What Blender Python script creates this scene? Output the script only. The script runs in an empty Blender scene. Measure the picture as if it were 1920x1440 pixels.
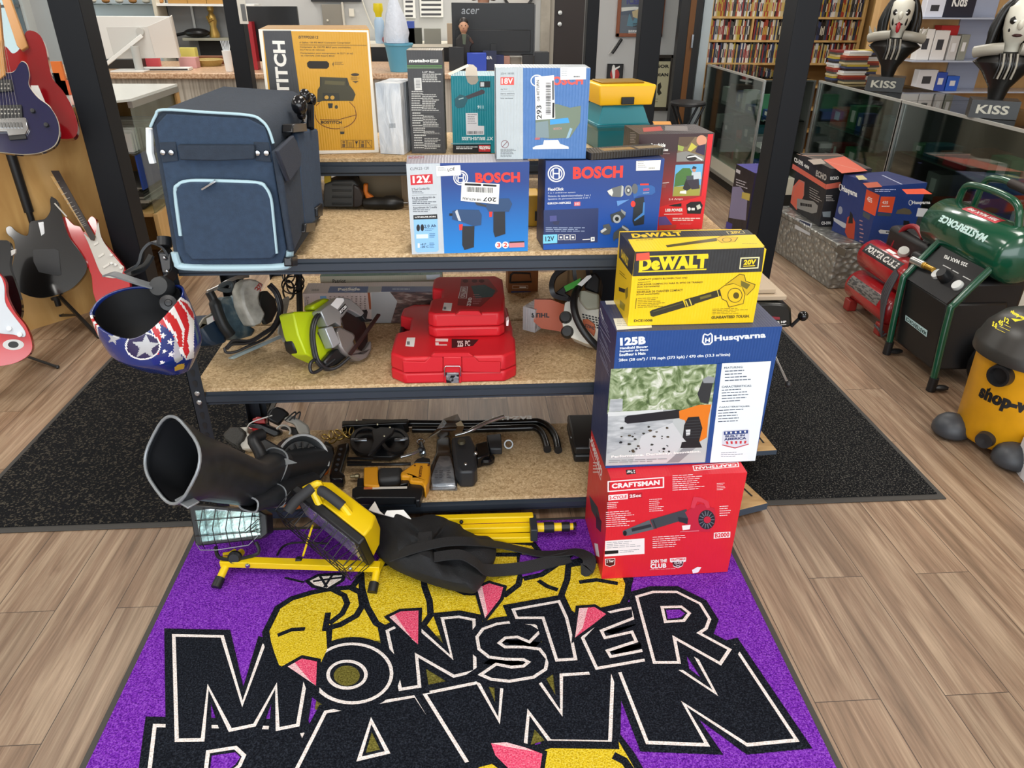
import bpy,bmesh,math,random
import numpy as np
from mathutils import Vector,Matrix
from mathutils.geometry import tessellate_polygon
random.seed(7)
S=bpy.context.scene
COL=S.collection
# ---------------------------------------------------------------- camera
PITCH,YAW,ROLL,FPX=math.radians(28.497),math.radians(4.026),math.radians(-0.495),1349.5
EYE=np.array([0,0,1.65])
def cam_rows():
 cp,sp=math.cos(PITCH),math.sin(PITCH);cy,sy=math.cos(YAW),math.sin(YAW);cr,sr=math.cos(ROLL),math.sin(ROLL)
 f=np.array([sy*cp,cy*cp,-sp]);r=np.array([cy,-sy,0.0]);d=np.cross(f,r)
 return np.array([cr*r+sr*d,-sr*r+cr*d,f])
RM=cam_rows()
cd=bpy.data.cameras.new('camera');cam=bpy.data.objects.new('camera',cd);COL.objects.link(cam)
cd.sensor_width=36;cd.lens=FPX/1920*36;cd.clip_start=.05;cd.clip_end=100
_m=Matrix.Identity(4)
for i in range(3):
 _m[i][0]=RM[0][i];_m[i][1]=-RM[1][i];_m[i][2]=-RM[2][i];_m[i][3]=EYE[i]
cam.matrix_world=_m
S.camera=cam
# ---------------------------------------------------------------- light and exposure
S.view_settings.view_transform='Standard';S.view_settings.look='None'
S.view_settings.gamma=1;S.view_settings.use_curve_mapping=False
S.view_settings.exposure=0.0
S.cycles.use_denoising=True
S.cycles.max_bounces=6;S.cycles.diffuse_bounces=3;S.cycles.glossy_bounces=3;S.cycles.transmission_bounces=4;S.cycles.transparent_max_bounces=10
S.cycles.sample_clamp_indirect=6;S.cycles.caustics_reflective=False;S.cycles.caustics_refractive=False
W=bpy.data.worlds.new('world');S.world=W;W.use_nodes=True
W.node_tree.nodes['Background'].inputs[0].default_value=(.86,.93,1,1)
W.node_tree.nodes['Background'].inputs[1].default_value=1.6
def area(name,loc,rot,sx,sy,power,color=(1,1,1)):
 l=bpy.data.lights.new(name,'AREA');l.shape='RECTANGLE';l.size=sx;l.size_y=sy;l.energy=power;l.color=color
 o=bpy.data.objects.new(name,l);o.location=loc;o.rotation_euler=rot;COL.objects.link(o);return o
area('storefront_daylight',(0.0,-2.6,1.75),(math.radians(84),0,0),6.5,2.3,112,(.93,.97,1))
for _x in(-2.4,0.2,2.8):
 for _y in(0.6,3.2,5.8,8.0):
  area('ceiling_lamp',(_x,_y,2.94),(0,0,0),0.6,1.2,31 if _y<7 else 26,(1,.965,.91))
  # ---------------------------------------------------------------- picture geometry helpers (a pixel of the photo -> a point on a plane of the room)
def ray(u,v): return RM.T@np.array([(u-960)/FPX,(v-720)/FPX,1.0])
def Pz(u,v,z):
 d=ray(u,v);return EYE+(z-EYE[2])/d[2]*d
def Py(u,v,y):
 d=ray(u,v);return EYE+y/d[1]*d
def Px(u,v,x):
 d=ray(u,v);return EYE+x/d[0]*d
def zoomed(x0,y0,k,pts): return[(x0+k*a,y0+k*b) for a,b in pts]
# ---------------------------------------------------------------- materials
def lin(h):
 h=h.lstrip('#');c=[int(h[i:i+2],16)/255 for i in(0,2,4)]
 return tuple((x/12.92 if x<=.04045 else((x+.055)/1.055)**2.4) for x in c)+(1,)
_mats={}
def M(col,rough=.5,metal=0.0,spec=.5,bump=0,bscale=60,var=0,vscale=8,emit=0,alpha=1,coat=0):
 key=(col,rough,metal,spec,bump,bscale,var,vscale,emit,alpha,coat)
 if key in _mats: return _mats[key]
 m=bpy.data.materials.new('paint_'+col.lstrip('#'));m.use_nodes=True;nt=m.node_tree;b=nt.nodes['Principled BSDF']
 b.inputs['Base Color'].default_value=lin(col);b.inputs['Roughness'].default_value=rough;b.inputs['Metallic'].default_value=metal
 b.inputs['Specular IOR Level'].default_value=spec
 if coat: b.inputs['Coat Weight'].default_value=coat;b.inputs['Coat Roughness'].default_value=.06
 if alpha<1: b.inputs['Alpha'].default_value=alpha
 if emit: b.inputs['Emission Color'].default_value=lin(col);b.inputs['Emission Strength'].default_value=emit
 if bump or var:
  tc=nt.nodes.new('ShaderNodeTexCoord')
 if var:
  n=nt.nodes.new('ShaderNodeTexNoise');n.inputs['Scale'].default_value=vscale;n.inputs['Detail'].default_value=6
  nt.links.new(tc.outputs['Object'],n.inputs['Vector'])
  mx=nt.nodes.new('ShaderNodeHueSaturation');mx.inputs['Color'].default_value=lin(col)
  mr=nt.nodes.new('ShaderNodeMapRange');mr.inputs['From Min'].default_value=.3;mr.inputs['From Max'].default_value=.7
  mr.inputs['To Min'].default_value=1-var;mr.inputs['To Max'].default_value=1+var
  nt.links.new(n.outputs['Fac'],mr.inputs['Value']);nt.links.new(mr.outputs['Result'],mx.inputs['Value'])
  nt.links.new(mx.outputs['Color'],b.inputs['Base Color'])
 if bump:
  n2=nt.nodes.new('ShaderNodeTexNoise');n2.inputs['Scale'].default_value=bscale;n2.inputs['Detail'].default_value=3
  nt.links.new(tc.outputs['Object'],n2.inputs['Vector'])
  bp=nt.nodes.new('ShaderNodeBump');bp.inputs['Strength'].default_value=bump;bp.inputs['Distance'].default_value=.01
  nt.links.new(n2.outputs['Fac'],bp.inputs['Height']);nt.links.new(bp.outputs['Normal'],b.inputs['Normal'])
 _mats[key]=m;return m
def ramp_mat(name,stops,scale=(1,1,1),nscale=5,detail=8,rough=.6,bump=0,dist=0,wave=False,spec=.5,coord='Object',voro=False,metal=0):
 """noise (or voronoi) through a colour ramp"""
 if name in _mats: return _mats[name]
 m=bpy.data.materials.new(name);m.use_nodes=True;nt=m.node_tree;b=nt.nodes['Principled BSDF']
 b.inputs['Roughness'].default_value=rough;b.inputs['Specular IOR Level'].default_value=spec;b.inputs['Metallic'].default_value=metal
 tc=nt.nodes.new('ShaderNodeTexCoord');mp=nt.nodes.new('ShaderNodeMapping');mp.inputs['Scale'].default_value=scale
 nt.links.new(tc.outputs[coord],mp.inputs['Vector'])
 if voro:
  n=nt.nodes.new('ShaderNodeTexVoronoi');n.inputs['Scale'].default_value=nscale;out=n.outputs['Distance']
 else:
  n=nt.nodes.new('ShaderNodeTexNoise');n.inputs['Scale'].default_value=nscale;n.inputs['Detail'].default_value=detail;n.inputs['Distortion'].default_value=dist;out=n.outputs['Fac']
 nt.links.new(mp.outputs['Vector'],n.inputs['Vector'])
 r=nt.nodes.new('ShaderNodeValToRGB');el=r.color_ramp.elements
 while len(el)<len(stops): el.new(.5)
 for e,(p,c) in zip(el,stops): e.position=p;e.color=lin(c)
 nt.links.new(out,r.inputs['Fac']);nt.links.new(r.outputs['Color'],b.inputs['Base Color'])
 if bump:
  bp=nt.nodes.new('ShaderNodeBump');bp.inputs['Strength'].default_value=bump;bp.inputs['Distance'].default_value=.01
  nt.links.new(out,bp.inputs['Height']);nt.links.new(bp.outputs['Normal'],b.inputs['Normal'])
 _mats[name]=m;return m
def card(col,rough=.42,ribs=.12):
 """printed corrugated cardboard: faint vertical flutes"""
 key=('card',col,rough,ribs)
 if key in _mats: return _mats[key]
 m=bpy.data.materials.new('card_'+col.lstrip('#'));m.use_nodes=True;nt=m.node_tree;b=nt.nodes['Principled BSDF']
 b.inputs['Base Color'].default_value=lin(col);b.inputs['Roughness'].default_value=rough
 tc=nt.nodes.new('ShaderNodeTexCoord');w=nt.nodes.new('ShaderNodeTexWave');w.inputs['Scale'].default_value=38;w.inputs['Distortion'].default_value=1.2
 nt.links.new(tc.outputs['Object'],w.inputs['Vector'])
 n=nt.nodes.new('ShaderNodeTexNoise');n.inputs['Scale'].default_value=9;n.inputs['Detail'].default_value=5;nt.links.new(tc.outputs['Object'],n.inputs['Vector'])
 bp=nt.nodes.new('ShaderNodeBump');bp.inputs['Strength'].default_value=ribs;bp.inputs['Distance'].default_value=.006;nt.links.new(w.outputs['Fac'],bp.inputs['Height'])
 bp2=nt.nodes.new('ShaderNodeBump');bp2.inputs['Strength'].default_value=.25;bp2.inputs['Distance'].default_value=.02
 nt.links.new(n.outputs['Fac'],bp2.inputs['Height']);nt.links.new(bp.outputs['Normal'],bp2.inputs['Normal']);nt.links.new(bp2.outputs['Normal'],b.inputs['Normal'])
 _mats[key]=m;return m
def glass(name='glass',tint='#f2fbf8',alpha=.16,rough=.02):
 key=(name,tint,alpha,rough)
 if key in _mats: return _mats[key]
 m=bpy.data.materials.new(name);m.use_nodes=True;nt=m.node_tree;nt.nodes.clear()
 out=nt.nodes.new('ShaderNodeOutputMaterial');mix=nt.nodes.new('ShaderNodeMixShader');tr=nt.nodes.new('ShaderNodeBsdfTransparent');gl=nt.nodes.new('ShaderNodeBsdfGlossy')
 tr.inputs[0].default_value=lin(tint);gl.inputs['Roughness'].default_value=rough
 lw=nt.nodes.new('ShaderNodeLayerWeight');lw.inputs['Blend'].default_value=.35
 mr=nt.nodes.new('ShaderNodeMapRange');mr.inputs['To Min'].default_value=alpha*.35;mr.inputs['To Max'].default_value=min(1,alpha*3.2)
 nt.links.new(lw.outputs['Fresnel'],mr.inputs['Value']);nt.links.new(mr.outputs['Result'],mix.inputs[0]);nt.links.new(tr.outputs[0],mix.inputs[1]);nt.links.new(gl.outputs[0],mix.inputs[2]);nt.links.new(mix.outputs[0],out.inputs[0])
 _mats[key]=m;return m
 # ---------------------------------------------------------------- mesh building
def nrm(a):
 a=np.array(a,float);return a/np.linalg.norm(a)
class Fr:
 """a plane in the room: origin o, right u, up v, outward n"""
 def __init__(s,o,u,v): s.o=np.array(o,float);s.u=nrm(u);s.v=nrm(v);s.n=np.cross(s.u,s.v);s.k=0
 def pt(s,a,b,c=0): return s.o+s.u*a+s.v*b+s.n*c
 def px(s,x,y):
  d=ray(x,y);t=((s.o-EYE)@s.n)/(d@s.n);q=EYE+t*d-s.o;return(q@s.u,q@s.v)
 def world(s,x,y): a,b=s.px(x,y);return s.pt(a,b)
_tx={}
def text2d(txt,bold):
 k=(txt,bold)
 if k in _tx: return _tx[k]
 c=bpy.data.curves.new('t','FONT');c.body=txt;c.offset=bold;c.resolution_u=3;c.space_character=1+bold*1.2
 o=bpy.data.objects.new('t',c);COL.objects.link(o);dg=bpy.context.evaluated_depsgraph_get();dg.update()
 me=bpy.data.meshes.new_from_object(o.evaluated_get(dg))
 v=np.array([p.co[:2] for p in me.vertices]) if len(me.vertices) else np.zeros((1,2));f=[tuple(p.vertices) for p in me.polygons]
 lo,hi=v.min(0),v.max(0);v=(v-lo)/np.maximum(hi-lo,1e-6)
 bpy.data.objects.remove(o);bpy.data.curves.remove(c);bpy.data.meshes.remove(me)
 _tx[k]=(v,f);return _tx[k]
class MB:
 def __init__(s): s.v=[];s.f=[];s.mi=[];s.ms=[]
 def slot(s,m):
  if m not in s.ms: s.ms.append(m)
  return s.ms.index(m)
 def add(s,vs,fs,m):
  b=len(s.v);i=s.slot(m);s.v+=[tuple(map(float,p)) for p in vs]
  for f in fs: s.f.append(tuple(b+k for k in f));s.mi.append(i)
 def quad(s,a,b,c,d,m): s.add([a,b,c,d],[(0,1,2,3)],m)
 def flat(s,pts,m):
  """a flat, maybe concave outline"""
  t=tessellate_polygon([[Vector(map(float,p)) for p in pts]]);s.add(pts,[tuple(x) for x in t],m)
 def hexa(s,p,ms):
  """8 corners: bottom 0-3 (front-left, front-right, back-right, back-left), top 4-7; ms one material or dict by face"""
  g=(lambda k:ms[k] if k in ms else ms['all']) if isinstance(ms,dict) else(lambda k:ms)
  for k,f in(('bottom',(3,2,1,0)),('top',(4,5,6,7)),('front',(0,1,5,4)),('right',(1,2,6,5)),('back',(2,3,7,6)),('left',(3,0,4,7))):
   s.add([p[i] for i in f],[(0,1,2,3)],g(k))
  return s
 def cub(s,p,ms):
  """the same, with shared corners so that bevels work"""
  i=s.slot(ms);b=len(s.v);s.v+=[tuple(map(float,q)) for q in p]
  for f in((3,2,1,0),(4,5,6,7),(0,1,5,4),(1,2,6,5),(2,3,7,6),(3,0,4,7)): s.f.append(tuple(b+k for k in f));s.mi.append(i)
 def box(s,x0,x1,y0,y1,z0,z1,m):
  s.cub([(x0,y0,z0),(x1,y0,z0),(x1,y1,z0),(x0,y1,z0),(x0,y0,z1),(x1,y0,z1),(x1,y1,z1),(x0,y1,z1)],m)
 def fbox(s,F,a0,a1,b0,b1,c0,c1,m):
  """box in a frame: a along u, b along v, c along n"""
  s.cub([F.pt(a0,b0,c1),F.pt(a1,b0,c1),F.pt(a1,b0,c0),F.pt(a0,b0,c0),F.pt(a0,b1,c1),F.pt(a1,b1,c1),F.pt(a1,b1,c0),F.pt(a0,b1,c0)],m)
 def bar(s,p,q,w,t,m,up=(0,0,1)):
  """rectangular bar from p to q"""
  p=np.array(p,float);q=np.array(q,float);d=nrm(q-p);up=np.array(up,float)
  if abs(d@nrm(up))>.97: up=np.array([0,1,0.])
  r=nrm(np.cross(d,up));h=np.cross(r,d);r=r*w/2;h=h*t/2
  s.cub([p-r-h,p+r-h,q+r-h,q-r-h,p-r+h,p+r+h,q+r+h,q-r+h],m)
 def prism(s,pts,F,c0,c1,m,mside=None,taper=1.0):
  """outline (a,b) in frame F extruded from c0 to c1 along n"""
  n=len(pts);ar=sum(pts[i][0]*pts[(i+1)%n][1]-pts[(i+1)%n][0]*pts[i][1] for i in range(n))
  if ar<0: pts=pts[::-1]
  cx=sum(p[0] for p in pts)/n;cy=sum(p[1] for p in pts)/n
  lo=[F.pt(a,b,c0) for a,b in pts];hi=[F.pt(cx+(a-cx)*taper,cy+(b-cy)*taper,c1) for a,b in pts]
  t=tessellate_polygon([[Vector((a,b,0)) for a,b in pts]]);base=len(s.v);i=s.slot(m);j=s.slot(mside or m)
  s.v+=[tuple(map(float,p)) for p in lo+hi]
  for a,b,c in t:
   s.f.append((base+n+a,base+n+b,base+n+c));s.mi.append(i);s.f.append((base+c,base+b,base+a));s.mi.append(i)
  for k in range(n): s.f.append((base+k,base+(k+1)%n,base+n+(k+1)%n,base+n+k));s.mi.append(j)
 def loft(s,rings,m,cap=True,closed=True):
  n=len(rings[0]);b=len(s.v);i=s.slot(m)
  for r in rings: s.v+=[tuple(map(float,p)) for p in r]
  for k in range(len(rings)-1):
   for j in range(n if closed else n-1):
    s.f.append((b+k*n+j,b+k*n+(j+1)%n,b+(k+1)*n+(j+1)%n,b+(k+1)*n+j));s.mi.append(i)
  if cap and closed:
   s.f.append(tuple(b+j for j in range(n-1,-1,-1)));s.mi.append(i)
   s.f.append(tuple(b+(len(rings)-1)*n+j for j in range(n)));s.mi.append(i)
 def tube(s,path,r,m,n=10,closed=False,cap=True,flat=None):
  """round (or flat=(w,t)) tube along a path; r number or list"""
  P=[np.array(p,float) for p in path];L=len(P);rings=[];ref=None
  for k in range(L):
   a=P[k-1] if(k or closed) else P[k];c=P[(k+1)%L] if(k<L-1 or closed) else P[k]
   d=c-a;d=d/(np.linalg.norm(d)+1e-9)
   if ref is None:
    ref=np.array([0,0,1.]) if abs(d[2])<.9 else np.array([1.,0,0])
   ref=ref-d*(ref@d);ref=ref/(np.linalg.norm(ref)+1e-9);t=np.cross(d,ref)
   rr=r[k] if isinstance(r,(list,tuple)) else r
   if flat: rings.append([P[k]+t*flat[0]/2*sx+ref*flat[1]/2*sy for sx,sy in((-1,-1),(1,-1),(1,1),(-1,1))])
   else: rings.append([P[k]+rr*(math.cos(2*math.pi*j/n)*t+math.sin(2*math.pi*j/n)*ref) for j in range(n)])
  if closed: rings.append(rings[0])
  s.loft(rings,m,cap=cap and not closed)
 def cyl(s,p,q,r,m,n=20,r2=None): s.tube([p,q],[r,r2 if r2 is not None else r],m,n)
 def lathe(s,prof,o,axis,m,n=28,cap=True):
  """prof: (radius, along) pairs"""
  o=np.array(o,float);d=nrm(axis);t=nrm(np.cross(d,(0,0,1) if abs(d[2])<.9 else(1,0,0)));b=np.cross(d,t)
  s.loft([[o+d*h+max(r,1e-4)*(math.cos(2*math.pi*j/n)*t+math.sin(2*math.pi*j/n)*b) for j in range(n)] for r,h in prof],m,cap=cap)
 def ball(s,c,r,m,n=14,sc=(1,1,1)):
  c=np.array(c,float);rings=[]
  for k in range(n//2+1):
   a=math.pi*k/(n//2);z=-math.cos(a);q=max(math.sin(a),1e-3)
   rings.append([c+np.array([r*sc[0]*q*math.cos(2*math.pi*j/n),r*sc[1]*q*math.sin(2*math.pi*j/n),r*sc[2]*z]) for j in range(n)])
  s.loft(rings,m)
class Ink:
 """printing on a flat face: everything is given in picture pixels and lands on the face's own plane"""
 def __init__(s,mb,F,step=.00003): s.mb=mb;s.F=F;s.k=F.k;s.step=step;s.tr=(0,0,1)
 def at(s,x0,y0,k): s.tr=(x0,y0,k);return s
 def P(s,x,y): return s.F.px(s.tr[0]+s.tr[2]*x,s.tr[1]+s.tr[2]*y)
 def off(s): s.F.k+=1;return s.F.k*s.step+.0002
 def put(s,uv,m):
  c=s.off();s.mb.flat([s.F.pt(a,b,c) for a,b in uv],m)
 def poly(s,pts,m): s.put([s.P(*p) for p in pts],m)
 def rect(s,x0,y0,x1,y1,m): s.poly([(x0,y0),(x1,y0),(x1,y1),(x0,y1)],m)
 def line(s,pts,w,m,closed=False):
  uv=[np.array(s.P(*p)) for p in pts];n=len(uv);c=s.off();L=[];R=[]
  for k in range(n):
   a=uv[k-1] if(k or closed) else uv[k];b=uv[(k+1)%n] if(k<n-1 or closed) else uv[k]
   d1=uv[k]-a;d2=b-uv[k]
   if np.linalg.norm(d1)<1e-9: d1=d2
   if np.linalg.norm(d2)<1e-9: d2=d1
   d1=d1/np.linalg.norm(d1);d2=d2/np.linalg.norm(d2);t=d1+d2;t=t/(np.linalg.norm(t)+1e-9) if np.linalg.norm(t)>.2 else d1
   q=np.array([-t[1],t[0]]);h=w/2/max(.45,abs(q@np.array([-d1[1],d1[0]])))
   L.append(uv[k]+q*h);R.append(uv[k]-q*h)
  fs=[(k,(k+1)%n,n+(k+1)%n,n+k) for k in range(n if closed else n-1)]
  s.mb.add([s.F.pt(p[0],p[1],c) for p in L+R],fs,m)
 def text(s,t,bl,br,tl,m,bold=.03):
  v,f=text2d(t,bold);o=np.array(s.P(*bl));U=np.array(s.P(*br))-o;V=np.array(s.P(*tl))-o;c=s.off()
  s.mb.add([s.F.pt(*(o+U*a+V*b),c) for a,b in v],f,m)
 def oval(s,x0,y0,x1,y1,m,n=28,ring=None):
  p=[((x0+x1)/2+(x1-x0)/2*math.cos(2*math.pi*k/n),(y0+y1)/2+(y1-y0)/2*math.sin(2*math.pi*k/n)) for k in range(n)]
  if ring: s.line(p,ring,m,True)
  else: s.poly(p,m)
 def bars(s,x0,y0,x1,y1,n,m,fill=.45,seed=0,slant=0):
  """lines of small print too fine to read in the photo"""
  rnd=random.Random(seed);h=(y1-y0)/n;c=s.off()
  for k in range(n):
   y=y0+h*k;e=x0+(x1-x0)*(.62+.38*rnd.random());x=x0
   while x<e:
    w=min((x1-x0)*rnd.uniform(.08,.2),e-x)
    q=[(x,y+slant*(x-x0)),(x+w,y+slant*(x+w-x0)),(x+w,y+h*fill+slant*(x+w-x0)),(x,y+h*fill+slant*(x-x0))]
    s.mb.add([s.F.pt(*s.P(*p),c) for p in q],[(3,2,1,0)],m);x+=w+(x1-x0)*.022
 def barcode(s,quad,n,m,seed=1):
  """upright bars inside a pixel quad bl,br,tr,tl"""
  rnd=random.Random(seed);bl,br,tr,tl=[np.array(p,float) for p in quad];c=s.off();x=0
  while x<.98:
   w=rnd.choice((.4,.8,1.2))/n
   q=[bl+(br-bl)*x,bl+(br-bl)*(x+w),tl+(tr-tl)*(x+w),tl+(tr-tl)*x]
   s.mb.add([s.F.pt(*s.P(*p),c) for p in q],[(0,1,2,3)],m);x+=w+rnd.choice((.5,.8))/n
WB={}
def thing(name,label,cat,base,group=None,kind=None):
 o=bpy.data.objects.new(name,None);o.empty_display_size=.05;COL.objects.link(o);o.location=tuple(map(float,base));WB[o]=np.array(base,float)
 tag(o,label,cat,group,kind);return o
def tag(o,label=None,cat=None,group=None,kind=None):
 if label: o['label']=label
 if cat: o['category']=cat
 if group: o['group']=group
 if kind: o['kind']=kind
 return o
def ob(name,mb,parent=None,label=None,cat=None,group=None,kind=None,bevel=0,seg=2,smooth=35,sub=0,base=None):
 a=np.array(mb.v);base=np.array(base if base is not None else[(a[:,0].min()+a[:,0].max())/2,(a[:,1].min()+a[:,1].max())/2,a[:,2].min()],float)
 me=bpy.data.meshes.new(name);me.from_pydata([tuple(p) for p in a-base],[],mb.f)
 for m in mb.ms: me.materials.append(m)
 me.polygons.foreach_set('material_index',mb.mi)
 if smooth:
  me.shade_smooth();me.set_sharp_from_angle(angle=math.radians(smooth))
 me.update()
 o=bpy.data.objects.new(name,me);COL.objects.link(o);WB[o]=base
 if parent is not None: o.parent=parent;o.location=tuple(base-WB[parent])
 else: o.location=tuple(base)
 if bevel:
  b=o.modifiers.new('bevel','BEVEL');b.width=bevel;b.segments=seg;b.limit_method='ANGLE';b.angle_limit=math.radians(40);b.harden_normals=False
 if sub:
  q=o.modifiers.new('sub','SUBSURF');q.levels=sub;q.render_levels=sub
 return tag(o,label,cat,group,kind)
def copy_tree(o,parent=None,loc=None,rotz=None,label=None):
 c=o.copy();COL.objects.link(c);c.parent=parent
 if loc is not None: c.location=loc
 if rotz is not None: c.rotation_euler[2]=rotz
 if label: c['label']=label
 for ch in o.children: copy_tree(ch,c)
 return c
def front_frame(bl,br,z):
 """the plane of a box front that stands at height z between two picture points"""
 a=Pz(*bl,z);b=Pz(*br,z);return Fr(a,b-a,(0,0,1)),float(np.linalg.norm(b-a))
def top_z(F,w,x,y,right=False):
 """height of the point of the box's left (or right) upright edge seen at pixel x,y"""
 p=F.pt(w if right else 0,0);d=ray(x,y);t=(p[:2]@d[:2])/(d[:2]@d[:2]);return EYE[2]+t*d[2]
def grad(name,c0,c1,z0,z1,rough=.4,mid=None):
 """a print that runs from one ink to another up the sheet"""
 m=bpy.data.materials.new(name);m.use_nodes=True;nt=m.node_tree;b=nt.nodes['Principled BSDF'];b.inputs['Roughness'].default_value=rough
 tc=nt.nodes.new('ShaderNodeTexCoord');sp=nt.nodes.new('ShaderNodeSeparateXYZ');mr=nt.nodes.new('ShaderNodeMapRange');r=nt.nodes.new('ShaderNodeValToRGB')
 nt.links.new(tc.outputs['Object'],sp.inputs[0]);nt.links.new(sp.outputs['Z'],mr.inputs['Value']);mr.inputs['From Min'].default_value=z0;mr.inputs['From Max'].default_value=z1
 nt.links.new(mr.outputs['Result'],r.inputs['Fac']);el=r.color_ramp.elements;el[0].color=lin(c0);el[1].color=lin(c1)
 if mid: e=el.new(.5);e.color=lin(mid)
 nt.links.new(r.outputs['Color'],b.inputs['Base Color']);return m
class Carton:
 """a box standing on z: its mesh, and the frames of the faces one can print on"""
 def __init__(s,bl,br,tl,z,depth,mats,lean=0):
  z+=.0012;s.F,s.w=front_frame(bl,br,z);s.z=z;s.h=top_z(s.F,s.w,*tl)-z;s.d=depth;s.mb=MB();F=s.F
  w,h,d=s.w,s.h,s.d
  s.mb.hexa([F.pt(0,0),F.pt(w,0),F.pt(w,0,-d),F.pt(0,0,-d),F.pt(0,h),F.pt(w,h),F.pt(w,h,-d),F.pt(0,h,-d)],mats)
  s.L=Fr(F.pt(0,0,-d),F.n,(0,0,1));s.R=Fr(F.pt(w,0,0),-F.n,(0,0,1));s.T=Fr(F.pt(0,h,0),F.u,-F.n)
  s.i=Ink(s.mb,s.F);s.il=Ink(s.mb,s.L);s.it=Ink(s.mb,s.T);s.ir=Ink(s.mb,s.R)
  s.base=F.pt(w/2,0,-d/2)
 def sticker(s,parent,face,quad,marks=None,name='price_sticker',mat=None):
  """a paper label stuck on a face: a part of its own"""
  m=MB();F={'F':s.F,'T':s.T,'L':s.L,'R':s.R}[face];k=F.k;F.k+=6;ink=Ink(m,F);ink.tr=s.i.tr;ink.poly(quad,mat or M('#f1f1ec',.5))
  if marks: marks(ink)
  o=ob(name,m,parent,smooth=0);return o
 def done(s,name,label,cat,group=None,part='carton'):
  t=thing(name,label,cat,s.base,group);ob(part,s.mb,t,smooth=0);return t
def facing(o,n):
 """a plane through o whose outward side looks along n"""
 n=nrm(n);u=nrm(np.cross((0,0,1),n));return Fr(o,u,np.cross(n,u))
class Slab:
 """pieces of one tool: outlines on planes parallel to the tool's own plane, each with its own thickness across it"""
 def __init__(s,F,tr): s.F=F;s.tr=tr
 def uv(s,p,c=0): return Fr(s.F.pt(0,0,c),s.F.u,s.F.v).px(s.tr[0]+s.tr[2]*p[0],s.tr[1]+s.tr[2]*p[1])
 def w(s,p,c=0): return s.F.pt(*s.uv(p,c),c)
 def ink(s,mb,c): return Ink(mb,Fr(s.F.pt(0,0,c),s.F.u,s.F.v)).at(*s.tr)
 def piece(s,name,pts,c0,c1,m,parent,bevel=.003,taper=1.0,label=None,seg=2):
  b=MB();b.prism([s.uv(p,c1) for p in pts],s.F,c0,c1,m,taper=taper);return ob(name,b,parent,bevel=bevel,label=label,seg=seg)
 def pipe(s,name,pts,r,m,parent,c=0,n=10,flat=None,label=None,smooth=4):
  b=MB();b.tube(spline([s.w(p[:2],p[2] if len(p)>2 else c) for p in pts],smooth),r,m,n,flat=flat);return ob(name,b,parent,label=label)
def settle(t,z):
 """set a thing down on the surface at height z"""
 def low(o): return min([WB[o][2]+min((v.co.z for v in o.data.vertices),default=9) if o.type=='MESH' else 9]+[low(c) for c in o.children])
 t.location.z+=z+.0008-low(t)
def spline(P,k=5,closed=False):
 """Catmull-Rom through points"""
 P=[np.array(p,float) for p in P];n=len(P)
 if n<3 or k<2: return P
 out=[]
 for i in range(n if closed else n-1):
  a,b,c,d=(P[(i-1)%n] if closed or i else P[0]),P[i],P[(i+1)%n],(P[(i+2)%n] if closed or i<n-2 else P[-1])
  for j in range(k):
   t=j/k;out.append(.5*((2*b)+(c-a)*t+(2*a-5*b+4*c-d)*t*t+(3*b-a-3*c+d)*t**3))
 if not closed: out.append(P[-1])
 return out
WHITE=M('#f2f2ee',.45);BLACK=M('#141517',.45);INK=M('#1b1b1e',.55)
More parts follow.
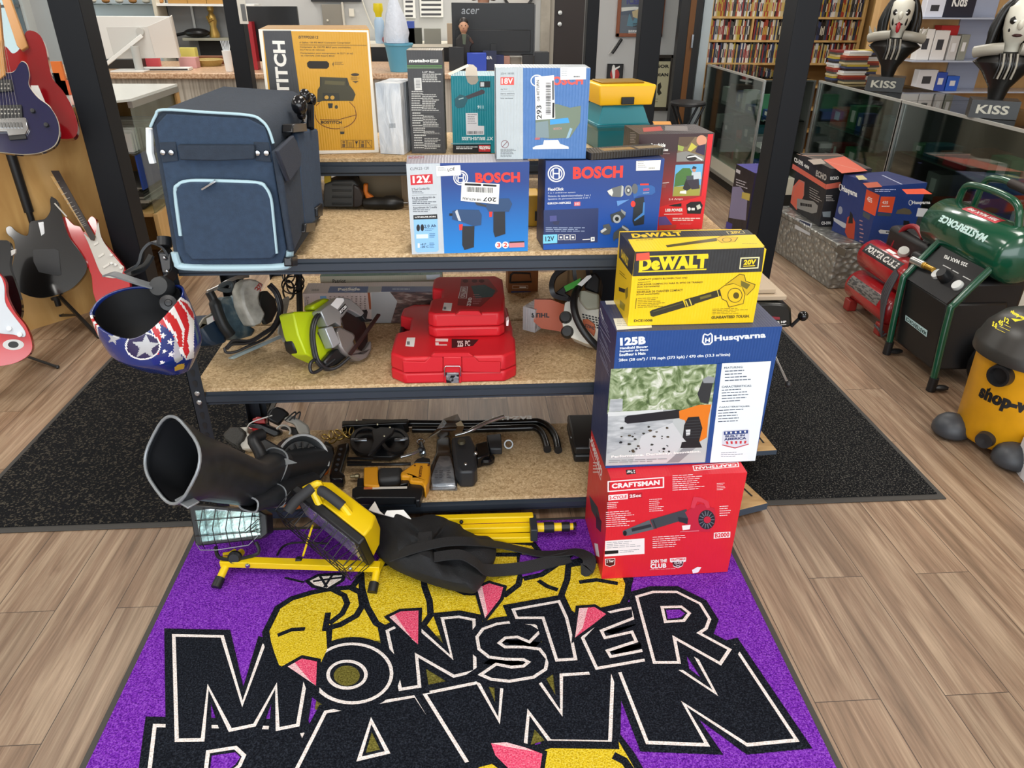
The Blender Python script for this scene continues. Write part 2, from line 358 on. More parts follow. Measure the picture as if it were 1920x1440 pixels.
# ================================================================ the setting
def floor_mat():
 m=bpy.data.materials.new('plank_floor');m.use_nodes=True;nt=m.node_tree;b=nt.nodes['Principled BSDF'];N=nt.nodes.new;K=nt.links.new
 tc=N('ShaderNodeTexCoord');mp=N('ShaderNodeMapping');mp.inputs['Rotation'].default_value=(0,0,math.pi/2);K(tc.outputs['Object'],mp.inputs['Vector'])
 br=N('ShaderNodeTexBrick');br.offset=.37;br.inputs['Scale'].default_value=1;br.inputs['Brick Width'].default_value=1.22;br.inputs['Row Height'].default_value=.18
 br.inputs['Mortar Size'].default_value=.0012;br.inputs['Color1'].default_value=(0,0,0,1);br.inputs['Color2'].default_value=(1,1,1,1);br.inputs['Mortar'].default_value=(.1,.1,.1,1)
 K(mp.outputs['Vector'],br.inputs['Vector'])
 off=N('ShaderNodeVectorMath');off.operation='MULTIPLY_ADD';off.inputs[1].default_value=(3.7,9.1,5.3);K(br.outputs['Color'],off.inputs[0]);K(tc.outputs['Object'],off.inputs[2])
 ms=N('ShaderNodeMapping');ms.inputs['Scale'].default_value=(13,.75,1);K(off.outputs['Vector'],ms.inputs['Vector'])
 n1=N('ShaderNodeTexNoise');n1.inputs['Scale'].default_value=1.6;n1.inputs['Detail'].default_value=9;n1.inputs['Roughness'].default_value=.62;n1.inputs['Distortion'].default_value=.9;K(ms.outputs['Vector'],n1.inputs['Vector'])
 mf=N('ShaderNodeMapping');mf.inputs['Scale'].default_value=(120,4,1);K(off.outputs['Vector'],mf.inputs['Vector'])
 n2=N('ShaderNodeTexNoise');n2.inputs['Scale'].default_value=1.3;n2.inputs['Detail'].default_value=4;K(mf.outputs['Vector'],n2.inputs['Vector'])
 r=N('ShaderNodeValToRGB');el=r.color_ramp.elements;el.new(.5);el.new(.62)
 for e,(p,c) in zip(el,((.28,'#66523f'),(.45,'#8a705a'),(.58,'#a18a72'),(.75,'#b89f86'))): e.position=p;e.color=lin(c)
 K(n1.outputs['Fac'],r.inputs['Fac'])
 mx=N('ShaderNodeMix');mx.data_type='RGBA';mx.blend_type='MULTIPLY';mx.inputs['Factor'].default_value=.55;K(r.outputs['Color'],mx.inputs['A'])
 r2=N('ShaderNodeValToRGB');r2.color_ramp.elements[0].position=.3;r2.color_ramp.elements[0].color=(.48,.44,.4,1);r2.color_ramp.elements[1].position=.62;r2.color_ramp.elements[1].color=(1,1,1,1);K(n2.outputs['Fac'],r2.inputs['Fac']);K(r2.outputs['Color'],mx.inputs['B'])
 hs=N('ShaderNodeHueSaturation');K(mx.outputs['Result'],hs.inputs['Color'])
 mr=N('ShaderNodeMapRange');mr.inputs['To Min'].default_value=.84;mr.inputs['To Max'].default_value=1.12;K(br.outputs['Color'],mr.inputs['Value']);K(mr.outputs['Result'],hs.inputs['Value'])
 jm=N('ShaderNodeMix');jm.data_type='RGBA';jm.inputs['B'].default_value=lin('#3a2d24');K(br.outputs['Fac'],jm.inputs['Factor']);K(hs.outputs['Color'],jm.inputs['A'])
 K(jm.outputs['Result'],b.inputs['Base Color']);b.inputs['Roughness'].default_value=.42;b.inputs['Specular IOR Level'].default_value=.45
 bp=N('ShaderNodeBump');bp.inputs['Strength'].default_value=.12;bp.inputs['Distance'].default_value=.004;K(n2.outputs['Fac'],bp.inputs['Height']);K(bp.outputs['Normal'],b.inputs['Normal'])
 return m
RX0,RX1,RY0,RY1,RZ=-4.4,5.6,-3.0,8.7,3.0
def struct(name,mb,**k): return ob(name,mb,kind='structure',**k)
m=MB();m.box(RX0-.1,RX1+.1,RY0-.1,RY1+.1,-.1,0,floor_mat());o=struct('floor',m,base=(0,0,0))
WALLM=M('#c9cac9',.8,bump=.04,bscale=90)
m=MB();m.box(RX0-.1,RX1+.1,RY1,RY1+.12,0,RZ,WALLM);struct('wall_back',m)
m=MB();m.box(RX1,RX1+.12,RY0,RY1,0,RZ,ramp_mat('panel_wood',((.3,'#b98f5c'),(.55,'#c79e6a'),(.75,'#d3ab77')),(3,3,.5),3,rough=.5));struct('wall_right',m)
m=MB();m.box(RX0,RX1,RY0,RY1,RZ,RZ+.1,M('#e8e8e4',.9));struct('ceiling',m)
# left wall with the bright window beside the guitars
wy0,wy1,wz0,wz1=5.2,8.55,.95,2.6
m=MB();X=RX0-.12
for a,b,c,d in((RY0,wy0,0,RZ),(wy1,RY1,0,RZ),(wy0,wy1,0,wz0),(wy0,wy1,wz1,RZ)): m.box(X,RX0,a,b,c,d,M('#d9dad6',.8))
struct('wall_left',m)
m=MB()
for y in np.linspace(wy0,wy1,7): m.box(RX0-.08,RX0-.03,y-.012,y+.012,wz0,wz1,M('#6f767a',.4))
for z in np.linspace(wz0,wz1,4): m.box(RX0-.08,RX0-.03,wy0,wy1,z-.012,z+.012,M('#6f767a',.4))
struct('window_1',m)
wf=S.objects['window_1']
m=MB();m.box(RX0-.06,RX0-.055,wy0,wy1,wz0,wz1,glass());ob('pane',m,wf)
# dark door with its frame in the back wall, and the black steel posts of the old partition
DARK=M('#191b1e',.35)
m=MB();m.box(1.03,1.36,RY1-.04,RY1-.002,0,2.05,M('#2a1d16',.4));d1=struct('door_1',m)
m=MB()
for z in(1.36,1.47): m.lathe([(.001,.03),(.022,.028),(.026,.012),(.014,0)],(1.09,RY1-.045,z),(0,-1,0),M('#b9b6ae',.25,1))
ob('door_lock',m,d1)
m=MB();m.box(.98,1.03,RY1-.06,RY1-.001,0,2.1,M('#b7b1a4',.6));struct('trim_1',m)
def column(px_l,px_r,row,y,depth,label):
 a,b=Py(px_l,row,y)[0],Py(px_r,row,y)[0];m=MB();m.box(a,b,y,y+depth,0,RZ,M('#14171c',.45,0,.25));o=struct('steel_column',m,bevel=.004);o['label']=label;return a,b
column(87,147,0,3.98,.15,'black square steel column in front of the left display case')
column(1496.7,1541.7,0,3.75,.15,'black square steel column beside the diamond plate chest')
column(420,452,20,6.1,.13,'black steel column behind the blue fabric trolley bag')
column(1206,1247,0,5.4,.13,'black steel column before the framed beer mirror')
column(1100,1122,50,7.2,.13,'black steel post between the dark door and grey wall')
# ---- black entrance mats
def mat_pile(name,a,b,sc):
 m=ramp_mat(name,((.38,a),(.55,a),(.63,b),(.8,b)),(1,1,1),sc,2,.95,.9,spec=.1);return m
for nm,x0,x1,lab in(('l',-1.81,-.87,'black ribbed entrance mat under the left end of the storage rack'),('r',.84,1.775,'black speckled entrance mat under the right end of the storage rack')):
 t=thing('floor_mat',lab,'mat',((x0+x1)/2,2.9,0),'black entrance mats')
 m=MB();m.box(x0,x1,2.045,3.87,.0005,.005,M('#3a3835',.7));ob('rubber_border',m,t,bevel=.002)
 m=MB();n=2
 m.box(x0+.022,x1-.022,2.072,3.84,.005,.010,mat_pile('black_pile_'+nm,'#17181a','#56544f' if nm=='r' else '#4a453d',170 if nm=='r' else 120));ob('pile',m,t,bevel=.002)
 # ---- purple logo mat
MZ=.011
lm=thing('logo_mat','purple logo mat with yellow clawed hand and large black lettering','mat',(-.03,1.2,0))
m=MB();m.box(-.956,.887,.55,2.017,.0005,.005,M('#3f3d38',.7));ob('rubber_border',m,lm,bevel=.002)
def pile(name,a,b,c): return ramp_mat('pile_'+name,((.3,a),(.5,b),(.72,c)),(1,1,1),240,3,1,.8,spec=.05)
PUR,YEL,OLV,BLK,PNK,LPK,WHT=pile('purple','#4a1480','#7a2fb4','#a35fd6'),pile('yellow','#b8960f','#e3c52a','#f3df66'),pile('olive','#4f4a20','#6d672e','#8b8444'),pile('black','#0f1117','#1b1e25','#333842'),pile('pink','#d33058','#f05a7d','#f98fa6'),pile('rose','#e7a0ac','#f6c6cc','#ffe6e6'),pile('white','#d9cdc8','#f3e9e4','#ffffff')
m=MB();m.box(-.956+.02,.887-.02,.57,1.996,.005,MZ-.0004,PUR)
LF=Fr((0,1.2,MZ-.0004),(1,0,0),(0,1,0));ik=Ink(m,LF,.00003)
c1=lambda p: zoomed(260,1060,.378,p);c2=lambda p: zoomed(660,1040,.378,p);c3=lambda p: zoomed(960,1060,.4409,p);c4=lambda p: zoomed(240,1260,.504,p);c5=lambda p: zoomed(720,1260,.4094,p)
def blob(p,mt,edge=.02):
 ik.poly(p,mt)
 if edge: ik.line(p,edge,BLK,True)
 # palm, then fingers
blob([(612,1180),(640,1130),(690,1060),(760,1040),(900,1010),(1000,1020),(1030,1060),(1090,1050),(1150,1040),(1182,1085),(1165,1145),(1120,1200),(900,1215),(740,1225),(625,1232)],YEL)
ik.poly([(612,1205),(690,1196),(770,1185),(840,1182),(1110,1165),(1118,1250),(1060,1310),(900,1345),(740,1330),(640,1345),(590,1330)],OLV)
ik.poly([(615,1180),(800,1150),(1060,1130),(1060,1165),(840,1190),(640,1207),(612,1207)],YEL)
blob(c2([(45,85),(75,60),(340,20),(360,160),(385,230),(390,300),(350,355),(180,375),(120,340),(75,260),(50,170)]),YEL)
blob(c2([(560,190),(640,190),(760,200),(825,150),(840,90),(830,0),(520,0),(400,120)]),YEL)
ik.poly(c2([(835,0),(1090,0),(940,100),(850,120),(828,60)]),PUR);ik.line(c2([(1100,-10),(1000,60),(940,100),(850,120)]),.02,BLK)
blob(c3([(240,0),(380,-20),(470,20),(495,80),(490,130),(470,170),(430,225),(395,215),(270,215),(225,190),(205,140),(235,60)]),YEL)
ik.line(c3([(112,65),(150,90),(195,105)]),.016,BLK);ik.line(c3([(285,72),(360,62),(450,78)]),.016,BLK)
blob(c1([(630,330),(690,210),(760,165),(860,135),(940,120),(1050,110),(1100,135),(1110,200),(1080,250),(1000,295),(945,310),(935,430),(900,490),(800,470),(720,530),(680,510),(650,430),(635,370)]),YEL)
ik.line(c1([(960,120),(1020,150),(1035,190),(1010,240),(945,290)]),.018,BLK);ik.line(c1([(940,235),(925,320),(935,430)]),.018,BLK);ik.line(c1([(690,350),(760,322),(825,318)]),.014,BLK)
# ring with a diamond
ik.poly(c1([(835,78),(890,50),(1020,42),(1012,75),(935,122),(865,105)]),WHT);ik.line(c1([(835,78),(890,50),(1020,42),(1012,75),(935,122),(865,105)]),.012,BLK,True)
for a,b in(((865,80),(935,70)),((935,70),(1012,60)),((900,55),(935,110)),((960,50),(920,110)),((725,62),(820,85))): ik.line(c1([a,b]),.008,BLK)
def letter(p,holes=()):
 ik.line(p,.05,BLK,True);ik.poly(p,BLK);ik.line(p,.0095,WHT,True)
 for h,hm in holes: ik.poly(h,hm);ik.line(h,.0095,WHT,True)
def ring(x0,y0,x1,y1,n=36): return[((x0+x1)/2+(x1-x0)/2*math.cos(2*math.pi*k/n),(y0+y1)/2+(y1-y0)/2*math.sin(2*math.pi*k/n)) for k in range(n)]
letter(c4([(100,200),(640,210),(663,262),(648,357),(590,440),(300,470),(270,700),(40,700)]),[(c4([(298,298),(400,282),(432,312),(415,350),(350,400),(285,410)]),BLK)]);ik.poly(c4([(312,312),(400,300),(418,318),(400,345),(340,390),(302,395)]),PUR)
letter(c4([(735,150),(1070,90),(1250,357),(1420,620),(1180,640),(1080,480),(820,500),(760,640),(500,640),(630,357)]),[(c4([(905,182),(966,300),(860,325)]),BLK)]);ik.poly(c4([(907,225),(938,290),(885,302)]),OLV)
letter(c5([(185,100),(430,50),(527,225),(542,40),(700,30),(812,190),(812,15),(1048,0),(1035,322),(760,318),(662,185),(648,335),(600,380),(390,430)]));ik.poly(c5([(690,265),(735,315),(672,335)]),OLV)
letter(c3([(452,440),(640,415),(685,425),(865,545),(778,385),(945,345),(1210,745),(1000,765),(730,590),(830,765),(575,755)]))
letter(c2([(175,380),(260,340),(340,375),(495,512),(448,318),(530,310),(605,325),(610,580),(505,605),(320,500),(335,655),(240,670)]))
letter(c2([(620,410),(650,370),(720,345),(800,335),(890,345),(940,375),(880,435),(820,410),(760,415),(730,440),(760,460),(850,460),(930,470),(970,520),(960,570),(900,610),(780,630),(690,620),(638,597),(715,545),(790,560),(850,555),(875,535),(850,522),(760,520),(680,510),(630,470)]))
letter(c3([(5,190),(200,155),(232,225),(250,300),(270,400),(190,405),(132,225),(20,225)]))
letter(c3([(465,190),(515,182),(520,225),(380,280),(395,310),(510,285),(528,325),(405,365),(420,390),(575,360),(590,400),(360,440),(300,310),(400,205)]))
letter(c3([(530,135),(600,115),(700,115),(800,165),(840,230),(825,270),(795,290),(925,360),(885,420),(690,310),(710,415),(605,415)]),[(c3([(638,180),(720,178),(754,205),(730,237),(652,242)]),BLK)]);ik.poly(c3([(655,192),(712,190),(735,207),(716,224),(662,230)]),PUR)
letter(c1([(175,350),(415,355),(515,690),(620,400),(690,420),(830,560),(790,795),(690,815),(682,600),(575,795),(455,820),(345,605),(318,868),(190,870)]))
letter(c1(ring(862,392,1255,685)),[(c1(ring(940,478,1128,612)),BLK)]);ik.poly(c1(ring(968,500,1097,600)),OLV)
# the finger ends lie over the letters again
blob(c1([(640,360),(700,300),(800,320),(930,330),(935,420),(905,485),(810,462),(745,500),(720,528),(680,508),(650,430)]),YEL,0);ik.line(c1([(630,330),(640,390),(655,440),(680,508),(720,530),(745,505)]),.02,BLK);ik.line(c1([(690,350),(760,322),(825,318)]),.014,BLK)
def claw(p,q): ik.line(p,.022,BLK,True);ik.poly(p,PNK);ik.poly(q,LPK)
claw(c1([(740,505),(810,465),(885,480),(880,600)]),c1([(740,505),(775,485),(850,575),(880,600)]))
claw(c2([(185,312),(240,285),(330,280),(328,448)]),c2([(185,312),(212,300),(300,425),(328,448)]))
claw(c2([(620,170),(680,145),(750,165),(735,220),(660,318)]),c2([(620,170),(645,158),(672,290),(660,318)]))
claw(c3([(285,185),(350,180),(400,210),(350,250),(268,310)]),c3([(285,185),(322,183),(300,270),(268,310)]))
blob(c5([(705,352),(760,335),(1060,340),(1063,285),(1130,380),(1170,450),(1240,620),(600,640),(470,520),(400,430),(500,405),(600,480),(715,440)]),YEL);ik.line(c5([(1050,385),(1100,410),(1135,460)]),.02,BLK)
claw(c5([(490,330),(560,325),(650,350),(725,378),(715,445),(660,470),(570,445),(510,385)]),c5([(490,330),(560,325),(650,350),(690,368),(560,345)]))
ob('carpet_pile',m,lm,smooth=0)
# ================================================================ storage racks
STEEL=M('#333b45',.42,.15);STEELD=M('#20262e',.45,.15);ZINC=M('#b9bcbe',.3,.9)
OSB=ramp_mat('chipboard',((.3,'#9c7f56'),(.48,'#c2a47a'),(.62,'#d8bd93'),(.8,'#e6d0ab')),(1,1,1),75,6,.75,.15,1.5)
def rack(label,x0,x1,y0,y1,levels,top,feet=True):
 t=thing('storage_rack',label,'storage rack',((x0+x1)/2,(y0+y1)/2,0),'boltless steel racks with chipboard shelves')
 pw=.041
 for sx,xa in((1,x0),(-1,x1)):
  for sy,ya in((1,y0),(-1,y1)):
   m=MB();X0,X1=(xa,xa+pw) if sx>0 else(xa-pw,xa)
   m.box(X0,X1,min(ya,ya+sy*.002),max(ya,ya+sy*.002),0,top,STEELD);xs=xa if sx>0 else xa-.002
   m.box(xs,xs+.002,min(ya,ya+sy*pw),max(ya,ya+sy*pw),0,top,STEELD)
   if sy>0:
    F=Fr(((X0+X1)/2,ya-.0006,0),(1,0,0),(0,0,1));z=.05
    while z<top-.03:
     m.prism([(.008*math.cos(a),z+.008*math.sin(a)) for a in np.linspace(0,math.pi,8)]+[(-.0035,z-.016),(.0035,z-.016)],F,-.0005,.0002,BLACK);z+=.0381
   p=ob('post',m,t)
   for z in levels:
    if sy>0:
     r=MB()
     for dz in(-.012,-.044): r.lathe([(.001,.005),(.006,.0045),(.0085,.002),(.0085,0)],((X0+X1)/2,ya-.0006,z+dz),(0,-1,0),ZINC,14)
     ob('rivet',r,p)
 for z in levels:
  m=MB();m.box(x0+.004,x1-.004,y0+.008,y1-.004,z-.012,z,OSB);ob('shelf_board',m,t,bevel=.001)
  for ya,sy in((y0,1),(y1,-1)):
   m=MB();prof=[(.010,-.0125),(.010,-.024),(.002,-.026),(.002,-.046),(.008,-.052),(.008,-.058),(.016,-.058),(.016,-.0125)]
   r=[[(x,ya+sy*a,z+b) for a,b in prof] for x in(x0+pw,x1-pw)];m.loft(r,STEEL);ob('beam',m,t)
  for xa,sx in((x0+.004,1),(x1-.004,-1)):
   m=MB();m.box(min(xa,xa+sx*.012),max(xa,xa+sx*.012),y0+pw,y1-pw,z-.058,z-.0125,STEELD);ob('side_beam',m,t)
 return t
Z1,Z2,Z3=.095,.557,.985
RKX0,RKX1,RKY=-.862,.835,2.02
rack('dark grey boltless rack with three chipboard shelves behind the logo mat',RKX0,RKX1,RKY,2.512,(Z1,Z2,Z3),1.0)
R2Y=2.525
Z4=1.155
rack('dark steel rack standing back to back behind the front rack',-.84,.80,R2Y,3.05,(Z2,.97,Z4),1.17)
# ================================================================ cartons on the racks
NAVY,BLUE,RED,SILV=card('#1c3f86'),card('#1f5fae'),M('#e0392f',.45),card('#c3cbd0',.35)
def swoosh(i,pts,m): i.poly(pts,m)
def gear_logo(i,cx,cy,r,m,w):
 i.oval(cx-r,cy-r,cx+r,cy+r,m,ring=w);i.oval(cx-r*.72,cy-r*.72,cx+r*.72,cy+r*.72,m,ring=w*.8)
 i.line([(cx-r*.38,cy-r*.62),(cx-r*.38,cy+r*.62)],w,m);i.line([(cx+r*.38,cy-r*.62),(cx+r*.38,cy+r*.62)],w,m);i.line([(cx-r*.38,cy),(cx+r*.38,cy)],w,m)
def drill_picture(i,pts,grip,chuck,blue='#27496f'):
 i.poly(pts,M(blue,.4));i.poly(grip,M('#23272c',.4));i.poly(chuck,M('#3d4145',.35))
def crumple(m,amount,seed):
 """slightly dent the corners of a carton that has been handled"""
 return m
 # --- 12 volt two-tool kit (left)
A=Carton((772.5,477),(989.6,470.6),(761.5,307),Z3,.115,{'all':card('#1d4b93'),'top':card('#8f8a93',.4),'front':grad('kit_blue','#1a86d8','#1d3f86',.0,.2),'left':SILV})
i=A.i.at(600,280,.20833)
i.poly([(775,130),(1080,126),(1118,938),(828,945)],SILV)
i.text('CLPK22-120',(812,188),(980,180),(810,165),M('#2b2f36',.5),.0)
i.poly([(812,232),(1012,222),(1017,312),(817,322)],M('#c91f2b',.45));i.text('12V',(835,305),(990,297),(832,240),WHITE,.04);i.text('MAX',(935,301),(1000,298),(934,288),WHITE,.02)
i.text('2 Tool Combo Kit',(826,370),(985,362),(825,350),M('#3a3f47',.5),.02);i.bars(830,376,960,402,2,M('#5c636b',.5),seed=1);i.line([(828,413),(1050,408)],.0008,INK)
i.text('Kit de combinación de',(830,447),(1036,438),(829,428),M('#3a3f47',.5),.02);i.text('2 herramientas',(832,463),(970,457),(832,447),M('#3a3f47',.5),.02);i.bars(832,468,1050,498,2,M('#5c636b',.5),seed=2);i.line([(832,506),(1055,500)],.0008,INK)
i.text('Assortiment de 2 outils',(836,535),(1052,528),(835,516),M('#3a3f47',.5),.02);i.bars(836,540,1050,572,2,M('#5c636b',.5),seed=3)
i.poly([(840,592),(1054,584),(1057,625),(842,632)],BLACK);i.text('LITHIUM-ION',(855,618),(1040,612),(854,604),WHITE,.03)
i.poly([(842,632),(1057,625),(1068,905),(1050,922),(875,928),(858,915)],M('#8fc3ee',.4))
i.text('2.0 Ah',(938,706),(1045,700),(936,678),M('#17324f',.4),.03);i.oval(868,675,900,738,BLACK);i.oval(905,673,936,736,BLACK)
i.bars(945,712,1040,740,2,M('#4d7ca8',.4),seed=5);i.poly([(866,765),(972,762),(974,800),(868,803)],M('#d7ecfb',.4));i.bars(985,755,1040,800,3,M('#4d7ca8',.4),seed=6)
i.text('-4 F',(905,862),(955,860),(905,845),M('#17324f',.4),.02);i.text('-20 C',(905,888),(978,885),(905,868),M('#17324f',.4),.02);i.rect(880,845,897,885,WHITE);i.bars(985,840,1040,890,4,M('#4d7ca8',.4),seed=7)
gear_logo(i,1266,256,62,WHITE,.003)
i.text('BOSCH',(1400,304),(1800,296),(1396,210),RED,.05)
i.poly([(1190,555),(1240,540),(1430,545),(1455,590),(1450,680),(1385,690),(1270,650),(1190,630)],M('#2b4a72',.4));i.poly([(1235,540),(1270,645),(1245,640),(1215,560)],M('#c8cdd2',.3));i.poly([(1280,690),(1390,690),(1385,880),(1300,905),(1280,860)],M('#24282d',.4));i.poly([(1250,675),(1285,672),(1280,725),(1255,728)],RED);i.rect(1163,575,1192,598,BLACK)
i.poly([(1390,470),(1500,500),(1500,520),(1410,500)],M('#3c3f43',.35));i.poly([(1500,445),(1700,440),(1730,490),(1700,560),(1520,560),(1495,520)],M('#2b4a72',.4));i.poly([(1560,560),(1665,558),(1668,760),(1575,790),(1560,740)],M('#24282d',.4));i.poly([(1522,560),(1552,560),(1548,605),(1524,608)],RED)
i.oval(1575,830,1635,892,WHITE);i.oval(1638,828,1698,890,WHITE);i.text('3',(1592,880),(1622,879),(1592,842),RED,.03);i.text('2',(1652,878),(1685,877),(1652,840),RED,.03);i.poly([(1700,838),(1838,832),(1840,878),(1702,884)],M('#d8888d',.4));i.poly([(1704,830),(1838,824),(1838,836),(1704,842)],M('#1a1d22',.4))
A.it.at(600,280,.20833).text('BOSCH',(798,85),(935,80),(797,66),M('#8e3a3d',.5),.03)
K=A.done('tool_kit_box','blue and silver drill kit box with 12V badge and upside down barcode sticker','cardboard box')
def mk(ink): ink.text('LOE',(1150,200),(1215,186),(1148,172),INK,.02);ink.bars(1060,160,1140,200,3,M('#9aa0a4',.5),seed=4)
A.sticker(K,'F',[(1045,150),(1262,142),(1268,232),(1050,242)],mk)
def mk(ink):
 ink.poly([(1303,303),(1450,310),(1449,330),(1302,322)],INK);ink.poly([(1468,311),(1588,318),(1587,335),(1467,330)],INK)
 ink.barcode([(1320,380),(1560,392),(1562,345),(1322,335)],42,INK,3);ink.text('207',(1588,432),(1468,428),(1584,470),INK,.02);ink.text('GB RETURN',(1450,445),(1285,428),(1448,466),INK,.02)
A.sticker(K,'F',[(1275,290),(1616,312),(1606,492),(1266,462)],mk,'barcode_sticker')
# --- five-in-one drill box (right)
A=Carton((1018.6,468.6),(1229,461),(1021,302),Z3,.12,{'all':card('#16305f'),'front':grad('flexi_blue','#0d4fa8','#1d3f86',.02,.2),'top':card('#23305a')})
i=A.i.at(1000,280,.17708)
i.poly([(110,645),(690,622),(680,985),(112,1010)],M('#243463',.4))
gear_logo(i,242,257,84,WHITE,.0035);i.text('BOSCH',(418,316),(945,300),(420,185),RED,.05)
i.text('FlexiClick',(155,440),(322,434),(155,408),WHITE,.03);i.text('5 in 1 drill/driver system',(155,474),(445,464),(155,455),M('#c6cfdf',.4),.01);i.text('Sistema de taladro/atornillador 5 en 1',(155,506),(605,494),(155,486),M('#c6cfdf',.4),.01);i.text('Système de perceuse/visseuse 5 en 1',(155,540),(595,524),(155,518),M('#c6cfdf',.4),.01);i.text('GSR12V-140FCB22',(150,584),(396,574),(150,562),WHITE,.03)
i.poly([(432,556),(497,553),(497,596),(432,599)],M('#d86f78',.4));i.text('HD',(445,590),(487,588),(445,566),M('#f4d5d6',.4),.02)
i.poly([(172,705),(245,700),(248,758),(175,765)],M('#4a4f8a',.4));i.poly([(205,765),(280,755),(265,800),(215,795)],M('#2a3152',.4));i.bars(130,826,650,880,3,M('#93a3c2',.4),.4,9)
i.poly([(103,905),(253,898),(253,990),(102,998)],M('#79cdec',.4));i.text('12V',(128,975),(222,968),(126,922),M('#16243a',.4),.02)
for a in(265,330,392):
 i.line([(a,905),(a+52,903),(a+52,955),(a,957)],.0012,WHITE,True);i.rect(a+14,922,a+38,942,WHITE)
i.line([(520,955),(600,950)],.0022,WHITE);i.poly([(607,930),(648,927),(648,970),(608,973)],WHITE);i.rect(618,940,638,960,M('#8a94a8',.4))
i.poly([(1110,372),(1250,380),(1285,400),(1290,455),(1255,480),(1115,490),(1060,520),(1050,400)],M('#2a5fa6',.35));i.poly([(1130,362),(1220,360),(1222,378),(1130,380)],RED);i.poly([(1075,520),(1170,500),(1178,620),(1170,790),(1070,810),(1048,760),(1060,620)],M('#1c2733',.35));i.poly([(1165,560),(1180,560),(1175,690),(1070,760),(1066,745),(1155,670)],M('#3f7fc4',.35));i.oval(1030,545,1080,610,M('#e23a34',.4));i.text('BOSCH',(1165,440),(1225,435),(1165,415),RED,.03);i.line([(1160,462),(1225,458)],.001,WHITE)
i.oval(965,378,1045,490,M('#8b9094',.3));i.oval(980,398,1030,468,M('#4a4e52',.3));i.oval(992,415,1018,450,M('#c9cccd',.3));i.oval(1040,362,1105,470,M('#60666c',.3))
i.poly([(780,440),(830,410),(935,380),(955,400),(950,480),(920,505),(830,500),(800,480)],M('#6a6f70',.3));i.poly([(780,440),(830,415),(845,455),(830,495),(800,470)],M('#d6d8d4',.3));i.poly([(935,378),(955,395),(950,485),(925,505)],M('#b9bcb8',.3))
i.poly([(812,690),(920,650),(978,660),(972,710),(890,780),(830,770)],M('#3b4247',.3));i.oval(842,690,925,780,M('#a8adaf',.3));i.oval(862,712,905,758,M('#24282c',.3));i.poly([(925,630),(978,665),(970,700),(930,660)],M('#8d9294',.3))
i.poly([(735,800),(800,785),(825,830),(808,895),(755,905),(705,880),(708,862),(745,855)],M('#54595c',.3));i.poly([(710,860),(760,828),(775,850),(722,885)],M('#c9ccca',.3))
i.poly([(850,880),(960,800),(1010,840),(1005,890),(945,930),(870,945),(850,975),(842,930)],M('#474d51',.3));i.poly([(940,805),(1008,845),(1005,870),(935,825)],M('#a7abaa',.3));i.poly([(1015,530),(880,545),(890,600)],M('#5c8fd0',.4))
K=A.done('drill_box','dark blue cardboard drill box with red lettering and several chuck attachments pictured','cardboard box')
def mk(ink): ink.bars(1105,125,1200,205,4,M('#8c9298',.5),.3,3);ink.barcode([(1215,210),(1285,207),(1285,187),(1215,190)],16,M('#6b7075',.5),4)
A.sticker(K,'F',[(1088,122),(1348,112),(1338,218),(1085,226)],mk)
ZB=A.z+A.h
# --- jigsaw box standing on both
A=Carton((930,298),(1098,297.5),(928,127),ZB+.0015,.11,{'all':card('#2a4f8c'),'front':card('#4b78b4',.38,.3),'top':card('#a9b0b5'),'left':card('#d3d8dc')})
i=A.i.at(900,110,.1875)
i.poly([(150,88),(430,85),(430,1008),(160,1008)],card('#b9c3c7',.35,.3));i.line([(152,90),(161,1005)],.0025,M('#3c4044',.5))
i.text('JSH180B',(205,165),(340,163),(205,140),M('#54585a',.5),.0);i.rect(205,185,340,262,M('#d9483f',.45));i.text('18V',(215,254),(330,252),(215,195),M('#f4dbd8',.5),.03)
i.text('Jig Saw',(205,312),(275,310),(205,300),INK,.01);i.line([(205,326),(340,325)],.0006,M('#777',.5) if 0 else M('#777777',.5));i.text('Sierra caladora',(205,356),(345,354),(205,344),INK,.01);i.line([(205,372),(340,371)],.0006,M('#777777',.5));i.text('Scie sauteuse',(205,402),(330,400),(205,390),INK,.01)
i.oval(212,818,285,892,M('#7a4a50',.5),ring=.0016);i.line([(225,880),(272,830)],.0018,M('#7a4a50',.5));i.bars(205,903,370,985,7,M('#565b60',.5),.4,12)
i.oval(510,165,630,275,M('#dfe7ef',.5),ring=.003);i.text('BOSCH',(660,268),(1030,258),(660,180),M('#e2574c',.5),.05)
i.poly([(555,600),(760,450),(900,490),(1010,470),(1000,640),(900,790),(700,800),(555,780)],M('#6f7f6d',.45));i.poly([(700,610),(880,590),(895,640),(700,660)],M('#3d9bdc',.45));i.poly([(680,620),(555,640),(555,790),(690,790)],M('#7b8f94',.45));i.text('BOSCH',(735,712),(815,708),(735,690),M('#b98a84',.5),.03)
i.poly([(525,890),(560,870),(630,860),(640,815),(780,812),(800,850),(885,880),(888,900),(530,905)],M('#eceee9',.4));i.poly([(548,790),(600,788),(598,808),(548,810)],M('#b4676d',.5));i.poly([(890,790),(860,800),(900,690),(925,700)],M('#8fb2c6',.45))
K=A.done('jigsaw_box','light blue and silver jigsaw box standing on two blue boxes, long 293 barcode sticker','cardboard box')
def mk(ink):
 ink.text('293',(618,602),(614,465),(568,604),INK,.02);ink.text('GB RETURN',(596,425),(590,215),(570,426),INK,.02);ink.barcode([(655,560),(708,556),(700,235),(655,240)],2,M('#ffffff',.5),9)
 y=240;rnd=random.Random(3)
 while y<555: h=rnd.choice((4,6,9));ink.rect(657,y,708,y+h,INK);y+=h+rnd.choice((4,7))
 ink.poly([(724,440),(744,440),(742,590),(722,590)],INK);ink.poly([(720,220),(738,218),(740,410),(722,412)],M('#55595c',.5))
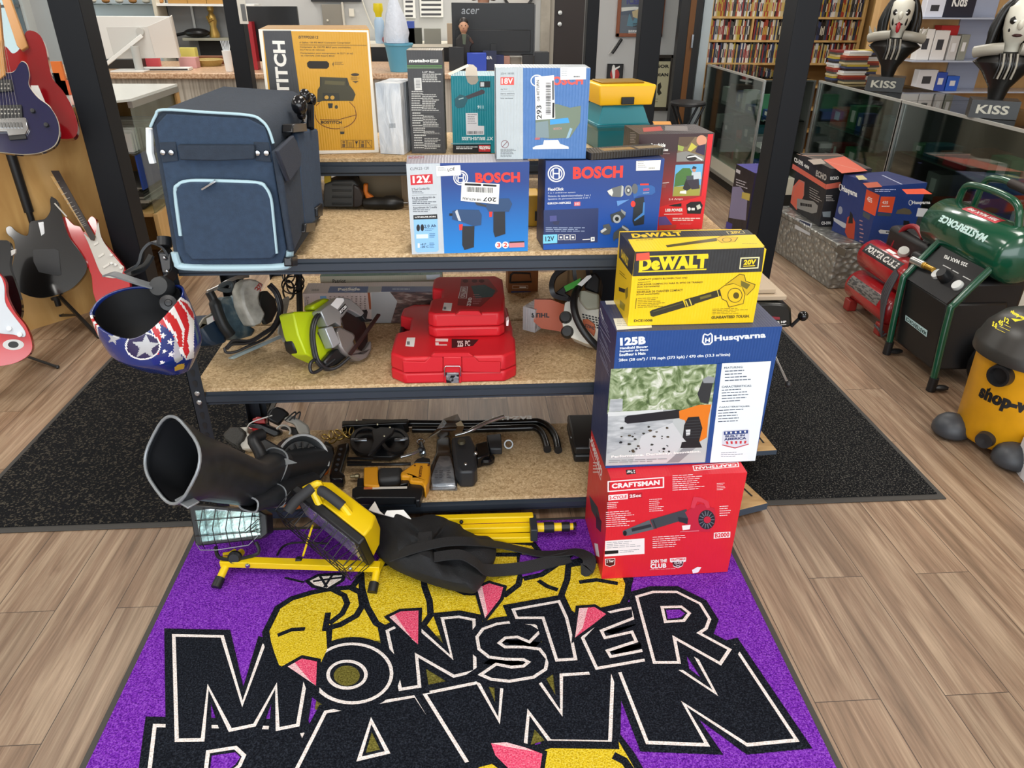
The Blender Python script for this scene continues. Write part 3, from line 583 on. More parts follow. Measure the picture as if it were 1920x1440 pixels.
A.sticker(K,'F',[(548,182),(740,165),(752,598),(556,614)],mk,'barcode_sticker')
def mk(ink): ink.bars(815,100,880,185,4,M('#a8aeb4',.5),.3,6);ink.bars(935,172,1025,190,1,M('#5c6166',.5),.7,8)
A.sticker(K,'F',[(802,88),(1062,80),(1058,205),(802,212)],mk)
# --- roadside emergency kit box
A=Carton((1183,433),(1315.8,429),(1199,251.7),Z3,.17,{'all':card('#2a2226'),'front':grad('kit_red','#d8202a','#3a2426',.03,.25,mid='#8e2a2e'),'top':card('#352c2f'),'left':card('#1d191b'),'right':card('#b8232b')})
i=A.i.at(1180,220,.16667)
i.poly([(885,190),(945,186),(815,1255),(770,1256)],M('#e2232c',.4));i.poly([(330,1010),(840,880),(800,1255),(300,1262)],M('#dc2129',.4))
i.text('Roadside',(238,338),(404,334),(244,292),WHITE,.04);i.text('Emergencies',(225,392),(432,388),(232,350),WHITE,.03);i.line([(330,410),(455,410)],.001,M('#c9b9b5',.5))
i.poly([(560,222),(880,218),(840,492),(528,500)],M('#7c6a4e',.4));i.poly([(560,222),(740,218),(650,330),(552,330)],M('#5d4a38',.4));i.poly([(700,285),(760,330),(690,385),(655,370)],M('#c9c24a',.4));i.oval(755,200,870,320,M('#d79b7d',.5));i.poly([(770,320),(858,300),(845,430),(740,390)],M('#372c4a',.5));i.poly([(535,400),(640,380),(830,440),(838,492),(528,500)],M('#8a8a86',.4));i.oval(640,420,760,490,M('#26221f',.4));i.poly([(545,310),(615,330),(600,380),(545,370)],M('#9fae55',.4));i.line([(650,450),(740,435),(820,480)],.004,WHITE)
i.poly([(520,535),(832,522),(790,880),(485,888)],M('#69b4e2',.4));i.poly([(500,800),(520,640),(600,570),(680,570),(720,640),(640,760),(510,780)],M('#4c7a3c',.4));i.poly([(500,780),(800,760),(790,880),(485,888)],M('#a3a148',.4));i.poly([(600,800),(640,690),(700,690),(690,800),(640,830)],M('#2b2a30',.5));i.poly([(700,620),(800,610),(810,690),(700,720)],M('#c7d4dc',.5));i.oval(705,560,750,615,M('#c98f74',.5));i.poly([(700,580),(720,545),(755,560),(750,580)],M('#2c3a4c',.5));i.poly([(640,660),(720,650),(722,700),(645,708)],M('#4a5157',.4));i.poly([(640,710),(780,690),(790,800),(700,810)],M('#3a3540',.5));i.poly([(570,830),(640,820),(640,860),(565,855)],WHITE)
i.text('2.4 Amps',(440,938),(598,932),(442,910),M('#f2c9c4',.5),.02);i.poly([(440,992),(500,978),(585,965),(585,1005),(500,1003)],BLACK);i.text('USB POWER',(400,1062),(598,1058),(405,1028),WHITE,.04);i.line([(390,1090),(595,1086)],.0025,M('#f2c9c4',.5))
i.poly([(640,980),(690,950),(800,945),(825,990),(800,1085),(650,1082)],BLACK);i.oval(655,1010,690,1050,WHITE);i.rect(698,1018,735,1045,WHITE);i.poly([(750,995),(790,975),(808,1020),(765,1040)],M('#cfd3c4',.5))
i.bars(485,1130,800,1172,2,M('#f4d6d2',.5),.5,2);i.bars(570,1188,760,1208,2,M('#e88a88',.5),.3,3);i.poly([(330,1120),(410,1112),(480,1205),(330,1215)],M('#5b4c93',.5));i.poly([(330,1215),(530,1205),(520,1250),(330,1258)],M('#b23a2a',.5));i.line([(372,738),(445,732)],.002,M('#d9c3c0',.5));i.bars(370,745,430,795,3,M('#a08482',.5),.3,5)
t=A.it.at(1180,220,.16667);t.poly([(260,45),(460,45),(475,82),(280,84)],M('#c98a3a',.5));t.poly([(150,120),(350,100),(380,150),(160,165)],M('#a8423c',.5));t.poly([(400,95),(650,100),(660,155),(400,150)],M('#77706e',.5))
l=A.il.at(1180,220,.16667);l.bars(10,170,80,300,7,M('#b7b2b0',.5),.3,4)
A.done('emergency_kit_box','red and black roadside emergency kit box with camping photographs','cardboard box')
# --- thin dark box lying on the drill box, yellow plastic case behind
A=Carton((1108,300),(1243,290),(1110,290),ZB+.001,.075,card('#2c2926'));A.h=.02
A.mb=MB();F=A.F
A.mb.hexa([F.pt(0,0),F.pt(A.w,0),F.pt(A.w,0,-.075),F.pt(0,0,-.075),F.pt(0,.018),F.pt(A.w,.018),F.pt(A.w,.018,-.075),F.pt(0,.018,-.075)],card('#2c2926'));A.T=Fr(F.pt(0,.018),F.u,-F.n);A.it=Ink(A.mb,A.T)
t=A.it;t.put([(.05,.02),(.15,.015),(.15,.05),(.05,.055)],M('#8a6a34',.5));t.put([(.16,.015),(.24,.012),(.24,.05),(.16,.05)],M('#7d6a4a',.5))
K=A.done('flat_box','thin worn dark box lying on top of the dark blue drill box','cardboard box')
# --- air compressor box, on the rear rack
A=Carton((519,291.5),(710,285.5),(484,54.8),Z4,.33,{'all':card('#a07a4a'),'front':card('#d8a02a',.45,.25),'top':card('#b08a58'),'right':card('#6e5436')})
i=A.i.at(480,40,.17360)
i.poly([(25,85),(1205,95),(1209,130),(1195,118),(70,100),(110,555),(225,1440),(190,1440)],M('#efe9dc',.5));i.poly([(1195,95),(1215,95),(1328,1412),(1282,1395)],M('#efe9dc',.5));i.poly([(660,1395),(1290,1390),(1328,1415),(230,1445),(225,1400)],M('#efe9dc',.5))
i.poly([(75,100),(378,100),(560,1420),(232,1425)],card('#3d3e40',.5));i.text('BOSTITCH',(398,1130),(310,212),(268,1130),M('#eeeae0',.5),.04)
i.text('BTFP02012',(460,186),(672,188),(462,155),M('#4a3a1c',.5),.03);i.text('6 Gallon 150 PSI MAX Contractor Compressor',(470,242),(1020,244),(470,220),M('#4a3a1c',.5),.02);i.line([(470,254),(1195,260)],.0012,M('#4a3a1c',.5))
i.text('Compresor de 150 PSI MAX para contratistas,',(472,290),(1025,295),(472,268),M('#5a4721',.5),.02);i.text('22,7 litros (6 galones)',(475,318),(740,320),(475,298),M('#5a4721',.5),.02);i.text('Compresseur pour entrepreneur de 22,7 l (6 gal)',(480,355),(1048,360),(480,333),M('#5a4721',.5),.02);i.text('de 1034 kPa (150 lb/po²) MAX',(483,382),(850,385),(483,362),M('#5a4721',.5),.02)
i.poly([(550,450),(575,428),(765,430),(790,455),(788,490),(765,512),(580,510),(555,488)],M('#1f1708',.6));i.poly([(838,435),(838,490),(825,462)],M('#3b2d12',.5));i.bars(850,440,970,475,3,M('#5a4721',.5),.35,3)
i.oval(1025,560,1115,590,M('#3b2d12',.5));i.bars(1025,600,1120,640,4,M('#5a4721',.5),.4,8);i.poly([(1040,645),(1110,645),(1075,668)],M('#5a4721',.5))
DK=M('#3e3a22',.5);DK2=M('#2b2a1c',.5)
i.poly([(690,600),(985,610),(1010,690),(1050,740),(1075,790),(1050,860),(900,870),(860,890),(740,880),(660,870),(665,740),(690,700)],DK);i.poly([(720,770),(895,775),(905,860),(860,885),(745,875),(720,850)],DK2);i.oval(740,800,785,842,M('#c99b3c',.5));i.oval(803,802,848,845,M('#c99b3c',.5));i.poly([(745,640),(960,650),(955,690),(740,680)],M('#5a5330',.5));i.line([(700,600),(700,700)],.004,DK2);i.line([(975,615),(985,700)],.004,DK2)
i.oval(640,860,1083,1160,M('#5a1f10',.5),ring=.0022);i.poly([(655,880),(720,860),(1010,860),(1070,930),(1080,990),(900,1060),(640,1010)],card('#d8a02a',.45,.25));i.line([(690,1060),(880,1065),(1082,1010)],.0018,M('#5a1f10',.5));i.line([(650,910),(690,875)],.002,M('#5a1f10',.5));i.line([(1010,870),(1065,930),(1082,1000)],.002,M('#5a1f10',.5));i.poly([(775,885),(830,885),(825,935),(785,940)],DK2);i.oval(850,905,885,945,DK)
i.text('BOSTITCH',(702,1105),(925,1108),(702,1072),M('#1f1a12',.5),.04);i.poly([(905,1135),(950,1135),(955,1205),(935,1220),(910,1210)],M('#c08f2e',.5));i.poly([(908,1190),(955,1190),(953,1215),(912,1218)],DK2)
for k in range(5):
 a=918+68*k;i.line([(a,1282),(a+60,1283),(a+62,1366),(a+2,1365)],.0012,M('#4a3414',.5),True)
 if k==1: i.line([(a+20,1350),(a+20,1300)],.002,INK);i.line([(a+40,1350),(a+40,1300)],.002,INK);i.line([(a+10,1355),(a+52,1356)],.001,INK)
 elif k==2: i.poly([(a+15,1295),(a+48,1295),(a+34,1325),(a+28,1325)],INK);i.line([(a+31,1325),(a+31,1350)],.0015,INK)
 elif k==4: i.line([(a+8,1292),(a+55,1355)],.0012,INK);i.line([(a+15,1310),(a+40,1298)],.0012,INK)
 else: i.rect(a+14,1320,a+46,1358,M('#6b4f1e',.5));i.rect(a+16,1295,a+44,1310,M('#6b4f1e',.5))
t=A.it;t.put([(.0,.14),(A.w,.15),(A.w,.19),(0,.18)],M('#b99a6c',.35))
A.done('compressor_box','large yellow air compressor carton on the rear rack','cardboard box')
# --- white parcel, grinder box, torn teal box
A=Carton((713.5,288),(758,290),(702,155.5),Z4,.16,{'all':ramp_mat('poly_wrap',((.3,'#b9c2cb'),(.55,'#dfe4e8'),(.75,'#f4f6f7')),(1,1,.4),14,6,.25,.8,2)})
i=A.i.at(480,40,.1736);i.barcode([(1440,1155),(1505,1150),(1505,1100),(1440,1105)],14,M('#8d959c',.4),3)
A.done('parcel','tall parcel wrapped in crinkled white plastic beside the yellow carton','parcel')
A=Carton((772.6,287),(836,287),(763.6,94),Z4,.115,{'all':card('#3a3a3a'),'front':card('#434344',.5),'top':card('#8d8371'),'right':card('#4a453e')})
i=A.i.at(740,90,.13889);GR=M('#c9c9c4',.5)
i.text('metabo',(195,195),(470,192),(195,150),M('#f1f1ec',.45),.05);i.rect(478,155,588,195,M('#e9e9e4',.45));i.text('HPT',(495,188),(570,187),(495,163),M('#434344',.5),.04)
i.line([(165,242),(640,242)],.0022,M('#63a84c',.5));i.line([(166,268),(642,268)],.0014,M('#8fc47a',.5))
i.text('5-1/2"  90mm',(372,336),(535,334),(372,315),WHITE,.03);i.bars(374,346,632,470,5,GR,.6,2);i.poly([(260,405),(360,403),(370,570),(270,572)],M('#dededa',.5))
for k in range(6): i.rect(285,430+20*k,345,438+20*k,M('#7b7b7b',.5))
for k,(a,b) in enumerate(((580,860),(870,1070),(1075,1160),(1170,1370))):
 i.bars(228+k*12,a,390+k*12,b,max(3,(b-a)//30),GR,.5,20+k);i.bars(372+k*10,a+45,600+k*8,b,max(3,(b-a-45)//22),GR,.5,30+k);i.line([(245+k*10,b+5),(620,b+5)],.0006,M('#9b9b98',.5))
A.done('grinder_box','tall narrow dark grey box with green stripe and white lettering','cardboard box')
A=Carton((849.7,287),(945,287),(841,142),Z4,.17,{'all':card('#17818f'),'front':card('#11828f',.35,.25),'top':card('#126e7e',.35)})
i=A.i.at(740,90,.13889);i.poly([(785,1305),(1300,1300),(1300,1420),(790,1425)],BLACK);i.line([(762,1290),(1300,1285)],.003,M('#79a7b2',.5));i.rect(1135,1310,1290,1400,M('#c42a33',.5));i.text('makita',(1290,1325),(1140,1325),(1290,1380),WHITE,.04);i.bars(830,1330,1125,1375,2,M('#d5dadb',.5),.5,2)
i.text('XT BRUSHLESS',(1330,1200),(905,1200),(1330,1245),M('#d6e6e8',.5),.04);i.poly([(958,878),(1122,876),(1125,1050),(1208,1052),(1208,1172),(968,1175)],M('#d9d9dc',.5));i.bars(985,895,1110,1040,5,M('#65676b',.5),.3,2);i.barcode([(985,1160),(1195,1158),(1195,1122),(985,1124)],30,M('#4d4f53',.5),5)
i.poly([(810,690),(880,625),(960,650),(990,690),(940,800),(850,815),(815,780)],M('#0f5560',.4));i.poly([(955,650),(1180,560),(1218,580),(1210,615),(990,690)],M('#3a3238',.4));i.poly([(862,685),(928,668),(930,682),(865,700)],M('#a9c9c9',.5));i.text('116',(1198,775),(1118,775),(1198,820),M('#cfe3e4',.5),.03);i.line([(1060,840),(1240,838)],.001,M('#0c4a55',.5));i.poly([(1145,450),(1290,448),(1290,530),(1147,535)],BLACK);i.rect(1158,462,1208,520,M('#cfd3d4',.5))
i.poly([(960,380),(1120,375),(1132,440),(1090,490),(1030,495),(985,460)],M('#a79e90',.7))
t=A.it.at(740,90,.13889);t.poly([(955,378),(1120,373),(1110,270),(1060,225),(1000,220),(960,260)],M('#a79e90',.7));t.poly([(720,340),(990,215),(1000,250),(740,372)],M('#c9c2b2',.6))
A.done('torn_teal_box','teal cardboard box standing upside down with torn top corner','cardboard box')
# --- teal tool case with a yellow organiser on its lid
F,w=front_frame((1121,282),(1207,279),Z4);TE=M('#0f6a78',.35)
t=thing('tool_case','teal plastic tool case under the yellow organiser','tool case',F.pt(w/2,0,-.1))
m=MB();rings=[[F.pt(-g,z,g),F.pt(w+g,z,g),F.pt(w+g,z,-.17-g),F.pt(-g,z,-.17-g)] for z,g in((0,0),(.07,.006),(.075,.012),(.088,.012),(.09,.008),(.15,-.012))]
m.loft(rings[:4],TE);ob('body',m,t,bevel=.006);m=MB();m.loft(rings[3:],M('#187d8a',.35));ob('lid',m,t,bevel=.006)
YL=M('#f2b90f',.35);YF=Fr(F.pt(-.012,.151,.0),F.u,(0,0,1));yw=w+.035
t=thing('organizer','yellow plastic organiser with a black latch on the teal case','organiser',YF.pt(yw/2,0,-.08))
m=MB();m.loft([[YF.pt(g,z,-g+.01),YF.pt(yw-g,z,-g+.01),YF.pt(yw-g,z,-.17+g),YF.pt(g,z,-.17+g)] for z,g in((0,.008),(.062,0),(.068,.003))],YL);ob('body',m,t,bevel=.004)
m=MB();m.fbox(YF,yw*.4,yw*.62,.004,.028,.004,.014,BLACK);ob('latch',m,t,bevel=.002)
m=MB();m.fbox(YF,.02,yw-.03,.0685,.074,-.14,-.03,M('#8a6a1c',.35));ob('lid_window',m,t,bevel=.003)
# ================================================================ boxes stacked on the logo mat
CR=card('#d8232f',.4,.08)
A=Carton((1128,1085.5),(1364,1072),(1138,897),.0115,.30,{'all':CR})
i=A.i.at(1080,680,.29167);W2=M('#f3e9e8',.5);i.k=0
i.line([(207,765),(562,738),(562,800),(207,828)],.004,W2,True);i.text('CRAFTSMAN',(230,810),(538,785),(229,778),W2,.05)
i.poly([(208,852),(333,842),(333,876),(208,886)],W2);i.text('2-CYCLE',(214,880),(326,871),(214,859),CR,.04);i.poly([(338,840),(425,834),(425,868),(338,876)],M('#b21a26',.5));i.text('25cc',(345,868),(418,862),(345,848),W2,.04)
for k,q in enumerate(((200,900,290,945,4),(192,960,385,1065,8),(470,878,565,965,7),(620,725,830,830,8),(905,775,970,825,5),(922,922,1000,995,5),(492,1120,708,1200,6),(475,1330,695,1340,1))): i.bars(*q,W2 if k!=7 else M('#e8a5a6',.5),.28,40+k,-.06)
i.poly([(188,1145),(440,1128),(440,1228),(184,1246)],W2);i.poly([(184,1210),(272,1204),(272,1225),(184,1232)],BLACK);i.bars(196,1155,425,1200,4,M('#7a7f84',.5),.25,3,-.06);i.bars(280,1206,425,1228,2,M('#7a7f84',.5),.25,5,-.06)
i.poly([(188,1262),(250,1258),(248,1298),(218,1310),(190,1300)],M('#4a0d14',.5));i.text('2 Year',(196,1285),(243,1281),(196,1268),W2,.03);i.line([(188,1262),(250,1258),(248,1298),(218,1310),(190,1300)],.0018,W2,True)
i.text('JOIN THE',(478,1296),(584,1288),(478,1268),W2,.04);i.text('CLUB',(478,1324),(580,1317),(478,1294),W2,.05)
i.poly([(603,1256),(708,1250),(706,1276),(690,1282),(685,1305),(655,1320),(625,1308),(622,1285),(604,1280)],W2);i.poly([(618,1280),(690,1276),(684,1302),(655,1315),(627,1305)],M('#4b2025',.5));i.text('CRAFTSMAN',(610,1274),(702,1268),(610,1260),CR,.04);i.text('CLUB',(632,1293),(680,1290),(632,1281),W2,.03);i.line([(640,1297),(670,1312)],.0015,W2);i.line([(670,1297),(640,1312)],.0015,W2)
i.poly([(886,1092),(992,1085),(990,1122),(884,1130)],W2);i.text('B2000',(892,1125),(985,1117),(892,1096),CR,.04)
GY=M('#41454a',.4);i.poly([(300,1080),(470,1010),(500,1070),(325,1112),(302,1105)],M('#5c6166',.4));i.poly([(475,1008),(710,940),(720,1000),(500,1068)],GY);i.poly([(355,1065),(480,1035),(485,1055),(360,1085)],M('#2b2e33',.4));i.oval(302,1078,326,1112,BLACK);i.line([(495,1012),(515,1066)],.004,M('#2b2e33',.4))
i.poly([(700,960),(760,920),(800,905),(890,935),(900,1000),(860,1085),(740,1085),(690,1050),(720,1000)],M('#c2253a',.4));i.poly([(735,930),(755,860),(800,865),(850,890),(860,930),(840,935),(820,900),(780,890),(760,935)],M('#d43a4c',.4));i.oval(785,945,893,1070,M('#23262a',.4))
for k in range(14):
 a=2*math.pi*k/14;i.line([(839+22*math.cos(a),1008+26*math.sin(a)),(839+50*math.cos(a),1008+58*math.sin(a))],.003,M('#6a6e74',.4))
i.oval(820,986,866,1030,M('#c2253a',.4));i.poly([(680,1045),(735,1040),(730,1068),(685,1075)],W2);i.poly([(655,990),(720,1000),(715,1035),(660,1020)],M('#2b2e33',.4));i.line([(668,1085),(790,1078)],.0025,M('#e88a95',.4));i.poly([(745,1330),(780,1310),(805,1312),(785,1345),(750,1352)],W2)
t=A.it.at(1080,680,.29167);t.line([(752,664),(1040,640),(1046,668),(760,694)],.003,W2,True);t.text('CRAFTSMAN',(1030,648),(768,670),(1034,665),W2,.04);t.poly([(320,690),(380,685),(385,715),(325,720)],BLACK);t.text('2 Year',(378,690),(326,695),(380,710),W2,.03)
l=A.il.at(1080,680,.29167);l.text('CRAFTSMAN',(160,740),(92,510),(172,700),W2,.04);l.line([(88,490),(165,690),(160,755),(86,540)],.003,W2,True);l.poly([(85,850),(140,930),(160,1030),(150,1040),(100,950)],GY);l.poly([(128,960),(165,1020),(160,1090),(130,1060)],M('#3c1a1c',.4));l.poly([(118,1160),(140,1165),(152,1250),(130,1240)],W2)
l.bars(110,640,150,720,4,W2,.3,3)
A.done('leaf_blower_box','red leaf blower carton standing on the purple mat, bottom of the stack','cardboard box');ZR=A.z+A.h;FR=A
# --- blue and white leaf blower box
HB=card('#1d4789',.42,.18)
A=Carton((1135,878),(1415.5,864),(1152,622),ZR+.0002,.222,{'all':HB,'left':card('#26345c',.42),'top':card('#3b4262',.42)})
i=A.i.at(1080,400,.22222);PW=M('#e7eff3',.45)
i.text('125B',(372,1118),(588,1104),(370,1050),PW,.06);i.text('Handheld Blower',(370,1148),(606,1134),(370,1128),PW,.04);i.text('Soplador de Mano',(367,1177),(610,1162),(367,1156),PW,.04);i.text('Souffleur à Main',(365,1206),(586,1192),(365,1182),PW,.04)
i.text('28cc (28 cm³) / 170 mph (273 kph) / 470 cfm (13.3 m³/min)',(362,1256),(1300,1208),(361,1226),PW,.03)
i.text('Husqvarna',(1168,1092),(1600,1062),(1166,1030),PW,.04);i.line([(1075,1032),(1068,1085),(1085,1105),(1130,1102),(1148,1082),(1148,1030)],.0045,PW);i.line([(1072,1035),(1085,1018),(1112,1028),(1135,1012),(1150,1030)],.0035,PW);i.line([(1095,1050),(1093,1090)],.004,PW);i.line([(1125,1048),(1123,1088)],.004,PW);i.line([(1095,1070),(1124,1068)],.004,PW)
i.at(1080,680,.29167)
FOL=ramp_mat('printed_foliage',((.25,'#2c3a22'),(.42,'#5d7344'),(.55,'#9fae88'),(.66,'#d9dccf')),(1,1,1),26,8,.45,0,1.5);STN=ramp_mat('printed_stone',((.3,'#8e9498'),(.55,'#b3b8ba'),(.75,'#cfd3d3')),(1,1,4),18,5,.45)
i.poly([(225,40),(905,8),(830,640),(190,662)],M('#b9bfbe',.45));i.poly([(225,40),(905,8),(870,300),(650,330),(480,320),(200,330)],FOL);i.poly([(220,235),(300,232),(298,310),(210,318)],STN);i.poly([(205,320),(640,300),(620,390),(420,480),(200,590)],STN);i.poly([(205,318),(560,300),(560,322),(205,345)],M('#d3d7d6',.45));i.poly([(420,470),(620,385),(700,500),(600,640),(360,650)],M('#c9cccd',.45));i.poly([(720,520),(800,520),(660,640),(580,643)],M('#8d9093',.45))
BKP=M('#1c1e20',.4);ORG=M('#e07a1c',.45)
i.poly([(312,352),(330,340),(665,300),(668,355),(330,392),(312,380)],BKP);i.poly([(662,310),(790,270),(870,268),(850,360),(840,480),(780,515),(720,480),(700,370),(665,360)],ORG);i.poly([(780,200),(815,110),(890,100),(880,130),(850,265),(800,255)],M('#2d3033',.4));i.poly([(812,108),(850,85),(893,95),(885,130),(820,130)],M('#8d9296',.4));i.poly([(695,400),(720,350),(790,345),(812,420),(790,510),(720,520),(685,480)],BKP);i.poly([(680,510),(790,500),(810,545),(670,548)],BKP);i.poly([(705,430),(735,425),(732,465),(708,470)],M('#d5d8d9',.4))
for k in range(7): i.line([(700,375+18*k),(800,368+18*k)],.0016,M('#3d4144',.4))
rnd=random.Random(5)
for k in range(34):
 x=280+rnd.random()*330;y=385+rnd.random()*190;r=rnd.uniform(3,13);i.poly([(x+r*math.cos(a)*rnd.uniform(.6,1.3),y+r*.6*math.sin(a)) for a in np.linspace(0,5.4,6)],rnd.choice((BKP,M('#4a4030',.5),M('#2f3028',.5))))
i.text('Performance. Durability. Innovation.',(226,614),(800,578),(225,594),WHITE,.05);i.bars(210,625,590,650,2,M('#8d9295',.4),.3,2,-.03)
i.poly([(905,5),(938,2),(862,640),(830,640)],HB);i.poly([(938,2),(1252,-12),(1150,628),(860,640)],PW)
IK=M('#39495e',.5);i.text('FEATURING:',(950,38),(1072,32),(951,25),IK,.03);i.bars(955,50,1130,130,4,IK,.3,3,-.05);i.text('CARACTERISTICAS:',(934,160),(1126,152),(935,147),IK,.03);i.bars(935,172,1110,262,5,IK,.28,4,-.05);i.text('CARACTÉRISTIQUES:',(917,290),(1115,282),(918,278),IK,.03);i.bars(912,302,1100,392,5,IK,.28,5,-.05)
i.poly([(938,442),(955,432),(1100,424),(1113,432),(1108,520),(1090,530),(1020,550),(950,532),(935,525)],M('#d3d7e2',.5));i.poly([(948,440),(1105,430),(1103,452),(948,462)],M('#28417f',.5))
for k in range(5): i.oval(958+30*k,441-2*k,972+30*k,456-2*k,WHITE,5)
i.text('BUILT IN',(958,478),(1082,470),(958,464),M('#24326a',.5),.05);i.text('AMERICA',(950,498),(1092,489),(950,482),M('#24326a',.5),.05)
for k in range(5): i.poly([(960+30*k,503-k),(974+30*k,502-k),(978+28*k,520-k),(966+28*k,521-k)],M('#c8323c',.5))
i.line([(938,525),(1020,545),(1108,520)],.003,M('#c8323c',.5));i.bars(930,575,1070,612,3,IK,.2,8,-.04)
l=A.il.at(980,520,.13889);LB=M('#8b93ac',.5)
for k in range(11): l.line([(1035+(k%3)*12,470+k*58),(1150+(k%4)*12,680+k*66)],.003,LB)
l.text('Husqvarna',(1080,590),(1040,430),(1100,560),PW,.03)
K=A.done('blower_box','blue and white blower carton with garden photo, middle of the stack','cardboard box');ZH=A.z+A.h
A.i.at(1080,400,.22222)
def mk(ink): ink.bars(345,900,600,960,4,M('#9a9a90',.5),.2,3)
A.sticker(K,'T',[(315,888),(628,880),(640,965),(345,985)],mk,'packing_label',M('#e4e2d3',.5))
A.sticker(K,'T',[(245,740),(385,735),(400,768),(255,772)],None,'packing_label',M('#d9dbd8',.5))
# --- yellow and black blower box on top
YW=card('#f0c810',.4,.1);BK=card('#2b2c2d',.45,.1)
A=Carton((1176.7,611),(1412,604.5),(1191,472),ZH+.0002,.183,{'all':YW,'top':YW})
i=A.i.at(1080,400,.22222);DI=M('#3d3508',.5)
i.poly([(500,325),(1590,288),(1566,492),(478,532)],BK);i.text('DeWALT',(530,484),(1108,462),(535,372),M('#f3d21b',.4),.07);i.line([(532,368),(1115,346)],.0035,M('#f3d21b',.4));i.line([(526,494),(1100,472)],.0035,M('#f3d21b',.4));i.poly([(530,480),(560,478),(556,490),(529,492)],M('#f3d21b',.4))
i.line([(1392,378),(1544,372),(1534,460),(1382,466)],.003,M('#f4e9b0',.4),True);i.text('20V',(1412,436),(1515,431),(1418,392),M('#f3d21b',.4),.05);i.line([(1410,446),(1510,441)],.0025,M('#f3d21b',.4))
i.text('COMPACT JOBSITE BLOWER (Tool only)',(524,570),(938,552),(524,552),DI,.02);i.line([(522,582),(630,578)],.001,DI);i.text('SOPLADOR COMPACTO PARA EL SITIO DE TRABAJO',(518,612),(1068,590),(518,594),DI,.02);i.text('(Solo herramienta)',(515,632),(705,622),(515,614),DI,.02);i.line([(515,645),(620,641)],.001,DI);i.text('SOUFFLEUR DE CHANTIER COMPACT',(512,674),(900,656),(512,656),DI,.02);i.text('(Outil seulement)',(510,694),(702,685),(510,678),DI,.02);i.line([(510,715),(500,805)],.0015,DI);i.bars(520,715,760,805,6,M('#8a7a12',.5),.35,3,-.04)
i.text('DCE100B',(488,916),(645,912),(489,896),DI,.03);i.text('GUARANTEED TOUGH.',(1140,890),(1462,878),(1144,866),DI,.04);i.bars(1150,805,1450,860,4,M('#8a7a12',.5),.3,8,-.03)
i.poly([(622,828),(640,815),(900,735),(925,790),(650,872),(630,865)],M('#2f2d1c',.4));i.poly([(915,728),(975,708),(1000,770),(930,792)],M('#2f2d1c',.4));i.poly([(975,710),(1215,640),(1235,690),(995,765)],M('#2f2d1c',.4));i.line([(925,735),(945,785)],.003,M('#d8c455',.4));i.line([(955,722),(975,775)],.003,M('#d8c455',.4));i.line([(1190,648),(1205,700)],.002,M('#d8c455',.4));i.poly([(1045,705),(1138,680),(1142,700),(1048,727)],M('#6d6420',.4));i.line([(650,830),(900,755)],.002,M('#57532c',.4))
i.poly([(1210,640),(1250,610),(1330,590),(1400,620),(1425,680),(1410,760),(1290,790),(1270,740),(1230,720)],M('#e6bd15',.4));i.line([(1210,640),(1250,610),(1330,590),(1400,620),(1425,680),(1410,760),(1290,790),(1270,740),(1230,720)],.0018,DI,True);i.oval(1280,630,1400,750,DI,ring=.002);i.oval(1325,665,1375,720,M('#55480c',.4));i.poly([(1260,600),(1380,512),(1420,520),(1430,570),(1510,600),(1500,630),(1440,690),(1400,620),(1320,585)],M('#cfac14',.4));i.line([(1260,600),(1380,512),(1420,520),(1430,570),(1510,600),(1500,630),(1440,690)],.0018,DI);i.poly([(1390,565),(1470,600),(1440,640),(1390,610)],M('#6d6420',.4))
l=A.il.at(1080,400,.22222);l.poly([(372,160),(500,325),(476,530),(362,372)],BK);l.text('DeWALT',(382,372),(440,455),(384,300),M('#e8c51a',.4),.05);l.poly([(362,622),(415,640),(412,672),(362,656)],INK);l.poly([(415,640),(440,620),(438,700),(420,730)],M('#8f7a1a',.4));l.bars(368,480,430,520,2,DI,.3,4,.9);l.poly([(372,730),(415,770),(408,825),(368,790)],M('#a08f20',.4))
t=A.it.at(1080,400,.22222);t.poly([(372,160),(1450,138),(1500,180),(1480,185),(440,225),(495,322)],BK);t.poly([(440,220),(1510,180),(1592,280),(500,322)],YW);t.text('DeWALT',(478,208),(905,188),(462,172),M('#e8c51a',.4),.06);t.line([(1270,155),(1405,148),(1425,168),(1288,176)],.002,M('#d8c98a',.4),True);t.text('20V',(1310,172),(1395,168),(1300,155),M('#e8c51a',.4),.04)
t.poly([(755,270),(1185,208),(1190,235),(770,288)],M('#4a4210',.4));t.poly([(1180,215),(1230,192),(1300,200),(1365,205),(1340,240),(1230,250)],M('#d1ab14',.4));t.line([(1180,215),(1230,192),(1300,200),(1365,205),(1340,240),(1230,250)],.002,DI,True);t.oval(1235,208,1310,242,DI,ring=.002);t.bars(505,210,700,240,2,M('#8a7a12',.4),.3,2,-.05);t.bars(1400,255,1530,262,1,M('#8a7a12',.4),.5,2)
K=A.done('jobsite_blower_box','yellow and black blower carton on top of the stack','cardboard box')
A.sticker(K,'F',[(508,338),(618,328),(622,388),(505,400)],None,'price_sticker',M('#e3553f',.5))
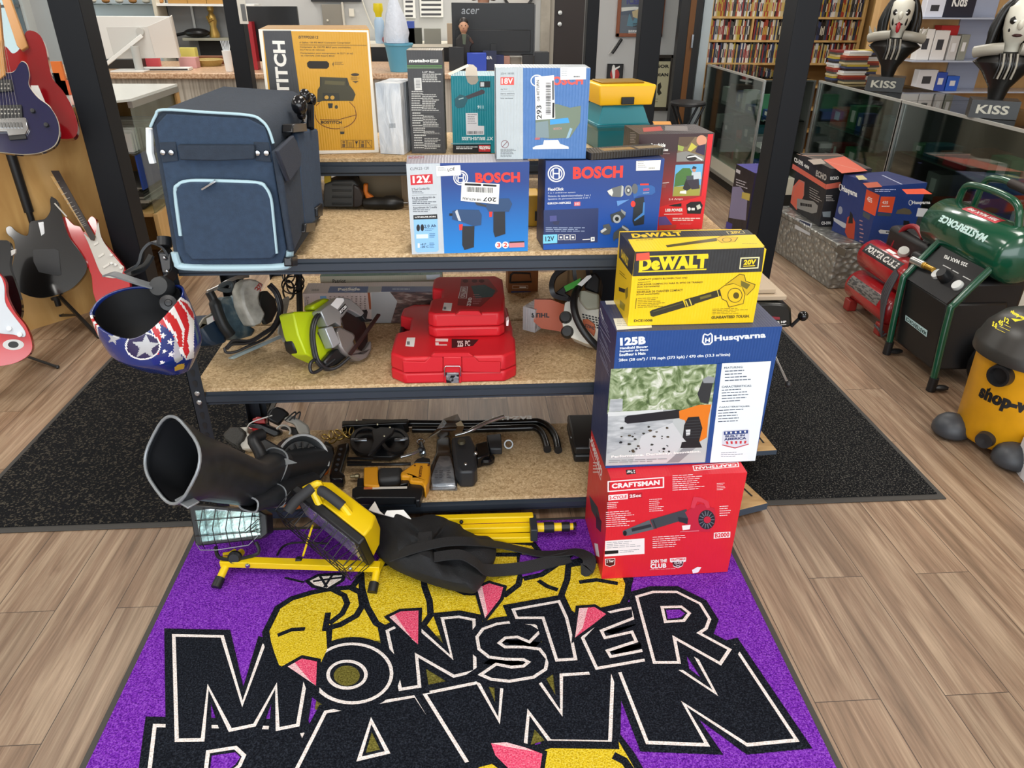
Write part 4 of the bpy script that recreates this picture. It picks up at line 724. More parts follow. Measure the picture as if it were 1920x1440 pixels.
# ================================================================ blue fabric trolley bag on the top shelf
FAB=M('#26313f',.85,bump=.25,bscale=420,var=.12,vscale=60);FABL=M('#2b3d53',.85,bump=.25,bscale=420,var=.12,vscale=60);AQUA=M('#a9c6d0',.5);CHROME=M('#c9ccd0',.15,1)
BF,bw=front_frame((330,505),(545,503),Z3+.002);k=(280,130,.26398);sl=Slab(BF,k)
t=thing('trolley_bag','dark blue fabric trolley bag with pale aqua piping on the top shelf','trolley bag',BF.pt(bw/2,0,-.25))
out=[(165,1300),(180,1370),(235,1415),(955,1415),(995,1370),(1005,1300),(880,530),(868,470),(845,420),(800,365),(710,325),(95,285),(45,325),(8,390)]
uv=[sl.uv(p) for p in out];D=.50
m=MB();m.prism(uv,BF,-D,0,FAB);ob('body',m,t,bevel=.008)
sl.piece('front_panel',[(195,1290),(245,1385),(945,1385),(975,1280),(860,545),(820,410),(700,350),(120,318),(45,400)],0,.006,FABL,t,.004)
pk=[(185,870),(215,812),(285,795),(760,805),(825,840),(862,920),(905,1310),(870,1352),(300,1360),(245,1290)]
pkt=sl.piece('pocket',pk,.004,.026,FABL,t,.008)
sl.pipe('zip_tape',[(222,1180),(185,880),(205,822),(270,796),(420,792),(760,806),(825,842),(862,920),(880,1080),(902,1305)],.005,AQUA,pkt,.020)
m=MB();m.tube([sl.w((470,790),.03),sl.w((430,815),.034),sl.w((375,848),.034)],.0,CHROME,flat=(.014,.004));ob('zip_pull',m,pkt)
hd=sl.piece('grab_handle',[(195,540),(745,540),(747,640),(480,652),(215,645)],.008,.022,FAB,t,.006)
for p in((105,585),(165,586),(775,590),(838,590)):
 m=MB();m.lathe([(.001,.012),(.006,.011),(.008,.006),(.008,0)],sl.w(p,.004),BF.n,CHROME,14);ob('stud',m,t)
for a in([(70,520),(185,515),(205,650),(95,662)],[(740,515),(848,520),(866,660),(755,650)]): sl.piece('handle_patch',a,.005,.009,FAB,hd,.001)
sl.pipe('piping',[(8,410),(45,330),(95,287),(400,305),(708,326),(800,367),(848,430),(880,525)],.0035,AQUA,t,.004)
sl.pipe('bottom_trim',[(180,1300),(200,1370),(245,1402),(600,1408),(945,1400),(988,1370),(1000,1290)],.010,AQUA,t,.004)
m=MB();m.tube([sl.w((0,420),-.01),sl.w((5,590),-.01),sl.w((25,665),-.01)],.009,M('#dfe6e8',.35),8);ob('side_bracket',m,t)
# right flank: pocket with flap, sleeve for the pull handle, handle clamp, foot
a=BF.pt(*sl.uv((1005,1300)),0);b=BF.pt(*sl.uv((880,530)),0)
RF=Fr(a,-BF.n,nrm(b-a));RF.u=nrm(RF.u-RF.v*(RF.u@RF.v));RF.n=np.cross(RF.u,RF.v);rl=Slab(RF,k)
p=rl.piece('side_pocket',[(915,585),(1030,470),(1085,560),(1110,1130),(1030,1300)],0,.018,FAB,t,.006)
rl.piece('flap',[(912,580),(1030,465),(1085,600),(1080,680),(995,800)],.018,.030,M('#2a313f',.85,bump=.25,bscale=420),p,.006)
BL=M('#15171b',.3)
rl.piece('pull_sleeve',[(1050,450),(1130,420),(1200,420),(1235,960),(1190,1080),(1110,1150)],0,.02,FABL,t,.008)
h=rl.piece('pull_handle',[(1022,390),(1115,380),(1125,440),(1020,450)],0,.03,BL,t,.004)
for q,r in(((1065,255),.022),((1105,190),.017),((1150,215),.016),((1080,320),.013)):
 m=MB();m.ball(rl.w(q,.02),r,M('#101114',.15),16,(1,1.1,1.2));ob('clamp_knob',m,h)
m=MB();m.tube([rl.w((1100,330),.02),rl.w((1095,385),.02)],.008,CHROME,10);ob('tube',m,h)
m=MB();m.tube([rl.w((1145,260),.02),rl.w((1145,420),.02)],.011,M('#101114',.2),10);ob('tube',m,h)
rl.piece('foot',[(1115,1095),(1185,1085),(1180,1150),(1110,1160)],0,.03,BL,t,.004)
rl.piece('foot',[(1195,980),(1232,950),(1235,1040),(1200,1050)],0,.03,BL,t,.004)
rl.piece('foot',[(1010,1335),(1055,1320),(1058,1395),(1015,1400)],-.01,.012,BL,t,.004)
# ================================================================ welding helmet hung on the rack's left front post
HC=Py(268,605,1.90);FLW,FLB,FLR,STN2=M('#e9e8e6',.2,coat=.6),M('#1c2f74',.2,coat=.6),M('#c2262c',.2,coat=.6),M('#c3c6ca',.25,.3,coat=.6)
t=thing('welding_helmet','welding helmet painted with stars and stripes hanging on the rack post','helmet',HC-np.array([0,0,.16]))
m=MB();NA,NR=220,110;rings=[]
hc=lambda p: zoomed(160,420,.19446,p)
for r in range(NR+1):
 f=r/NR;q=[]
 for j in range(NA):
  a=2*math.pi*j/NA;ca,sa=math.cos(a),math.sin(a)
  rim=.040+.055*max(0,ca)**1.6*(1 if ca>0 else 0)+.018*max(0,-ca)-.045*max(0,-sa)**2+.045*max(0,sa)
  bot=-.150-.028*max(0,ca)-.012*max(0,-sa)
  s=1-.10*f**2-.34*max(0,f-.62)**1.3/(.38**1.3)
  side=1+.06*math.sin(math.pi*f)
  x=.148*ca*s*side+.035*f;y=.120*sa*s*side+.01*f;q.append(HC+.80*np.array([x,y,rim+(bot-rim)*f]))
 rings.append(q)
def inside(p,poly):
 c=False;j=len(poly)-1
 for i in range(len(poly)):
  (xi,yi),(xj,yj)=poly[i],poly[j]
  if(yi>p[1])!=(yj>p[1]) and p[0]<(xj-xi)*(p[1]-yi)/(yj-yi+1e-12)+xi: c=not c
  j=i
 return c
def star(cx,cy,r,rot=0,kx=1): return[(cx+kx*(r if k%2==0 else r*.42)*math.sin(rot+math.pi*k/5),cy-(r if k%2==0 else r*.42)*math.cos(rot+math.pi*k/5)) for k in range(10)]
def toward(P):
 c=RM@(P-EYE);return(960+FPX*c[0]/c[2],720+FPX*c[1]/c[2])
paint=[]
def layer(pts,mt): paint.append((hc(pts),mt))
layer([(370,860),(450,820),(760,670),(860,680),(980,760),(1030,880),(1030,1280),(960,1300),(920,1250),(720,1250),(690,1100),(620,1000),(400,900)],FLW)
for q in([(375,865),(450,830),(520,900),(650,960),(720,1030),(740,1120),(720,1250),(690,1250),(700,1110),(640,1010),(480,960),(400,910)],[(500,815),(590,800),(660,860),(730,890),(790,1000),(850,1080),(850,1180),(800,1080),(720,960),(600,910),(540,880)],[(640,750),(700,700),(760,800),(870,920),(920,1040),(930,1180),(890,1180),(870,1060),(800,950),(700,850)],[(780,670),(850,680),(890,760),(960,860),(985,980),(970,1120),(990,1220),(960,1280),(930,1200),(945,1000),(880,860)],[(890,730),(960,770),(1020,860),(1030,930),(1000,900),(940,800)]): layer(q,FLR)
layer([(720,960),(780,1000),(840,1060),(860,1180),(840,1290),(720,1330),(700,1280),(730,1120)],FLB)
for q in([(850,1080),(890,1180),(930,1290),(870,1330),(840,1280)],): layer(q,STN2)
for c in((745,1070,36),(812,1130,34),(760,1222,28),(820,1250,36),(740,1322,26)): layer(star(*c,.2),FLW)
ov=[(560+165*math.cos(a),1168+132*math.sin(a)) for a in np.linspace(0,2*math.pi,40)];layer(ov,FLW);layer([(560+150*math.cos(a),1168+118*math.sin(a)) for a in np.linspace(0,2*math.pi,40)],M('#2a2450',.2,coat=.6));layer(star(585,1175,130,.05,1.05),STN2)
layer(star(288,1097,62,.3),STN2)
for q in([(45,870),(150,900),(135,950),(160,1140),(120,1110),(60,1000)],): layer(q,FLW)
for q in([(78,890),(100,895),(95,1000),(140,1110),(120,1100),(80,1010)],[(118,900),(132,905),(128,1000),(155,1100),(145,1105),(115,1000)]): layer(q,FLR)
layer([(850,1370),(880,1340),(945,1330),(940,1380),(860,1400)],M('#c8a23c',.3))
base=len(m.v);[m.v.extend([tuple(p) for p in q]) for q in rings]
boxes=[(min(p[0] for p in q),max(p[0] for p in q),min(p[1] for p in q),max(p[1] for p in q)) for q,_ in paint]
for r in range(NR):
 for j in range(NA):
  ids=(r*NA+j,r*NA+(j+1)%NA,(r+1)*NA+(j+1)%NA,(r+1)*NA+j);P=sum(np.array(m.v[i]) for i in ids)/4;mt=FLB
  if(P-HC)[1]<.045:
   x,y=toward(P)
   for(q,qm),bb in zip(paint,boxes):
    if bb[0]<=x<=bb[1] and bb[2]<=y<=bb[3] and inside((x,y),q): mt=qm
  m.f.append(ids);m.mi.append(m.slot(mt))
m.f.append(tuple(NR*NA+j for j in range(NA)));m.mi.append(m.slot(FLB))
sh=ob('shell',m,t,smooth=50);sm=sh.modifiers.new('thick','SOLIDIFY');sm.thickness=.006;sm.offset=-1;sm.material_offset=0
inn=MB();HB2=M('#141416',.5);rr=[[HC+(np.array(p)-HC)*np.array([.95,.95,1])+np.array([0,0,-.003 if i else-.004]) for p in rings[i]] for i in(0,18,42,70,96,110)];inn.loft([q[::-1] for q in rr],HB2,cap=False);inn.f.append(tuple(range(5*NA,6*NA)));inn.mi.append(0);ob('lining',inn,t,smooth=50)
hs=Slab(facing(HC+np.array([0,.05,.05]),(-.1,-.8,.5)),(160,420,.19446));HBK=M('#1d1f22',.45);HG=M('#6d7073',.4)
m=MB();c0=facing(HC,(0,-1,0));q=Slab(facing(HC+np.array([0,-.075,0]),(.35,-.8,.4)),hs.tr)
m.lathe([(.001,.026),(.008,.025),(.010,.018),(.021,.016),(.023,.004),(.018,0)],q.w((800,765),.02),q.F.n,M('#15161a',.4),20);ob('pivot_knob',m,t)
hg=thing('headgear',None,None,hs.w((600,560)));hg.parent=t;hg.location=tuple(WB[hg]-WB[t])
hs.pipe('head_strap',[(205,490,.02),(260,480,.03),(330,500,.03),(450,540,.03),(560,575,.03),(650,600,.02)],0,HG,hg,flat=(.028,.005))
hs.pipe('crown_strap',[(400,455,-.02),(520,380,-.01),(560,260,0),(640,180,0),(720,190,0),(790,250,-.01),(840,360,-.02),(850,470,-.02),(760,560,0)],0,HBK,hg,flat=(.03,.007))
hs.pipe('back_strap',[(640,300,-.03),(560,420,-.03),(400,480,-.04)],0,HBK,hg,flat=(.026,.006))
m=MB();m.cyl(hs.w((765,130),0),hs.w((765,215),0),.020,HBK,20);ob('ratchet_knob',m,hg)
m=MB();m.lathe([(.001,.02),(.026,.018),(.032,0),(.03,-.02)],hs.w((735,610),.01),hs.F.n,M('#2a2c2e',.5),22);ob('pivot_disc',m,hg)
hs.piece('buckle',[(700,270),(820,280),(820,420),(790,480),(740,470)],-.012,-.002,M('#23262c',.4),hg,.003)
for c in((765,325),(790,455)):
 m=MB();m.ball(hs.w(c,.002),.0055,CHROME,10);ob('stud',m,hg)
 # ================================================================ circular saws on the middle shelf
def mott(n,a,b,c): return ramp_mat(n,((.3,a),(.5,b),(.7,c)),(1,1,1),22,6,.45)
F=facing(Pz(437.5,692,Z2+.001),(.78,-.56,.28));s=Slab(F,(370,530,.17857))
t=thing('circular_saw','grey and blue corded circular saw with cord wrapped round beside the helmet','circular saw',F.o)
ALU=mott('worn_aluminium','#8b8a82','#a9a79d','#c2c0b6');TEAL=mott('dusty_teal','#22343f','#3c515c','#77807d');PALE=M('#a9bcc4',.4,.4)
s.piece('motor',[(35,600),(100,490),(190,435),(240,530),(330,620),(345,735),(200,782),(125,735)],-.16,-.07,M('#1f3348',.4),t,.012)
s.piece('motor_cap',[(28,600),(95,490),(190,432),(225,505),(130,560),(40,628)],-.075,-.06,M('#8a867a',.35,.5),t,.006)
s.piece('gear_housing',[(285,270),(420,250),(480,420),(560,550),(650,600),(610,665),(430,722),(335,655),(275,450)],-.11,-.04,TEAL,t,.02)
s.piece('guard_edge',[(418,255),(485,210),(530,350),(600,470),(695,520),(620,575),(540,545),(470,430)],-.055,-.018,PALE,t,.006)
g=s.piece('upper_guard',[(487,200),(520,115),(580,75),(650,88),(725,132),(690,190),(672,260),(690,350),(742,440),(700,540),(615,572),(560,480),(508,360)],-.04,.02,ALU,t,.012)
m=MB();ik=s.ink(m,.0205)
for a,b in((622,190),(640,170),(655,150),(645,200)): ik.line([(a,b),(a+12,b-22),(a+30,b-20),(a+40,b+5)],.004,M('#9c3b35',.6))
ob('red_marking',m,g,smooth=0)
s.piece('lower_guard',[(690,205),(760,195),(845,280),(868,400),(810,520),(735,560),(690,470),(665,330)],-.03,-.012,M('#3a3b38',.35,.5),t,.006)
s.pipe('rear_handle',[(150,215),(195,300),(235,420),(295,560),(370,665)],[.014]*5+[.019]*12,M('#1b1e20',.45),t,-.05,12)
s.pipe('front_handle',[(130,220,-.05),(240,168,-.05),(330,110,-.05),(440,62,-.05),(555,46,-.05)],.006,M('#b3b5b4',.3,.7),t)
m=MB();m.tube(spline([s.w(p,-.05) for p in((255,165),(330,120),(380,130),(375,185),(330,200),(250,180))],4,True),.008,M('#5a6366',.4,.4),8,True);ob('trigger_guard',m,t)
s.piece('base_plate',[(372,905),(400,920),(905,690),(900,660),(440,868)],.0,.018,PALE,t,.002)
s.piece('rear_shoe',[(905,690),(870,640),(915,285),(975,250),(990,280),(950,460),(980,700),(930,735)],-.03,-.022,ALU,t,.002)
for k,(dx,dy,c) in enumerate(((0,0,.03),(14,-14,.04),(-14,12,.03),(5,14,.045),(24,-4,.025))):
 s.pipe('power_cord',[(330+dx,800+dy),(390+dx,745+dy*1.5),(560+dx,735+dy),(700+dx,650+dy),(820+dx,560+dy),(885+dx,400+dy),(850+dx,230+dy),(775+dx,140+dy)],.0045,M('#26262a',.45),t,c,8)
s.pipe('power_cord',[(310,800,.03),(330,850,.03),(430,840,.04),(560,780,.045),(760,680,.04),(900,500,.03)],.0045,M('#26262a',.45),t)
m=MB();ik=s.ink(m,-.057);ik.poly([(118,495),(195,455),(222,505),(130,560)],WHITE);ik.poly([(185,465),(202,458),(222,505),(195,515)],M('#c98a90',.5));ob('label_sticker',m,t,smooth=0)
settle(t,Z2)
F=facing(Pz(676,681,Z2+.001),(.72,-.60,.35));s=Slab(F,(540,550,.16807))
t=thing('circular_saw','lime green and silver circular saw with clear smoked lower guard','circular saw',F.o)
LIME,SLV,SMK=M('#b9cc12',.4),M('#a3a5a5',.3,.5),M('#7b7470',.25,.3)
s.piece('motor_cap',[(45,560),(70,510),(110,490),(205,700),(130,706),(70,650)],-.12,-.07,BLACK,t,.008)
s.piece('body',[(55,245),(82,225),(330,215),(420,330),(445,450),(500,640),(430,760),(390,790),(260,732),(200,700),(110,480)],-.11,-.03,LIME,t,.014)
s.piece('front_knob',[(265,200),(275,150),(420,72),(490,85),(440,170),(350,215)],-.09,-.04,LIME,t,.012)
s.piece('badge',[(330,460),(405,430),(452,575),(400,588)],-.03,-.027,M('#5d5a4c',.4),t,.001)
s.piece('upper_guard',[(365,220),(470,140),(590,55),(700,85),(800,165),(860,240),(822,278),(750,235),(680,200),(592,300),(602,390),(530,345),(440,392)],-.03,.02,SLV,t,.008)
s.piece('blade',[(600,300),(680,205),(760,232),(850,320),(895,450),(890,590),(842,668),(790,640),(740,500),(620,400)],-.01,-.007,M('#3b2f2c',.3,.6),t,.0005)
s.piece('lower_guard',[(590,388),(740,460),(765,500),(740,550),(780,640),(850,668),(900,620),(945,540),(942,650),(900,730),(800,782),(700,742),(620,680),(580,610),(535,455)],-.03,.016,SMK,t,.008)
s.piece('bracket',[(415,408),(500,380),(592,580),(508,636)],-.02,.024,M('#b3b8bd',.3,.5),t,.004)
m=MB();ik=s.ink(m,.0205);ik.poly([(478,150),(545,70),(620,75),(628,105),(555,200)],WHITE);ob('price_sticker',m,t,smooth=0)
m=MB();ik=s.ink(m,.0206);ik.poly([(565,210),(640,135),(668,175),(600,258)],BLACK);ik.text('RYOBI',(592,246),(660,176),(575,218),WHITE,.04);ob('name_plate',m,t,smooth=0)
s.pipe('lever',[(690,705,.03),(800,560,.035),(920,390,.035),(1015,255,.03)],0,M('#35211f',.35),t,flat=(.012,.006))
s.piece('hinge',[(830,280),(880,195),(895,225),(880,300),(950,310),(930,335),(870,330)],-.01,.015,BLACK,t,.002)
for dx,c in((0,0),(24,.01),(-8,-.012)):
 s.pipe('power_cord',[(375+dx,215,c),(300+dx,310,c),(268+dx,450,c),(280+dx,620,c),(325+dx,780,c),(430+dx,868-dx*.3,c),(560,840,c+.01),(690,735,c+.02)],.0052,M('#1f2023',.4),t)
s.pipe('power_cord',[(400,840,.0),(330,760,0),(260,790,0),(250,870,0),(290,905,0),(380,860,0),(520,760,0)],.0055,M('#1f2023',.4),t)
s.piece('brush_cover',[(390,790),(500,660),(600,620),(690,720),(560,820),(450,850)],-.03,.0,M('#1a1b1c',.35),t,.008)
settle(t,Z2)
# ================================================================ red tool cases
RC=M('#cf1f2a',.42);RCD=M('#a31a24',.42)
def case(name,label,outline,z,h,notch,latch):
 c=np.mean(outline,0);t=thing(name,label,'tool case',(c[0],c[1],z));F=Fr((0,0,z),(1,0,0),(0,1,0))
 for part,a,b in(('body',0,h*.42),('lid',h*.44,h)):
  m=MB();m.prism(outline,F,a,b,RC,taper=.985 if part=='lid' else 1);ob(part,m,t,bevel=.007)
 return t
y0=Pz(845,720,Z2)[1]+.004;xl,xr=Pz(760,719,Z2)[0],Pz(946,717,Z2)[0]
o1=[(xl,y0),(xr,y0),(xr+.04,y0+.035),(xr+.045,y0+.13),(xr+.038,y0+.16),(xr+.042,y0+.22),(xr+.035,y0+.40),(xr+.0,y0+.44),(xl-.0,y0+.44),(xl-.03,y0+.41),(xl-.035,y0+.34),(xl+.005,y0+.315),(xl+.005,y0+.215),(xl-.04,y0+.19),(xl-.045,y0+.04)]
t=case('socket_case','larger red plastic tool case lying flat under the smaller one',o1,Z2+.001,.092,None,True);ZC=Z2+.093
m=MB();m.box(xl-.036,xl-.02,y0+.18,y0+.34,Z2+.03,Z2+.052,BLACK);ob('handle',m,t,bevel=.004)
CF=Fr((xl,y0,Z2),(1,0,0),(0,0,1));s=Slab(CF,(720,500,.24164))
s.piece('front_rib',[(460,700),(602,700),(602,905),(466,905)],0,.006,RC,t,.003)
s.piece('front_rib',[(145,735),(320,740),(360,700),(455,700),(458,815),(150,822)],0,.004,RC,t,.003);s.piece('front_rib',[(605,700),(700,700),(735,740),(905,740),(905,825),(606,815)],0,.004,RC,t,.003)
lt=s.piece('latch',[(478,825),(582,825),(582,905),(484,905)],.006,.012,ramp_mat('tread',((.42,'#2b2d30'),(.5,'#9a9da0')),(1,1,1),60,1,.3,.4,metal=.6),t,.002)
m=MB();m.tube([s.w(p,.012) for p in((470,850),(470,785),(478,772),(586,772),(594,785),(594,850))],.0018,CHROME,8);ob('bail',m,lt)
s.piece('lid_lip',[(385,672),(660,672),(700,700),(360,700)],-.01,.006,RC,t,.003)
m=MB();ik=Ink(m,Fr((xl,y0,ZC+.0003),(1,0,0),(0,1,0))).at(720,500,.24164);W3=M('#eee6e4',.5)
ik.poly([(525,560),(735,565),(690,615),(525,632)],BLACK);ik.poly([(400,558),(498,560),(496,582),(398,580)],W3);ik.poly([(398,588),(425,588),(425,604),(488,604),(490,612),(400,612)],W3);ik.text('225',(570,622),(615,622),(568,575),W3,.04);ik.text('PC',(630,618),(668,616),(630,575),W3,.03)
ob('lid_print',m,t,smooth=0)
m=MB();ik=Ink(m,Fr((xl,y0,ZC+.0004),(1,0,0),(0,1,0))).at(720,500,.24164);ik.poly([(178,550),(243,550),(233,622),(166,618)],WHITE);ik.rect(178,580,200,606,M('#777a7d',.5));ob('price_sticker',m,t,smooth=0)
xl,xr=Pz(816,630,ZC)[0],Pz(936,632,ZC)[0];y0=Pz(870,633,ZC)[1]
o2=[(xl,y0),(xr,y0),(xr+.018,y0+.02),(xr+.022,y0+.10),(xr+.028,y0+.14),(xr+.03,y0+.32),(xr+.01,y0+.35),(xl,y0+.35),(xl-.012,y0+.33),(xl-.014,y0+.235),(xl+.02,y0+.22),(xl+.02,y0+.145),(xl-.016,y0+.125),(xl-.022,y0+.02)]
t=case('socket_case','smaller red plastic tool case lying on top of the larger one',o2,ZC+.0012,.084,None,False);ZD=ZC+.0852
s=Slab(Fr((xl,y0,ZC),(1,0,0),(0,0,1)),(720,500,.24164));s.piece('lid_lip',[(590,345),(735,345),(765,378),(550,378)],-.012,.006,RC,t,.003);s.piece('hinge_clip',[(950,425),(970,410),(965,460),(948,460)],-.03,0,W3,t,.001)
m=MB();ik=Ink(m,Fr((xl,y0,ZD+.0003),(1,0,0),(0,1,0))).at(720,500,.24164)
ik.poly([(600,95),(810,95),(885,190),(750,312),(570,300)],M('#8e1820',.4));ik.poly([(675,150),(780,140),(865,185),(840,235),(710,245)],M('#1f4f55',.4));ik.line([(600,155),(648,155),(638,246),(578,244)],.003,W3,True);ik.text('CRAFTSMAN',(590,240),(605,162),(628,240),W3,.04);ik.text('230',(640,306),(655,240),(672,306),W3,.05);ik.bars(690,215,760,300,5,M('#c98f92',.5),.3,4)
for a in(610,680,735): ik.oval(a,100,a+45,125,M('#5c1218',.5))
ob('lid_print',m,t,smooth=0)
m=MB();ik=Ink(m,Fr((xl,y0,ZD+.0004),(1,0,0),(0,1,0))).at(720,500,.24164);ik.poly([(466,280),(530,283),(520,345),(452,340)],WHITE);ik.rect(462,312,482,332,M('#777a7d',.5));ob('price_sticker',m,t,smooth=0)
# ================================================================ long boxes behind the saws
A=Carton((575,606),(838,602),(565,551),Z2,.11,{'all':card('#cdbdb8',.5,.08),'front':card('#c9b7b2',.5,.08),'top':card('#d8ccc6',.5,.08)})
i=A.i.at(540,460,.08333);i.poly([(1790,1065),(1845,1065),(1880,1440),(1830,1440)],M('#9a4a22',.5));i.at(560,490,.3125);i.poly([(432,185),(560,182),(555,365),(437,370)],M('#b9b4b0',.5));i.poly([(548,183),(835,182),(835,372),(552,372),(590,240)],ramp_mat('printed_bricks',((.4,'#43302c'),(.55,'#6a4c44'),(.66,'#8d7b72')),(1,1,3),30,2,.5));i.poly([(437,188),(550,186),(592,240),(552,370),(440,370)],M('#a9a8a8',.5));i.poly([(128,208),(165,207),(168,232),(130,234)],M('#6f9cc0',.5))
i.text('5 year',(50,212),(48,270),(62,212),INK,.0);i.text('Warranty',(38,212),(36,275),(49,212),INK,.0)
for q in range(9): i.bars(185+26*q,208,197+26*q,290,6,M('#8a7a76',.5),.5,q)
t=A.it.at(540,460,.08333);t.poly([(945,925),(1810,925),(1785,1065),(895,1065)],M('#1f4b8d',.45));t.text('PetSafe',(1120,1025),(1620,1015),(1125,960),WHITE,.05);t.oval(1240,945,1530,1050,M('#cfd8e6',.5),ring=.002);t.poly([(1810,925),(2100,925),(2080,1065),(1785,1065)],M('#b3b6b4',.5));t.poly([(2110,925),(3560,925),(3560,1065),(2095,1065)],M('#1f3c7d',.45));t.barcode([(520,1030),(700,1030),(705,985),(530,985)],20,M('#6e625e',.5),4);t.bars(2350,975,2900,1010,1,M('#b9c6dc',.5),.6,3)
A.done('pet_door_box','long pale pet door box with blue band behind the saws','cardboard box')
F0=Fr(Py(603,545,2.68)*np.array([1,1,0])+np.array([0,0,Z2+.0012]),(1,0,0),(0,0,1));hh=Py(603,519,2.68)[2]-Z2;m=MB();ww=.47;GRN=card('#1f6a4e',.45,.08)
m.hexa([F0.pt(0,0),F0.pt(ww,0),F0.pt(ww,0,-.1),F0.pt(0,0,-.1),F0.pt(0,hh),F0.pt(ww,hh),F0.pt(ww,hh,-.1),F0.pt(0,hh,-.1)],{'all':card('#b9b49f',.5,.08),'top':GRN});ik=Ink(m,F0).at(540,460,.08333);ik.text('Patriot',(1005,850),(1300,845),(1000,765),INK,.02);ik.bars(950,870,1310,900,1,INK,.6,2)
t=thing('fencer_box','pale long box with dark green lid edge behind the pet door box','cardboard box',F0.pt(ww/2,0,-.05));ob('carton',m,t,smooth=0)
m=MB();F1=Fr(F0.pt(0,hh),F0.u,-F0.n);ik=Ink(m,F0).at(560,490,.3125);F0.k+=5;ik.poly([(765,82),(848,78),(846,108),(768,110)],M('#d9e2ea',.5));ob('price_sticker',m,t,smooth=0)
# cable bundle beside them
t=thing('cable_bundle','tangled bundle of black cables hanging behind the left saw','cable',Py(550,560,2.6)*np.array([1,1,0])+np.array([0,0,Z2]));rnd=random.Random(8)
for k in range(7):
 cx,cy=548+rnd.uniform(-14,16),525+rnd.uniform(-10,20);rx,ry=rnd.uniform(8,22),rnd.uniform(9,22);m=MB();a0=rnd.random()*6
 m.tube(spline([Py(cx+rx*math.cos(a),cy+ry*math.sin(a),2.58+.03*math.sin(3*a+a0)) for a in np.linspace(0,2*math.pi,9)[:-1]],4,True),.003,M('#18181a',.35),6,True);ob('cable_loop',m,t)
m=MB();m.tube([Py(560,500,2.6),Py(562,580,2.59)],.012,M('#111214',.4),8);m.tube([Py(562,580,2.59),Py(563,612,2.585)],.012,M('#111214',.4),8);ob('plug_end',m,t)
# small parcel, chain saw and its orange scabbard
A=Carton((980,618),(1003,624),(985,575),Z2,.09,{'all':ramp_mat('bubble_wrap',((.35,'#8f8688'),(.5,'#c9c4c5'),(.65,'#efeeee')),(1,1,1),40,4,.2,.9),'front':card('#d9dadb',.4)});A.done('small_parcel','small white box in clear wrap beside the red cases','parcel')
F=facing(Pz(1030,627,Z2+.001),(-.1,-.95,.2));s=Slab(F,(980,520,.13889));t=thing('bar_scabbard','orange plastic chain saw bar cover behind the chain saw','bar cover',F.o);b=MB();b.prism([s.uv(p) for p in[(160,300),(380,300),(640,400),(1000,300),(1030,330),(1020,720),(560,740),(250,690),(150,600)]],F,-.02,0,M('#c9561c',.4));F2=Fr(F.pt(0,0,.0003),F.u,F.v);ik=Ink(b,F2).at(*s.tr);ik.text('STIHL',(120,545),(360,545),(120,480),INK,.05);ob('cover',b,t,bevel=.0)
F=facing(Pz(1063,676,Z2+.001),(-.25,-.80,.52));s=Slab(F,(980,520,.13889))
t=thing('chain_saw','white and orange chain saw with black wrap handle on the middle shelf','chain saw',F.o);CW=M('#d6d3c6',.45);KB=M('#17181a',.4)
s.piece('body',[(555,645),(620,605),(760,560),(1010,600),(1010,1165),(950,1215),(830,1190),(760,1160),(640,1110),(530,970),(518,900)],-.14,-.03,CW,t,.01)
s.piece('top_cover',[(745,490),(860,480),(1010,530),(1010,720),(840,740),(740,620)],-.12,-.012,M('#a8a894',.45),t,.008)
s.piece('rear_housing',[(800,440),(850,300),(960,230),(1040,330),(1020,520),(930,520)],-.13,-.03,KB,t,.01)
m=MB();ik=s.ink(m,-.0295)
for r in range(5):
 for q in range(6): ik.poly([(785+q*42+r*6,790+r*34+q*10),(815+q*42+r*6,797+r*34+q*10),(815+q*42+r*6,818+r*34+q*10),(785+q*42+r*6,811+r*34+q*10)],KB)
ob('grille',m,t,smooth=0)
st=s.piece('starter_badge',[(790,870),(860,860),(950,930),(962,1020),(942,1095),(860,1010),(800,930)],-.03,-.024,M('#b9551f',.45),t,.002)
m=MB();ik=s.ink(m,-.0238);ik.text('STIHL',(815,965),(945,1010),(830,925),INK,.04);ob('print',m,st,smooth=0)
for p in((575,850),(597,1040)):
 m=MB();m.lathe([(.001,.03),(.016,.03),(.022,.02),(.022,0)],s.w(p,-.05),F.n,KB,20);ob('tank_cap',m,t)
s.pipe('wrap_handle',[(760,400,-.04),(690,540,.0),(675,690,.015),(710,850,.02),(790,1010,.02),(890,1140,.015),(1000,1250,.0)],.0125,KB,t,n=14)
s.pipe('hand_guard',[(620,590,-.03),(430,550,-.01),(385,480,0),(385,380,0),(430,280,0),(540,200,0),(690,120,0),(815,80,-.01),(860,130,-.02),(885,280,-.04)],0,KB,t,flat=(.016,.016))
s.pipe('hand_guard',[(670,140,-.01),(680,260,-.02),(690,340,-.03)],0,KB,t,flat=(.02,.012));s.piece('guard_bar',[(440,500),(540,420),(860,300),(880,340),(720,420),(560,510),(620,560),(600,600),(430,550)],-.03,-.015,KB,t,.003)
m=MB();ik=s.ink(m,-.0145);ik.poly([(542,430),(770,315),(740,420),(572,500)],M('#3d9a32',.5));ik.poly([(720,405),(850,290),(900,278),(912,305),(780,430)],WHITE);ob('sticker',m,t,smooth=0)
settle(t,Z2)
